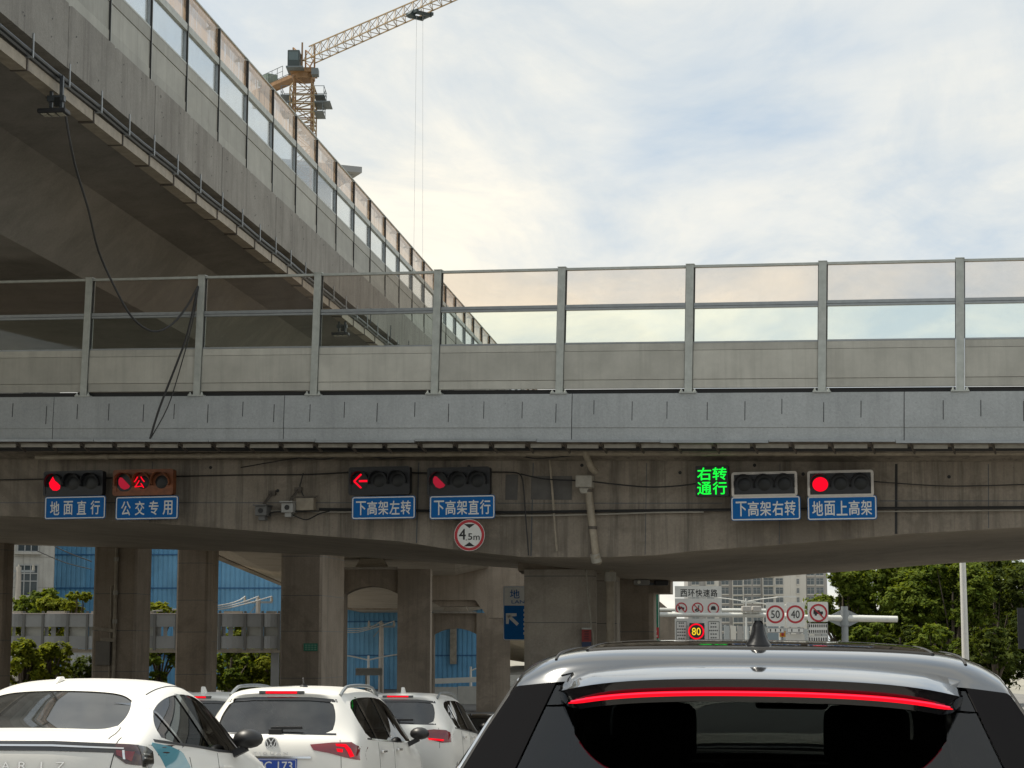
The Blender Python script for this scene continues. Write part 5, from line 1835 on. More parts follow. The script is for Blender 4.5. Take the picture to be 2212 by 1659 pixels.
def tree(px, pyc, Y, rw, rh, label, leaf, n, group, seed, size=.125, lobes=9, cat='tree', name='tree'):
    rg = random.Random(seed)
    p = P(px, pyc, Y)
    base = Vector((p.x, Y, gz(Y)))
    hc_ = p.z - base.z
    o = thing(name, label, cat, base, group=group)
    tb = MB()
    tb.tube([(0, 0, -.1), (.05, .02, hc_ * .4), (-.04, .05, hc_ * .8), (0, 0, hc_ + rh * .4)], .16 + rw * .03, 8, r2=.04)
    lb = []
    for i in range(lobes):
        a = rg.uniform(0, 2 * pi)
        rr_ = rw * (.25 + .55 * sqrt(rg.random()))
        zz2 = hc_ + rh * rg.uniform(-.85, .75)
        k = sqrt(max(.15, 1 - ((zz2 - hc_) / rh) ** 2))
        c_ = Vector((rr_ * cos(a) * k, rr_ * sin(a) * k, zz2))
        lb.append((c_, rw * rg.uniform(.26, .46)))
        tb.tube([(0, 0, max(.3, hc_ * .45)), c_ * .5 + Vector((0, 0, hc_ * .28)), c_], .07, 5, r2=.015)
    tb.build('trunk', BARK, o, smooth=True)
    vs_, fs = [], []
    tot = sum(r ** 2 for _, r in lb)
    for c_, r in lb:
        # each lobe is itself a bundle of leafy twigs
        m = int(n * r * r / tot)
        tw = max(6, m // 26)
        for _t in range(tw):
            d = Vector((rg.gauss(0, 1), rg.gauss(0, 1), rg.gauss(.25, 1))).normalized()
            tc2 = c_ + d * r * rg.uniform(.55, 1.05)
            tc2.z = c_.z + (tc2.z - c_.z) * .85
            tr_ = r * rg.uniform(.14, .27)
            for _l in range(m // tw):
                e = Vector((rg.gauss(0, 1), rg.gauss(0, 1), rg.gauss(0, .7)))
                q = tc2 + e * tr_ * .62
                nn = (d * .9 + Vector((rg.gauss(0, .6), rg.gauss(0, .6), rg.gauss(1.0, .5)))).normalized()
                s_ = nn.cross(Vector((rg.gauss(0, 1), rg.gauss(0, 1), rg.gauss(0, 1)))).normalized()
                t_ = nn.cross(s_)
                L1, L2 = size * rg.uniform(.6, 1.25), size * rg.uniform(.3, .55)
                i0 = len(vs_)
                vs_ += [q - s_ * L1, q + t_ * L2 - nn * L2 * .25, q + s_ * L1 - nn * L1 * .2, q - t_ * L2 - nn * L2 * .25]
                fs.append((i0, i0 + 1, i0 + 2, i0 + 3))
    me = bpy.data.meshes.new('crown')
    me.from_pydata([tuple(v) for v in vs_], [], fs)
    me.materials.append(leaf)
    inst(me, 'crown', o)
    return o


R_ = 'trees right of the overpass'
tree(1822, 1335, 96, 1.7, 2.9, 'light green tree right of the truck ban sign', LEAF_A, 22000, R_, 1, lobes=24)
tree(1905, 1330, 98, 2.0, 3.2, 'bushy green tree behind the white arm end', LEAF_A, 23000, R_, 2, lobes=26)
tree(1985, 1335, 95, 2.0, 3.1, 'full green tree left of the plain white pole', LEAF_A, 23000, R_, 3, lobes=26)
tree(2060, 1335, 93, 1.8, 3.0, 'green tree directly behind the plain white pole', LEAF_A, 18000, R_, 4, lobes=24)
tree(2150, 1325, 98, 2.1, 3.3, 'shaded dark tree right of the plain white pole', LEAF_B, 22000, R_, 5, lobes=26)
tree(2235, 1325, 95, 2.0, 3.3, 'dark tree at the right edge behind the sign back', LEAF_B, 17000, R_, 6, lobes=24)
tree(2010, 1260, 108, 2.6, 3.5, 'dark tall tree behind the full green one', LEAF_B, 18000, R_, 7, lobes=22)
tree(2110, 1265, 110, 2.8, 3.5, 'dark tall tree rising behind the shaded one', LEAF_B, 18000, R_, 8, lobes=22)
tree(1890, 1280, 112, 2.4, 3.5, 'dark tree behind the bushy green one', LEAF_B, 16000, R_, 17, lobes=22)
Sg = 'low shrubs under the right-hand trees'
tree(1875, 1378, 88, 1.0, .9, 'low round shrub beside the grey sign pole', LEAF_A, 5000, Sg, 9, lobes=12, cat='shrub', name='shrub')
tree(1945, 1395, 90, 1.2, .9, 'low dark shrub right of the round one', LEAF_B, 4500, Sg, 10, lobes=12, cat='shrub', name='shrub')
tree(2020, 1400, 88, 1.3, 1.0, 'low shrub left of the foot of the white pole', LEAF_A, 4500, Sg, 18, lobes=12, cat='shrub', name='shrub')
tree(2150, 1405, 87, 1.5, 1.0, 'low dark shrub right of the foot of the white pole', LEAF_B, 4500, Sg, 19, lobes=12, cat='shrub', name='shrub')
Lg = 'trees behind the walkway on the left'
tree(50, 1440, 80, .95, 1.0, 'bright bush under the left end of the walkway', LEAF_C, 7000, Lg, 21, lobes=16, size=.11)
tree(108, 1442, 81, 1.0, 1.0, 'bright bush in front of the pale cabin', LEAF_C, 7000, Lg, 22, lobes=16, size=.11)
tree(82, 1302, 104, 1.3, .9, 'dull green treetop before the grey building', LEAF_A, 6000, Lg, 23, lobes=14, size=.12)
tree(125, 1320, 98, 1.1, .6, 'bright yellow-green treetop above the walkway', LEAF_C, 5000, Lg, 24, lobes=12, size=.12)
tree(165, 1312, 97, .75, 1.1, 'taller yellow-green treetop beside the piped column', LEAF_C, 5000, Lg, 25, lobes=12, size=.12)
tree(85, 1368, 97, 1.9, .7, 'yellow-green foliage showing through the walkway openings at the left', LEAF_C, 5000, Lg, 33, lobes=14, size=.12)
tree(345, 1432, 92, 1.1, 1.3, 'shaded bush in the narrow gap between columns', LEAF_A, 6000, Lg, 26, lobes=16, size=.11)
tree(340, 1330, 98, 1.0, .5, 'yellow-green treetop in the narrow gap', LEAF_C, 3000, Lg, 27, lobes=9, size=.12)
tree(500, 1442, 91, 1.1, 1.1, 'leafy green bush left of the column with the green plate', LEAF_A, 7000, Lg, 28, lobes=18, size=.11)
tree(578, 1440, 92, 1.2, 1.2, 'sunlit bush touching the column with the green plate', LEAF_C, 7000, Lg, 29, lobes=18, size=.11)
tree(535, 1435, 97, 1.8, 1.3, 'dark tree behind the leafy bushes left of the green plate', LEAF_A, 7000, Lg, 30, lobes=18, size=.12)
tree(500, 1366, 96, .9, .7, 'bright foliage showing through the walkway window', LEAF_C, 3000, Lg, 31, lobes=9, size=.12)
tree(170, 1458, 83, 1.0, .6, 'dark low bush under the pale cabin', LEAF_B, 3600, Lg, 32, lobes=10, size=.11)
# ================================================================== VEHICLES
PAINT_WHITE = simple('white_car_paint', (.80, .785, .74), .35, 0, coat=.25, spec=.25, var=.015, vscale=.8)
PAINT_DARK = simple('dark_grey_car_paint', (.20, .203, .206), .12, .95, coat=1.0)
PAINT_BLACK = simple('black_car_paint', (.012, .012, .013), .25, .2, coat=1.0)
GLOSS_BLACK = simple('gloss_black_trim', (.008, .008, .009), .12, coat=1.0)
TRIM = simple('matt_black_trim', (.016, .016, .017), .45)
PILLAR_BLACK = simple('dull_black_pillar', (.010, .010, .011), .85, spec=0.0)
CHROME = simple('chrome_trim', (.75, .75, .75), .12, 1.0)
RUBBER = simple('tyre_rubber', (.02, .02, .02), .85, var=.2)
RIM = simple('alloy_rim', (.42, .42, .43), .3, .9)
SEAT = simple('dark_seat_fabric', (.012, .012, .013), .8)
LINING = simple('cabin_lining', (.03, .03, .03), .9)
PLATE_BLUE = simple('number_plate_blue', (.012, .06, .36), .4)
LAMP_RED = simple('tail_lamp_red', (.20, .012, .018), .12, coat=1.0)
LAMP_SMOKE = simple('tail_lamp_smoked', (.045, .012, .013), .1, coat=1.0)
TEAL = simple('teal_stripe', (.035, .27, .36), .35, coat=.8)
BRAKE_ON = emit('brake_light', (1.0, .006, .018), 1.1)
GLASS_DARK = carglass('rear_glass_dark', (.22, .23, .22), .035, gain=1.0)
GLASS_REAR = carglass('rear_glass_film', (.14, .15, .145), .085, dust=.045)
GLASS_SIDE = carglass('side_glass_tint', (.17, .16, .155), .03, gain=.75)
GLASS_WS = carglass('windscreen_glass', (.74, .80, .76), .04)
GLASS_PRIV = carglass('privacy_glass', (.10, .10, .11), .03, gain=.8)
GLASS_ROOF = simple('roof_glass', (.006, .006, .007), .03, coat=1.0)

SEDAN = dict(
    r0=[(0, .12, .28), (0, .0, .60), (0, .02, .95), (0, .06, 1.085), (0, .47, 1.115), (0, 1.16, 1.375), (0, 1.60, 1.462), (0, 2.15, 1.485), (0, 2.65, 1.44), (0, 3.45, 1.08), (0, 4.0, 1.0), (0, 4.45, .85), (0, 4.60, .65), (0, 4.60, .45), (0, 4.52, .25)],
    r1=[(.36, .12, .28), (.36, .005, .60), (.36, .025, .95), (.36, .065, 1.083), (.34, .475, 1.112), (.30, 1.165, 1.368), (.30, 1.60, 1.455), (.30, 2.15, 1.477), (.30, 2.64, 1.432), (.36, 3.43, 1.078), (.36, 3.98, .99), (.36, 4.44, .84), (.36, 4.58, .65), (.36, 4.58, .45), (.36, 4.50, .25)],
    r2=[(.66, .15, .28), (.68, .04, .60), (.68, .065, .95), (.66, .10, 1.072), (.60, .50, 1.098), (.525, 1.19, 1.335), (.53, 1.60, 1.432), (.54, 2.15, 1.455), (.53, 2.60, 1.395), (.63, 3.36, 1.065), (.64, 3.93, .96), (.62, 4.38, .82), (.64, 4.52, .65), (.64, 4.52, .45), (.62, 4.45, .25)],
    r3=[(.83, .32, .30), (.865, .22, .60), (.865, .18, .93), (.83, .20, 1.04), (.73, .42, 1.085), (.65, 1.02, 1.255), (.625, 1.62, 1.358), (.63, 2.15, 1.375), (.62, 2.68, 1.325), (.73, 3.33, 1.02), (.75, 3.9, .92), (.75, 4.28, .79), (.80, 4.36, .65), (.82, 4.36, .45), (.80, 4.28, .28)],
    r4={4: (.845, .34, 1.015), 5: (.825, .52, 1.045), 6: (.865, 1.45, 1.005), 7: (.865, 2.15, .965), 8: (.855, 2.72, .95), 9: (.835, 3.16, .94), 10: (.85, 3.85, .85)},
    r5={4: (.90, .48, .74), 5: (.91, .80, .73), 6: (.91, 1.6, .70), 7: (.91, 2.15, .70), 8: (.91, 2.72, .69), 9: (.905, 3.2, .68), 10: (.90, 3.85, .65)},
    r6={4: (.86, .62, .28), 5: (.87, .95, .25), 6: (.875, 1.6, .23), 7: (.875, 2.15, .23), 8: (.875, 2.72, .23), 9: (.87, 3.2, .24), 10: (.86, 3.85, .26)},
    rear=4, ws=8, s0=5, s1=9, L=4.6, floor=.3)
SUV = dict(
    r0=[(0, .10, .34), (0, .0, .64), (0, .03, 1.00), (0, .085, 1.105), (0, .13, 1.155), (0, .47, 1.535), (0, .40, 1.615), (0, 1.2, 1.655), (0, 2.1, 1.665), (0, 2.8, 1.62), (0, 3.6, 1.16), (0, 4.15, 1.06), (0, 4.44, .9), (0, 4.52, .7), (0, 4.52, .5), (0, 4.45, .3)],
    r1=[(.38, .10, .34), (.38, .005, .64), (.38, .035, 1.00), (.38, .09, 1.105), (.36, .135, 1.152), (.33, .475, 1.53), (.33, .405, 1.608), (.33, 1.2, 1.648), (.33, 2.1, 1.657), (.33, 2.79, 1.612), (.38, 3.58, 1.155), (.38, 4.13, 1.05), (.38, 4.42, .89), (.38, 4.50, .7), (.38, 4.50, .5), (.38, 4.43, .3)],
    r2=[(.70, .14, .34), (.71, .04, .64), (.71, .08, 1.00), (.69, .12, 1.10), (.655, .165, 1.14), (.575, .50, 1.505), (.57, .44, 1.585), (.575, 1.2, 1.62), (.575, 2.1, 1.627), (.57, 2.75, 1.58), (.66, 3.5, 1.145), (.68, 4.05, 1.03), (.66, 4.34, .87), (.68, 4.42, .7), (.68, 4.42, .5), (.66, 4.35, .3)],
    r3=[(.88, .34, .36), (.90, .23, .64), (.895, .21, .985), (.84, .22, 1.085), (.745, .26, 1.135), (.655, .60, 1.475), (.655, .95, 1.525), (.66, 1.4, 1.54), (.665, 2.1, 1.545), (.655, 2.82, 1.49), (.77, 3.5, 1.10), (.79, 4.0, .98), (.78, 4.22, .85), (.83, 4.28, .7), (.85, 4.28, .5), (.83, 4.2, .33)],
    r4={4: (.875, .36, 1.09), 5: (.875, .66, 1.12), 6: (.88, .98, 1.085), 7: (.885, 1.4, 1.07), 8: (.89, 2.1, 1.045), 9: (.88, 2.8, 1.03), 10: (.865, 3.36, 1.015), 11: (.88, 3.95, .92)},
    r5={4: (.925, .55, .78), 5: (.925, .75, .78), 6: (.925, 1.0, .78), 7: (.925, 1.4, .77), 8: (.925, 2.1, .76), 9: (.925, 2.8, .75), 10: (.92, 3.36, .74), 11: (.915, 3.95, .70)},
    r6={4: (.88, .6, .34), 5: (.885, .8, .32), 6: (.89, 1.05, .30), 7: (.89, 1.4, .28), 8: (.89, 2.1, .28), 9: (.89, 2.8, .28), 10: (.885, 3.36, .30), 11: (.88, 3.95, .32)},
    rear=4, ws=9, s0=5, s1=10, L=4.5, floor=.38)
def sy_(y):
    """shorter cabin for the sedan: squeeze behind the windscreen, shift the bonnet back"""
    return y if y < .5 else (.5 + (y - .5) * .83 if y < 3.2 else y - .459)


for key in ('r0', 'r1', 'r2', 'r3'):
    SEDAN[key] = [(x, sy_(y), z) for x, y, z in SEDAN[key]]
for key in ('r4', 'r5', 'r6'):
    SEDAN[key] = {k: (x, sy_(y), z) for k, (x, y, z) in SEDAN[key].items()}
SEDAN['L'] = 4.14
# the dark SUV in front: rounder rear shoulders, separate spoiler
DSUV = dict(
    r0=[(0, .10, .34), (0, .0, .64), (0, .01, .92), (0, .02, 1.04), (0, .04, 1.08), (0, .50, 1.548), (0, .55, 1.614), (0, .74, 1.635), (0, 1.3, 1.650), (0, 2.0, 1.655), (0, 2.95, 1.60), (0, 3.7, 1.16), (0, 4.2, 1.06), (0, 4.55, .9), (0, 4.66, .7), (0, 4.66, .5), (0, 4.6, .3)],
    r1=[(.38, .10, .34), (.38, .005, .64), (.38, .015, .92), (.38, .025, 1.04), (.36, .045, 1.078), (.33, .505, 1.547), (.33, .553, 1.613), (.33, .74, 1.634), (.33, 1.3, 1.649), (.33, 2.0, 1.654), (.33, 2.94, 1.59), (.38, 3.68, 1.155), (.38, 4.18, 1.05), (.38, 4.53, .89), (.38, 4.64, .7), (.38, 4.64, .5), (.38, 4.58, .3)],
    r2=[(.74, .14, .34), (.75, .05, .64), (.76, .06, .92), (.75, .06, 1.035), (.745, .08, 1.07), (.575, .525, 1.530), (.585, .56, 1.600), (.595, .74, 1.620), (.60, 1.3, 1.633), (.60, 2.0, 1.637), (.60, 2.9, 1.555), (.68, 3.6, 1.145), (.70, 4.1, 1.03), (.68, 4.42, .87), (.70, 4.52, .7), (.70, 4.52, .5), (.68, 4.46, .3)],
    r3=[(.93, .32, .36), (.965, .20, .64), (.965, .17, .92), (.935, .17, 1.05), (.925, .19, 1.10), (.695, .57, 1.515), (.690, .62, 1.540), (.705, .85, 1.558), (.71, 1.3, 1.566), (.705, 2.0, 1.566), (.70, 2.98, 1.49), (.80, 3.6, 1.10), (.82, 4.1, .98), (.80, 4.32, .85), (.85, 4.4, .7), (.87, 4.4, .5), (.85, 4.3, .33)],
    r4={4: (.965, .28, 1.05), 5: (.985, .62, 1.12), 6: (.972, .90, 1.105), 7: (.96, 1.1, 1.095), 8: (.955, 1.45, 1.08), 9: (.95, 2.1, 1.06), 10: (.93, 2.95, 1.04), 11: (.90, 3.45, 1.015), 12: (.92, 4.05, .93)},
    r5={k: (.99, y, .77) for k, y in ((4, .45), (5, .72), (6, .95), (7, 1.15), (8, 1.5), (9, 2.1), (10, 2.95), (11, 3.45), (12, 4.05))},
    r6={k: (.94, y, .30) for k, y in ((4, .5), (5, .76), (6, .98), (7, 1.18), (8, 1.5), (9, 2.1), (10, 2.95), (11, 3.45), (12, 4.05))},
    rear=4, ws=10, s0=5, s1=11, L=4.66, floor=.4, wrap=True)


def car_shell(T, level=3):
    """half control cage -> mirrored subdivision surface; returns (verts, faces, band) with band 0 paint, 1 rear glass, 2 side glass, 3 windscreen"""
    n = len(T['r0'])
    G = {}
    for r, key in enumerate(('r0', 'r1', 'r2', 'r3')):
        for c_, p in enumerate(T[key]):
            G[(r, c_)] = p
    cl = n - 4
    for r, key in ((4, 'r4'), (5, 'r5'), (6, 'r6')):
        for c_, p in T[key].items():
            G[(r, c_)] = p
    alias = {(4, 3): (3, 2), (5, 3): (3, 1), (6, 3): (3, 0), (4, cl): (3, n - 3), (5, cl): (3, n - 2), (6, cl): (3, n - 1)}
    bm = bmesh.new()
    V = {}

    def vert(r, c_, s):
        r, c_ = alias.get((r, c_), (r, c_))
        if r == 0:
            s = 1
        k = (r, c_, s)
        if k not in V:
            p = G[(r, c_)]
            V[k] = bm.verts.new((p[0] * s, p[1], p[2]))
        return V[k]

    lay = bm.faces.layers.int.new('band')
    cre = bm.edges.layers.float.new('crease_edge')
    cells = [(r, c_) for r in range(3) for c_ in range(n - 1)] + [(r, c_) for r in range(3, 6) for c_ in range(3, cl)]
    for s in (1, -1):
        for r, c_ in cells:
            q = [vert(r, c_, s), vert(r + 1, c_, s), vert(r + 1, c_ + 1, s), vert(r, c_ + 1, s)]
            if len(set(q)) < 4:
                q = list(dict.fromkeys(q))
                if len(q) < 3:
                    continue
            f = bm.faces.new(q if s > 0 else q[::-1])
            bnd = 0
            if r < 2 and c_ == T['rear']:
                bnd = 1
            elif T.get('wrap') and r == 2 and c_ == T['rear']:
                bnd = 4
            elif r == 3 and T['s0'] <= c_ < T['s1']:
                bnd = 2
            elif r < 2 and c_ == T['ws']:
                bnd = 3
            f[lay] = bnd
    bmesh.ops.recalc_face_normals(bm, faces=bm.faces)
    for e in bm.edges:
        bs = [f[lay] for f in e.link_faces]
        if len(bs) == 2 and bs[0] != bs[1]:
            e[cre] = .75
        if len(bs) == 1:
            e[cre] = 1
    me = bpy.data.meshes.new('shell')
    bm.to_mesh(me)
    # creases
    bm.edges.ensure_lookup_table()
    at = me.attributes.new('crease_edge', 'FLOAT', 'EDGE') if 'crease_edge' not in me.attributes else me.attributes['crease_edge']
    vals = [0.0] * len(me.edges)
    bm.edges.index_update()
    for e in bm.edges:
        vals[e.index] = e[cre]
    at.data.foreach_set('value', vals)
    bands = [f[lay] for f in bm.faces]
    bm.free()
    me.polygons.foreach_set('material_index', bands)
    for _ in range(5):
        me.materials.append(LINING)
    o = bpy.data.objects.new('shell', me)
    COL.objects.link(o)
    md = o.modifiers.new('s', 'SUBSURF')
    md.levels = md.render_levels = level
    dg = bpy.context.evaluated_depsgraph_get()
    ev = o.evaluated_get(dg)
    m2 = ev.to_mesh()
    vs_ = [v.co.copy() for v in m2.vertices]
    fs = [tuple(p.vertices) for p in m2.polygons]
    bd = [p.material_index for p in m2.polygons]
    ns = [v.normal.copy() for v in m2.vertices]
    ev.to_mesh_clear()
    bpy.data.objects.remove(o)
    bpy.data.meshes.remove(me)
    return vs_, fs, bd, ns


def sub_mesh(name, vs_, fs, mat_, off=None, ns=None):
    used = sorted({i for f in fs for i in f})
    mp_ = {i: k for k, i in enumerate(used)}
    me = bpy.data.meshes.new(name)
    me.from_pydata([tuple(vs_[i] + (ns[i] * off if off else Vector((0, 0, 0)))) for i in used], [], [tuple(mp_[i] for i in f) for f in fs])
    me.materials.append(mat_)
    me.shade_smooth()
    return me


class Wrap:
    def __init__(self, vs_, fs):
        self.t = BVHTree.FromPolygons(vs_, fs)

    def cast(self, p, d):
        h_ = self.t.ray_cast(Vector(p), Vector(d), 6)
        return (h_[0], h_[1]) if h_[0] is not None else (None, None)

    def patch(self, rails, d, off=.004, th=.012, nu=20, nv=6, axes='xz'):
        """skin between two polylines, laid onto the body along direction d"""
        d = Vector(d)

        def at(poly, t_):
            x = t_ * (len(poly) - 1)
            i = min(int(x), len(poly) - 2)
            u = x - i
            return tuple(poly[i][k] + (poly[i + 1][k] - poly[i][k]) * u for k in (0, 1))
        rows = []
        for j in range(nv + 1):
            row = []
            for i in range(nu + 1):
                a, b_ = at(rails[0], i / nu), at(rails[1], i / nu)
                q = (a[0] + (b_[0] - a[0]) * j / nv, a[1] + (b_[1] - a[1]) * j / nv)
                if axes == 'xz':
                    s_ = Vector((q[0], -2, q[1]))
                elif axes == 'yz':
                    s_ = Vector((2.5 if d.x < 0 else -2.5, q[0], q[1]))
                else:
                    s_ = Vector((q[0], q[1], 4))
                hp, hn = self.cast(s_, d)
                row.append(hp - d * off if hp is not None else None)
            rows.append(row)
        # fill misses from the nearest neighbour in the row
        for row in rows:
            ok = [i for i, p in enumerate(row) if p is not None]
            if not ok:
                continue
            for i in range(len(row)):
                if row[i] is None:
                    row[i] = row[min(ok, key=lambda k: abs(k - i))].copy()
        rows = [r for r in rows if r[0] is not None]
        b = MB()
        b.grid(rows)
        back = [[p + d * (off + th) for p in r] for r in rows]
        # skirt
        per = [r for r in rows[0]] + [r[-1] for r in rows[1:]] + list(reversed(rows[-1][:-1])) + [r[0] for r in reversed(rows[1:-1])]
        perb = [r for r in back[0]] + [r[-1] for r in back[1:]] + list(reversed(back[-1][:-1])) + [r[0] for r in reversed(back[1:-1])]
        b.grid([per + per[:1], perb + perb[:1]])
        return b

    def seam(self, pts, d, axes, r=.004, n=30):
        d = Vector(d)
        out_ = []
        for i in range(n + 1):
            x = i / n * (len(pts) - 1)
            k = min(int(x), len(pts) - 2)
            u = x - k
            q = [pts[k][j] + (pts[k + 1][j] - pts[k][j]) * u for j in (0, 1)]
            s_ = Vector((q[0], -2, q[1])) if axes == 'xz' else (Vector((2.5 if d.x < 0 else -2.5, q[0], q[1])) if axes == 'yz' else Vector((q[0], q[1], 4)))
            hp, hn = self.cast(s_, d)
            if hp is not None:
                out_.append(hp)
        b = MB()
        if len(out_) > 1:
            b.tube(out_, r, 5)
        return b


def rbox(x0, x1, y0, y1, z0, z1, r, mats, name, parent, seg=3):
    bm = bmesh.new()
    bmesh.ops.create_cube(bm, size=1)
    for v in bm.verts:
        v.co = Vector(((x0 + x1) / 2 + v.co.x * (x1 - x0), (y0 + y1) / 2 + v.co.y * (y1 - y0), (z0 + z1) / 2 + v.co.z * (z1 - z0)))
    bmesh.ops.bevel(bm, geom=bm.edges[:], offset=r, segments=seg, affect='EDGES', profile=.6)
    me = bpy.data.meshes.new(name)
    bm.to_mesh(me)
    bm.free()
    me.materials.append(mats)
    me.shade_smooth()
    return inst(me, name, parent)


WHEEL = {}


def make_wheel(root, x, y, R=.34):
    if R not in WHEEL:
        b = MB()
        prof_ = [(.10, R * .62), (.105, R * .9), (.085, R), (-.085, R), (-.105, R * .9), (-.10, R * .62)]
        b.grid([[(px_, r_ * cos(2 * pi * k / 24), r_ * sin(2 * pi * k / 24)) for k in range(24)] for px_, r_ in prof_], closed=True)
        ty = b.mesh('tyre', RUBBER, True)
        b = MB()
        b.tube([(-.09, 0, 0), (.07, 0, 0)], R * .63, 24)
        for k in range(5):
            a = 2 * pi * k / 5
            b.bar((.08, 0, 0), (.08, R * .6 * cos(a), R * .6 * sin(a)), .06, .03, up=(1, 0, 0))
        WHEEL[R] = (ty, b.mesh('rim', RIM))
    ty, ri = WHEEL[R]
    w = bpy.data.objects.new('wheel', ty)
    COL.objects.link(w)
    w.parent = root
    w.location = (x, y, R)
    if x < 0:
        w.rotation_euler = (0, 0, pi)
    r_ = bpy.data.objects.new('rim', ri)
    COL.objects.link(r_)
    r_.parent = w
    return w


def build_car(T, name, label, cat, group, paint, glass_rear, glass_side, lvl=3, seats=True):
    vs_, fs, bd, ns = car_shell(T, lvl)
    root = thing(name, label, cat, group=group)
    for k, (nm, m_, off) in enumerate((('body', paint, None), ('rear_window', glass_rear, -.006), ('side_window', glass_side, -.006), ('windscreen', GLASS_WS, -.006), ('rear_pillar', PILLAR_BLACK, None))):
        sel = [f for f, b_ in zip(fs, bd) if b_ == k]
        if not sel:
            continue
        if nm in ('side_window', 'rear_pillar'):
            for s in (1, -1):
                sel2 = [f for f in sel if sum(vs_[i].x for i in f) * s > 0]
                inst(sub_mesh(nm, vs_, sel2, m_, off, ns), nm, root)
        else:
            inst(sub_mesh(nm, vs_, sel, m_, off, ns), nm, root)
    inst(sub_mesh('lining', vs_, [f[::-1] for f, b_ in zip(fs, bd) if b_ == 0], LINING, -.03, ns), 'lining', root)
    W_ = Wrap(vs_, fs)
    fl = T['floor']
    MB().box(-.80, .80, .35, T['L'] - .4, fl - .08, fl).build('floor', TRIM, root)
    for y in (.85, T['L'] - .95):
        for s in (1, -1):
            make_wheel(root, s * .80, y)
    if seats:
        H0 = T['r0'][7][2]
        zs_ = fl + .32
        for x in (-.37, .37):
            rbox(x - .25, x + .25, 2.05, 2.2, zs_, H0 - .62, .06, SEAT, 'front_seat', root)
            rbox(x - .14, x + .14, 2.03, 2.13, H0 - .60, H0 - .36, .045, SEAT, 'headrest', root)
        rbox(-.62, .62, 1.05, 1.2, zs_, H0 - .66, .06, SEAT, 'rear_bench', root)
        for x in (-.40, .40):
            rbox(x - .13, x + .13, 1.02, 1.12, H0 - .66, H0 - .48, .04, SEAT, 'headrest', root)
        y = T['L'] - 1.15
        MB().box(-.68, .68, y - .55, y + .15, fl + .3, T['r0'][T['ws'] + 1][2] - .17).build('dashboard', TRIM, root)
        rbox(-.12, .12, T['r0'][T['ws']][1] + .02, T['r0'][T['ws']][1] + .05, T['r0'][T['ws']][2] - .16, T['r0'][T['ws']][2] - .08, .01, TRIM, 'rear_mirror', root)
        a = MB()
        a.tube([(-.37 + .18 * cos(t_ * pi / 8), 2.62 - .06 * sin(t_ * pi / 8), zs_ + .28 + .18 * sin(t_ * pi / 8)) for t_ in range(17)], .015, 6)
        a.build('steering_wheel', TRIM, root, smooth=True)
    return root, W_


def put(root, px, Y, dz=0.0, head=HEAD):
    """centre of the rear bumper seen at column px, distance Y, standing on the road, pitched with the ramp"""
    p = P(px, 1500, Y)
    sl = atan2(gz(Y + 3.6) - gz(Y + .6), 3.0)
    root.location = (p.x, Y, gz(Y) - .6 * tan(sl) + dz)
    root.rotation_euler = Matrix.Rotation(head, 3, 'Z').to_4x4().to_euler()
    root.rotation_euler = (Matrix.Rotation(head, 4, 'Z') @ Matrix.Rotation(sl, 4, 'X')).to_euler()


def door_mirror(root, x, y, z, paint, s=1):
    b = MB()
    rings = []
    for t_, ww, hh_ in ((0, .02, .02), (.03, .085, .062), (.10, .115, .078), (.16, .10, .07), (.19, .03, .02)):
        rings.append([(x + s * (.11 + ww * cos(2 * pi * k / 14)), y + t_, z + .06 + hh_ * sin(2 * pi * k / 14) * (1 if sin(2 * pi * k / 14) > 0 else .85)) for k in range(14)])
    b.loft(rings)
    m_ = b.build('door_mirror', paint, root, smooth='all')
    MB().bar((x - s * .02, y + .10, z - .06), (x + s * .10, y + .10, z + .0), .08, .05).build('mirror_stalk', TRIM, m_)
    return m_


def plate_number(root, W_, x, z, txt, w=.44, h=.14):
    hp, hn = W_.cast((x, -2, z), (0, 1, 0))
    y = hp.y - .012
    o = MB().prism([(p[0] + x, p[1] + z) for p in rrect(w, h, .012)], y - .004, y + .03).build('number_plate', PLATE_BLUE, root)
    fr_ = frame_ring(MB(), w - .012, h - .012, .01, .005, y - .006, y - .003)
    fr_.v = [(v[0] + x, v[1], v[2] + z) for v in fr_.v]
    fr_.build('plate_border', SIGN_WHITE, o)
    inst(text_mesh(txt, w * .80, h * .62, SIGN_WHITE, bold=.012, ext=.002), 'characters', o, (x, y - .0045, z))
    return o


# ------------------------------------------------------------------ white sedan, left
sedan, Ws = build_car(SEDAN, 'white_sedan', 'white sedan with a teal side stripe at the bottom left corner', 'car', 'cars waiting at the lights', PAINT_WHITE, GLASS_REAR, GLASS_SIDE)
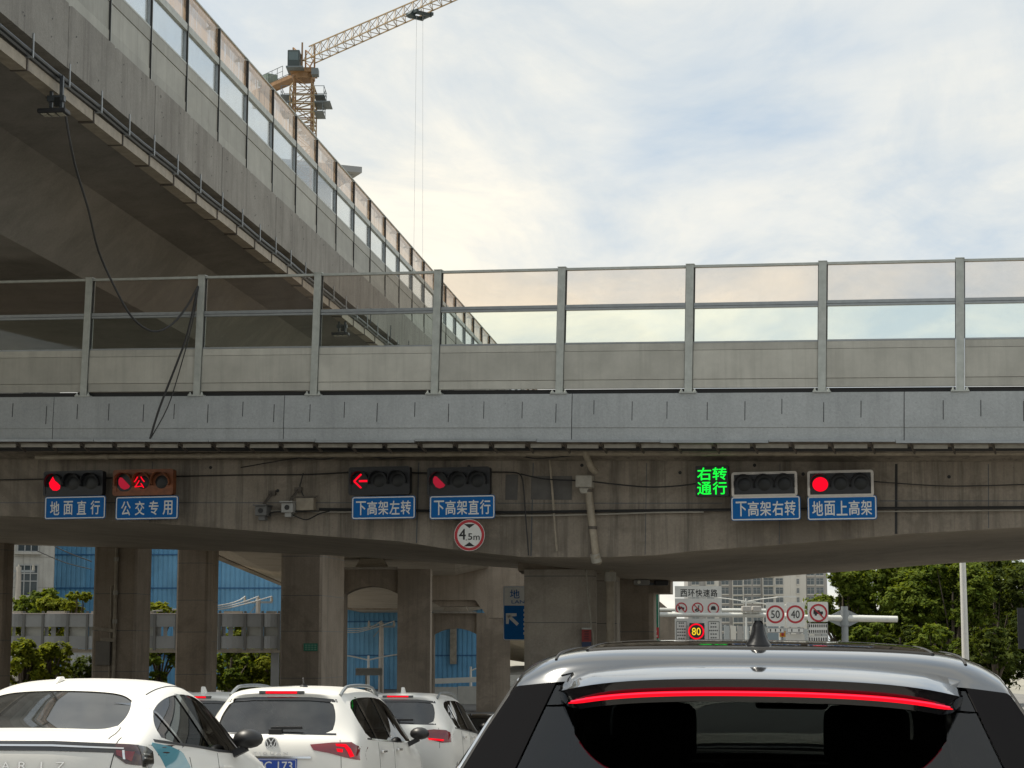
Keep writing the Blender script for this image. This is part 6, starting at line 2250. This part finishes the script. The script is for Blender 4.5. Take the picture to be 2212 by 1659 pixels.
# black light bar across the tail, bright strip inside it
Ws.patch([[(-.69, 1.025), (-.3, 1.040), (.3, 1.040), (.69, 1.025)], [(-.69, .968), (-.3, .978), (.3, .978), (.69, .968)]], (0, 1, 0), .004, .02, nu=30, nv=3).build('light_bar', GLOSS_BLACK, sedan, smooth=True)
Ws.patch([[(-.69, 1.004), (-.3, 1.018), (.3, 1.018), (.74, 1.000)], [(-.69, .993), (-.3, 1.006), (.3, 1.006), (.74, .992)]], (0, 1, 0), .010, .012, nu=30, nv=1).build('bright_strip', CHROME, sedan, smooth=True)
for s in (1, -1):
    tl = Ws.patch([[(s * .690, 1.025), (s * .76, 1.022), (s * .853, 1.01)], [(s * .690, .955), (s * .76, .90), (s * .853, .885)]], (0, 1, 0), .006, .02, nu=14, nv=8).build('tail_lamp', LAMP_SMOKE, sedan, smooth=True)
    Ws.patch([[(s * .70, .985), (s * .80, .975)], [(s * .705, .955), (s * .79, .915)]], (0, 1, 0), .012, .01, nu=6, nv=4).build('red_lens', LAMP_RED, tl, smooth=True)
    Ws.patch([[(s * .735, .985), (s * .747, .985)], [(s * .745, .93), (s * .758, .927)]], (0, 1, 0), .016, .01, nu=2, nv=4).build('bright_rib', CHROME, tl, smooth=True)
    Ws.patch([[(.22, 1.015), (.34, 1.005), (.42, .975)], [(.22, .88), (.31, .865), (.38, .90)]], (-s, 0, 0), .006, .02, nu=10, nv=6, axes='yz').build('side_lens', GLOSS_BLACK, tl, smooth=True)
    for a in (.965, .94):
        Ws.patch([[(.245, a), (.36, a - .006)], [(.245, a - .008), (.36, a - .014)]], (-s, 0, 0), .011, .01, nu=4, nv=1, axes='yz').build('bright_rib', CHROME, tl, smooth=True)
    # teal stripe sweeping down from the window corner
    Ws.patch([[(.50, 1.030), (.80, 1.005), (1.02, .965), (1.16, .86), (1.24, .60), (1.28, .30)], [(.46, 1.015), (.56, .93), (.66, .83), (.74, .72), (.84, .52), (.90, .30)]], (-s, 0, 0), .002, .006, nu=24, nv=5, axes='yz').build('teal_stripe', TEAL, sedan, smooth=True)
    # side glass pillars and the quarter light divider
    for (y0_, y1_, w_) in ((1.06, .87, .022), (1.76, 1.58, .05)):
        Ws.patch([[(y0_ - w_, 1.0), (y1_ - w_ + .03, 1.36)], [(y0_ + w_, 1.0), (y1_ + w_ + .03, 1.36)]], (-s, 0, 0), .001, .006, nu=10, nv=2, axes='yz').build('door_pillar', GLOSS_BLACK, sedan, smooth=True)
    Ws.patch([[(.55, 1.052), (.95, 1.028), (1.42, 1.006), (1.92, .976), (2.67, .95)], [(.55, 1.034), (.95, 1.010), (1.42, .988), (1.92, .957), (2.67, .934)]], (-s, 0, 0), .003, .008, nu=24, nv=1, axes='yz').build('belt_moulding', TRIM, sedan, smooth=True)
    for y in (1.16, 1.98):
        hp, _n = Ws.cast((s * 2.5, y, .845), (-s, 0, 0))
        MB().bar((hp.x + s * .028, y - .10, hp.z), (hp.x + s * .028, y + .12, hp.z - .004), .026, .032).bar((hp.x - s * .01, y - .09, hp.z), (hp.x + s * .028, y - .09, hp.z), .02, .024).bar((hp.x - s * .01, y + .11, hp.z), (hp.x + s * .028, y + .11, hp.z), .02, .024).build('door_handle', PAINT_WHITE, sedan, bevel=.006)
    Ws.seam([(1.16, .93), (1.22, .75), (1.3, .5)], (-s, 0, 0), 'yz', .003).build('door_seam', GASKET, sedan)
    Ws.seam([(1.86, .95), (1.88, .6), (1.90, .3)], (-s, 0, 0), 'yz', .003).build('door_seam', GASKET, sedan)
    door_mirror(sedan, s * .845, 2.27, .985, TRIM, s)
    Ws.seam([(s * .63, .16), (s * .625, .30), (s * .60, .47), (s * .585, .52)], (0, 0, -1), 'xy', .0035).build('boot_seam', GASKET, sedan)
    Ws.seam([(s * .545, 1.17), (s * .555, 1.5), (s * .56, 2.0), (s * .56, 2.5)], (0, 0, -1), 'xy', .0045).build('roof_seam', GASKET, sedan)
    Ws.seam([(s * .69, 1.06), (s * .69, .97), (s * .66, .80), (s * .64, .66)], (0, 1, 0), 'xz', .0035).build('boot_seam', GASKET, sedan)
for i, (ch, x) in enumerate((('A', .02), ('R', .13), ('I', .25), ('Z', .37))):
    hp, _n = Ws.cast((x, -2, .885), (0, 1, 0))
    inst(text_mesh(ch, .055 if ch != 'I' else .012, .05, CHROME, bold=.0, ext=.006), 'badge_letter', sedan, (x, hp.y - .001, .885))
rbox(-.16, .10, .66, .78, 1.06, 1.075, .005, SIGN_WHITE, 'parcel_shelf_paper', sedan)
hp, _n = Ws.cast((-.14, 1.32, 4), (0, 0, -1))
MB().prism([(1.26, hp.z - .01), (1.44, hp.z + .02), (1.42, hp.z + .045), (1.34, hp.z + .04)], -.155, -.125, axis='x').build('roof_aerial', PAINT_WHITE, sedan, bevel=.008)
put(sedan, 4, 12.6, dz=.055)

# ------------------------------------------------------------------ white SUV with the round emblem
suv, Wv = build_car(SUV, 'white_suv', 'white SUV with a round rear emblem and lit brake lights', 'car', 'cars waiting at the lights', PAINT_WHITE, GLASS_REAR, GLASS_SIDE)


def suv_detail(suv, Wv, emblem=True, lampshape='fold'):
    # high brake light under the spoiler
    hp, _n = Wv.cast((0, -2, 1.575), (0, 1, 0))
    yb = hp.y
    MB().box(-.24, .24, yb - .012, yb + .03, 1.558, 1.592).build('brake_light_housing', GLOSS_BLACK, suv, bevel=.006)
    MB().box(-.165, .165, yb - .018, yb - .008, 1.564, 1.586).build('high_brake_light', BRAKE_ON, suv)
    # black edge round the window
    Wv.patch([[(-.57, 1.507), (-.3, 1.53), (.3, 1.53), (.57, 1.507)], [(-.585, 1.475), (-.3, 1.495), (.3, 1.495), (.585, 1.475)]], (0, 1, 0), .002, .004, nu=24, nv=2).build('window_band', GLOSS_BLACK, suv, smooth=True)
    Wv.patch([[(-.64, 1.165), (0, 1.18), (.64, 1.165)], [(-.645, 1.145), (0, 1.158), (.645, 1.145)]], (0, 1, 0), .002, .004, nu=24, nv=1).build('window_band', GLOSS_BLACK, suv, smooth=True)
    # wiper
    hp, _n = Wv.cast((0, -2, 1.205), (0, 1, 0))
    MB().bar((-.03, hp.y - .03, 1.215), (.30, hp.y - .03, 1.22), .02, .03).box(-.05, .09, hp.y - .05, hp.y + .03, 1.15, 1.205).build('wiper', TRIM, suv, bevel=.006)
    for s in (1, -1):
        if lampshape == 'fold':
            up, lo = [(s * .40, 1.055), (s * .62, 1.075), (s * .80, 1.078), (s * .88, 1.02)], [(s * .44, 1.0), (s * .60, .97), (s * .76, .925), (s * .90, .89)]
        else:
            up, lo = [(s * .46, 1.06), (s * .62, 1.08), (s * .80, 1.07), (s * .875, 1.02)], [(s * .47, .99), (s * .60, .92), (s * .76, .88), (s * .89, .89)]
        tl = Wv.patch([up, lo], (0, 1, 0), .008, .03, nu=18, nv=6).build('tail_lamp', LAMP_RED, suv, smooth=True)
        if lampshape == 'fold':
            Wv.patch([[(s * .655, 1.062), (s * .755, 1.058), (s * .80, 1.012), (s * .835, .937)], [(s * .665, 1.040), (s * .740, 1.032), (s * .77, .992), (s * .80, .927)]], (0, 1, 0), .014, .008, nu=14, nv=1).build('brake_light', BRAKE_ON, tl, smooth=True)
            Wv.patch([[(s * .668, 1.014), (s * .728, 1.010)], [(s * .678, .984), (s * .728, .977)]], (0, 1, 0), .014, .008, nu=4, nv=2).build('brake_light', BRAKE_ON, tl, smooth=True)
        else:
            Wv.patch([[(s * .55, .95), (s * .78, .93)], [(s * .56, .925), (s * .77, .905)]], (0, 1, 0), .014, .008, nu=6, nv=1).build('brake_light', BRAKE_ON, tl, smooth=True)
        # side pillars, mouldings, handles
        for (y0_, y1_, w_) in ((1.18, 1.06, .04), (2.02, 1.92, .055)):
            Wv.patch([[(y0_ - w_, 1.10), (y1_ - w_, 1.53)], [(y0_ + w_, 1.10), (y1_ + w_, 1.53)]], (-s, 0, 0), .001, .006, nu=10, nv=2, axes='yz').build('door_pillar', GLOSS_BLACK, suv, smooth=True)
        Wv.patch([[(.70, 1.112), (1.4, 1.085), (2.2, 1.058), (3.3, 1.03)], [(.70, 1.095), (1.4, 1.067), (2.2, 1.04), (3.3, 1.012)]], (-s, 0, 0), .003, .008, nu=24, nv=1, axes='yz').build('belt_moulding', CHROME if emblem else TRIM, suv, smooth=True)
        for y in (1.32, 2.25):
            hp, _n = Wv.cast((s * 2.5, y, .96), (-s, 0, 0))
            MB().bar((hp.x + s * .03, y - .10, hp.z), (hp.x + s * .03, y + .12, hp.z), .026, .03).build('door_handle', CHROME, suv, bevel=.006)
        Wv.seam([(1.18, 1.06), (1.2, .8), (1.3, .5)], (-s, 0, 0), 'yz', .003).build('door_seam', GASKET, suv)
        Wv.seam([(2.05, 1.05), (2.06, .6), (2.08, .35)], (-s, 0, 0), 'yz', .003).build('door_seam', GASKET, suv)
        Wv.seam([(s * .69, 1.10), (s * .71, 1.0), (s * .72, .8)], (0, 1, 0), 'xz', .003).build('hatch_seam', GASKET, suv)
        door_mirror(suv, s * .89, 3.0, 1.06, TRIM if emblem else TRIM, s)
        # roof rails
        pts = []
        for i in range(15):
            y = .62 + 2.0 * i / 14
            hp, _n = Wv.cast((s * .585, y, 4), (0, 0, -1))
            lift = .055 * min(1, sin(pi * i / 14) * 2.2)
            pts.append((s * .585, y, hp.z + .005 + lift))
        MB().tube(pts, .018, 8).build('roof_rail', STEEL_RAIL, suv, smooth=True)
    if emblem:
        z0_ = 1.062
        hp, _n = Wv.cast((0, -2, z0_), (0, 1, 0))
        y = hp.y
        em = MB().disc((0, z0_), .066, 28, y=y - .012, t=.02).build('emblem', GLOSS_BLACK, suv)
        b = MB()
        b.ring((0, z0_), .057, .066, y - .018, y - .010, 32)
        for a, e in (((-.026, .047), (0, .008)), ((0, .008), (.026, .047)), ((-.048, .028), (-.022, -.045)), ((-.022, -.045), (0, .002)), ((0, .002), (.022, -.045)), ((.022, -.045), (.048, .028))):
            b.bar((a[0], y - .015, z0_ + a[1]), (e[0], y - .015, z0_ + e[1]), .008, .010, up=(0, 1, 0))
        b.build('emblem_ring', CHROME, em)
        hp, _n = Wv.cast((0, -2, .965), (0, 1, 0))
        inst(text_mesh('TIGUAN', .36, .026, CHROME, bold=.01, ext=.005, spacing=1.5), 'badge_lettering', suv, (0, hp.y - .002, .965))
        Wv.patch([[(-.42, .935), (.42, .935)], [(-.42, .915), (.42, .915)]], (0, 1, 0), .02, .03, nu=12, nv=1).build('chrome_bar', CHROME, suv, smooth=True)
        plate_number(suv, Wv, .06, .84, '9C 173')
    else:
        plate_number(suv, Wv, 0, .72, '9C 173') if False else None


suv_detail(suv, Wv)
hp, _n = Wv.cast((.12, 1.0, 4), (0, 0, -1))
MB().tube([(.12, .95, hp.z - .01), (.12, .95, hp.z + .02)], .05, 10, r2=.03).tube([(.12, .95, hp.z + .02), (.12, .90, hp.z + .09)], .008, 5).build('roof_aerial', TRIM, suv)
put(suv, 583, 20.4)

# third and fourth white SUVs further ahead, without the emblem
suv2, Wv2 = build_car(SUV, 'white_suv', 'smaller looking white SUV ahead with a small white roof fin', 'car', 'cars waiting at the lights', PAINT_WHITE, GLASS_REAR, GLASS_SIDE, lvl=2)
suv_detail(suv2, Wv2, False, 'wide')
hp, _n = Wv2.cast((0, 1.0, 4), (0, 0, -1))
MB().prism([(.82, hp.z - .01), (1.06, hp.z - .005), (.92, hp.z + .085), (.86, hp.z + .085)], -.022, .022, axis='x').build('shark_fin', PAINT_WHITE, suv2, bevel=.008)
put(suv2, 846, 30.5)
suv3 = copy_tree(suv2)
suv3['label'] = 'white SUV mostly hidden between the sedan and the emblem SUV'
put(suv3, 398, 27.5, dz=-.02)
# another white sedan ahead of the dark SUV, glimpsed through its windows
sedan2 = copy_tree(sedan)
sedan2['label'] = 'white sedan seen through the cabin of the dark SUV'
for ch in list(sedan2.children):
    if ch.name.startswith(('teal_stripe', 'badge_letter', 'parcel_shelf')):
        bpy.data.objects.remove(ch)
put(sedan2, 1640, 15.0)
# dark van in the middle lane
VAN = {k: v for k, v in SUV.items()}
for key in ('r0', 'r1', 'r2', 'r3'):
    VAN[key] = [(x, y * 1.04, z * 1.27 if z > 1.2 else z * 1.12) for x, y, z in SUV[key]]
for key in ('r4', 'r5', 'r6'):
    VAN[key] = {k: (x, y * 1.04, z * 1.14) for k, (x, y, z) in SUV[key].items()}
van, Wn = build_car(VAN, 'dark_van', 'dark van half hidden behind the left shoulder of the dark SUV', 'van', 'cars waiting at the lights', PAINT_BLACK, GLASS_PRIV, GLASS_PRIV, lvl=2)
for s in (1, -1):  # pale corner blocks stand in for a sun glint on the van
    hp, _n = Wn.cast((s * .64, -2, 1.72), (0, 1, 0))
    MB().box(s * .64 - .05, s * .64 + .05, hp.y - .03, hp.y + .05, 1.66, 1.80).build('marker_lamp', simple('marker_lamp_white', (.75, .66, .5), .15, coat=1.0) if 'marker_lamp_white' not in MATS else MATS['marker_lamp_white'], van, bevel=.01)
put(van, 1258, 24.0)
# dark sedan far ahead beside the third SUV
sedan3 = copy_tree(sedan)
sedan3.name = 'dark_sedan'
sedan3['label'] = 'dark sedan far ahead, right of the white SUV with the roof fin'
for ch in list(sedan3.children):
    if ch.name.startswith(('teal_stripe', 'badge_letter', 'parcel_shelf')):
        bpy.data.objects.remove(ch)
    elif ch.name.startswith(('body', 'roof_aerial', 'door_handle')):
        ch.data = ch.data.copy()
        ch.data.materials[0] = PAINT_BLACK
put(sedan3, 1010, 41)
# dark grey SUV right in front
dsuv, Wd = build_car(DSUV, 'dark_suv', 'dark grey SUV right ahead with a full-width red brake light', 'car', 'cars waiting at the lights', PAINT_DARK, GLASS_DARK, GLASS_PRIV, lvl=4, seats=False)
# roof: glass panels with black gaps
for (y0_, y1_) in ((.72, 1.55), (1.60, 2.5)):
    Wd.patch([[(-.49, y0_), (0, y0_ - .02), (.49, y0_)], [(-.49, y1_), (0, y1_), (.49, y1_)]], (0, 0, -1), .004, .01, nu=30, nv=12, axes='xy').build('roof_glass', GLASS_ROOF, dsuv, smooth=True)
Wd.seam([(-.50, .705), (0, .685), (.50, .705)], (0, 0, -1), 'xy', .006, 40).build('roof_seam', GASKET, dsuv)
Wd.seam([(-.50, 1.575), (0, 1.575), (.50, 1.575)], (0, 0, -1), 'xy', .006, 40).build('roof_seam', GASKET, dsuv)
for s in (1, -1):
    Wd.seam([(s * .50, .70), (s * .505, 1.6), (s * .50, 2.55)], (0, 0, -1), 'xy', .006, 40).build('roof_seam', GASKET, dsuv)
    Wd.seam([(s * .585, .62), (s * .592, 1.0), (s * .592, 1.8), (s * .58, 2.6)], (0, 0, -1), 'xy', .005, 40).build('roof_channel', GASKET, dsuv)
# spoiler: a wedge that carries on from the roof edge
rows = []
nS = 32
SPX = .582
def spz(x):
    hp, _n = Wd.cast((x, .53, 4), (0, 0, -1))
    return hp.z
for i in range(nS + 1):
    x = .965 * (-SPX + 2 * SPX * i / nS)
    e = abs(x) / SPX
    zt0 = spz(x) + .004
    y_te = .205 + .04 * e ** 2 + .30 * e ** 9
    q_ = 1 - .92 * max(0, (e - .87) / .13) ** 1.2
    zt1 = zt0 - .038 - .004 * e ** 2
    rows.append([(x, .60, zt0 + .002), (x, .53, zt0 + .002), (x, max(.36, min(y_te + .1, .57)), zt0 - .017 - .002 * e), (x, min(y_te + .02, .56), zt1 + .003), (x, min(y_te, .54), zt1 - .003), (x, min(y_te + .010, .545), zt1 - .018 * q_), (x, min(y_te + .035, .56), zt1 - .066 * q_), (x, min(y_te + .13, .57), zt1 - .070 * q_), (x, max(.50, min(y_te + .2, .58)), zt1 - .045 * q_), (x, .60, zt0 - .03)])
b = MB()
b.loft(rows)
sp = b.build('spoiler', [PAINT_DARK, GLOSS_BLACK], dsuv, smooth=True)
for p in sp.data.polygons:
    if p.normal.z < .7:
        p.material_index = 1
# brake light strip in the spoiler's rear face
b = MB()
rows = []
for i in range(41):
    x = -.525 + 1.05 * i / 40
    e = abs(x) / SPX
    zt1 = spz(x) + .004 - .038 - .004 * e ** 2
    y_te = .205 + .04 * e ** 2 + .30 * e ** 9
    t_ = min(1, (1 - abs(x) / .528) * 14)
    hh_ = .0062 * t_ + .001
    rows.append([(x, y_te + .018, zt1 - .043 + hh_), (x, y_te + .010, zt1 - .043 + hh_ * .6), (x, y_te + .012, zt1 - .043 - hh_), (x, y_te + .035, zt1 - .043 - hh_)])
b.loft(rows)
bl_ = b.build('brake_light', [BRAKE_ON, GLOSS_BLACK], dsuv, smooth=True)
for p in bl_.data.polygons:
    if p.normal.y > -.3 or p.normal.z < -.6:
        p.material_index = 1
b = MB()
pts_ = []
for i in range(41):
    x = -.515 + 1.03 * i / 40
    e = abs(x) / SPX
    zt1 = spz(x) + .004 - .038 - .004 * e ** 2
    pts_.append((x, .205 + .04 * e ** 2 + .30 * e ** 9 + .0085, zt1 - .043 + .0035))
b.tube(pts_, .0022, 6)
b.build('light_core', emit('brake_light_core', (1.0, .04, .09), 1.1), dsuv, smooth=True)
for s in (1, -1):
    Wd.seam([(s * .70, 1.52), (s * .76, 1.40), (s * .83, 1.25), (s * .89, 1.10)], (0, 1, 0), 'xz', .005, 40).build('hatch_seam', GASKET, dsuv)
    Wd.seam([(s * .715, 1.525), (s * .775, 1.405), (s * .845, 1.255), (s * .905, 1.105)], (0, 1, 0), 'xz', .004, 40).build('pillar_edge', CHROME, dsuv)
    for (y0_, y1_, w_) in ((1.30, 1.20, .04), (2.15, 2.05, .05)):
        Wd.patch([[(y0_ - w_, 1.06), (y1_ - w_, 1.50)], [(y0_ + w_, 1.06), (y1_ + w_, 1.50)]], (-s, 0, 0), .001, .006, nu=10, nv=2, axes='yz').build('door_pillar', GLOSS_BLACK, dsuv, smooth=True)
    Wd.patch([[(.78, 1.085), (1.6, 1.068), (2.6, 1.048), (3.4, 1.022)], [(.78, 1.068), (1.6, 1.05), (2.6, 1.03), (3.4, 1.004)]], (-s, 0, 0), .003, .008, nu=24, nv=1, axes='yz').build('belt_moulding', GLOSS_BLACK, dsuv, smooth=True)
    door_mirror(dsuv, s * .91, 3.1, 1.04, PAINT_DARK, s)
    tl = Wd.patch([[(s * .45, .93), (s * .70, .945), (s * .91, .93)], [(s * .45, .875), (s * .70, .86), (s * .925, .83)]], (0, 1, 0), .008, .03, nu=18, nv=5).build('tail_lamp', LAMP_RED, dsuv, smooth=True)
Wd.patch([[(-.46, .915), (.46, .915)], [(-.46, .89), (.46, .89)]], (0, 1, 0), .006, .02, nu=20, nv=2).build('light_bar', LAMP_SMOKE, dsuv, smooth=True)
plate_number(dsuv, Wd, 0, .70, '苏E') if False else None
# black frit band round the rear glass
Wd.patch([[(-.60, 1.515), (-.3, 1.545), (.3, 1.545), (.60, 1.515)], [(-.615, 1.455), (-.3, 1.475), (.3, 1.475), (.615, 1.455)]], (0, 1, 0), -.012, .002, nu=24, nv=2).build('glass_border', TRIM, dsuv, smooth=True)
# cabin seen through the rear glass
for x in (-.385, .385):
    rbox(x - .27, x + .27, 2.25, 2.42, .62, 1.20, .07, SEAT, 'front_seat', dsuv)
    rbox(x - .155, x + .155, 2.22, 2.33, 1.19, 1.42, .06, SEAT, 'headrest', dsuv)
rbox(-.66, .66, 1.25, 1.42, .62, 1.13, .07, SEAT, 'rear_bench', dsuv)
for x, w_ in ((-.41, .155), (.0, .13), (.42, .155)):
    rbox(x - w_, x + w_, 1.21, 1.32, 1.12, 1.34 if x else 1.26, .06, SEAT, 'headrest', dsuv)
MB().box(-.70, .70, 3.05, 3.7, .7, 1.03).build('dashboard', TRIM, dsuv)
rbox(-.02, .27, 2.98, 3.02, 1.38, 1.49, .02, TRIM, 'rear_mirror', dsuv)
a = MB()
a.tube([(-.385 + .18 * cos(t_ * pi / 8), 2.85 - .06 * sin(t_ * pi / 8), .98 + .18 * sin(t_ * pi / 8)) for t_ in range(17)], .015, 6)
a.build('steering_wheel', TRIM, dsuv, smooth=True)
MB().box(-.55, .55, .45, 1.2, .82, .85).build('luggage_cover', LINING, dsuv)
# shark fin
hp, _n = Wd.cast((0, .80, 4), (0, 0, -1))
zf = hp.z
rows = []
for t_ in range(9):
    u = t_ / 8
    z = zf - .006 + .084 * u
    w_ = lerp([(0, .047), (.1, .042), (.25, .031), (.5, .0225), (.8, .018), (1, .010)], u)
    y0_, y1_ = .745 + .035 * u, .955 - .165 * u ** .8
    rows.append([(-w_ * .75, y0_ + .01, z), (0, y0_ - .003, z), (w_ * .75, y0_ + .01, z), (w_, y0_ + (y1_ - y0_) * .4, z), (w_ * .5, y1_ - .01, z), (0, y1_, z), (-w_ * .5, y1_ - .01, z), (-w_, y0_ + (y1_ - y0_) * .4, z)])
MB().loft(rows).build('shark_fin', simple('fin_black', (.008, .008, .009), .3, spec=.35), dsuv, smooth='all')
MB().tube([(0, .86, zf - .002), (0, .86, zf + .006)], .062, 20).build('fin_base', TRIM, dsuv)
dsuv.scale = (1.03, 1, 1)
put(dsuv, 1622, 5.35, dz=.012)
dsuv.rotation_euler.rotate_axis('Y', radians(.7))
bpy.context.view_layer.update()
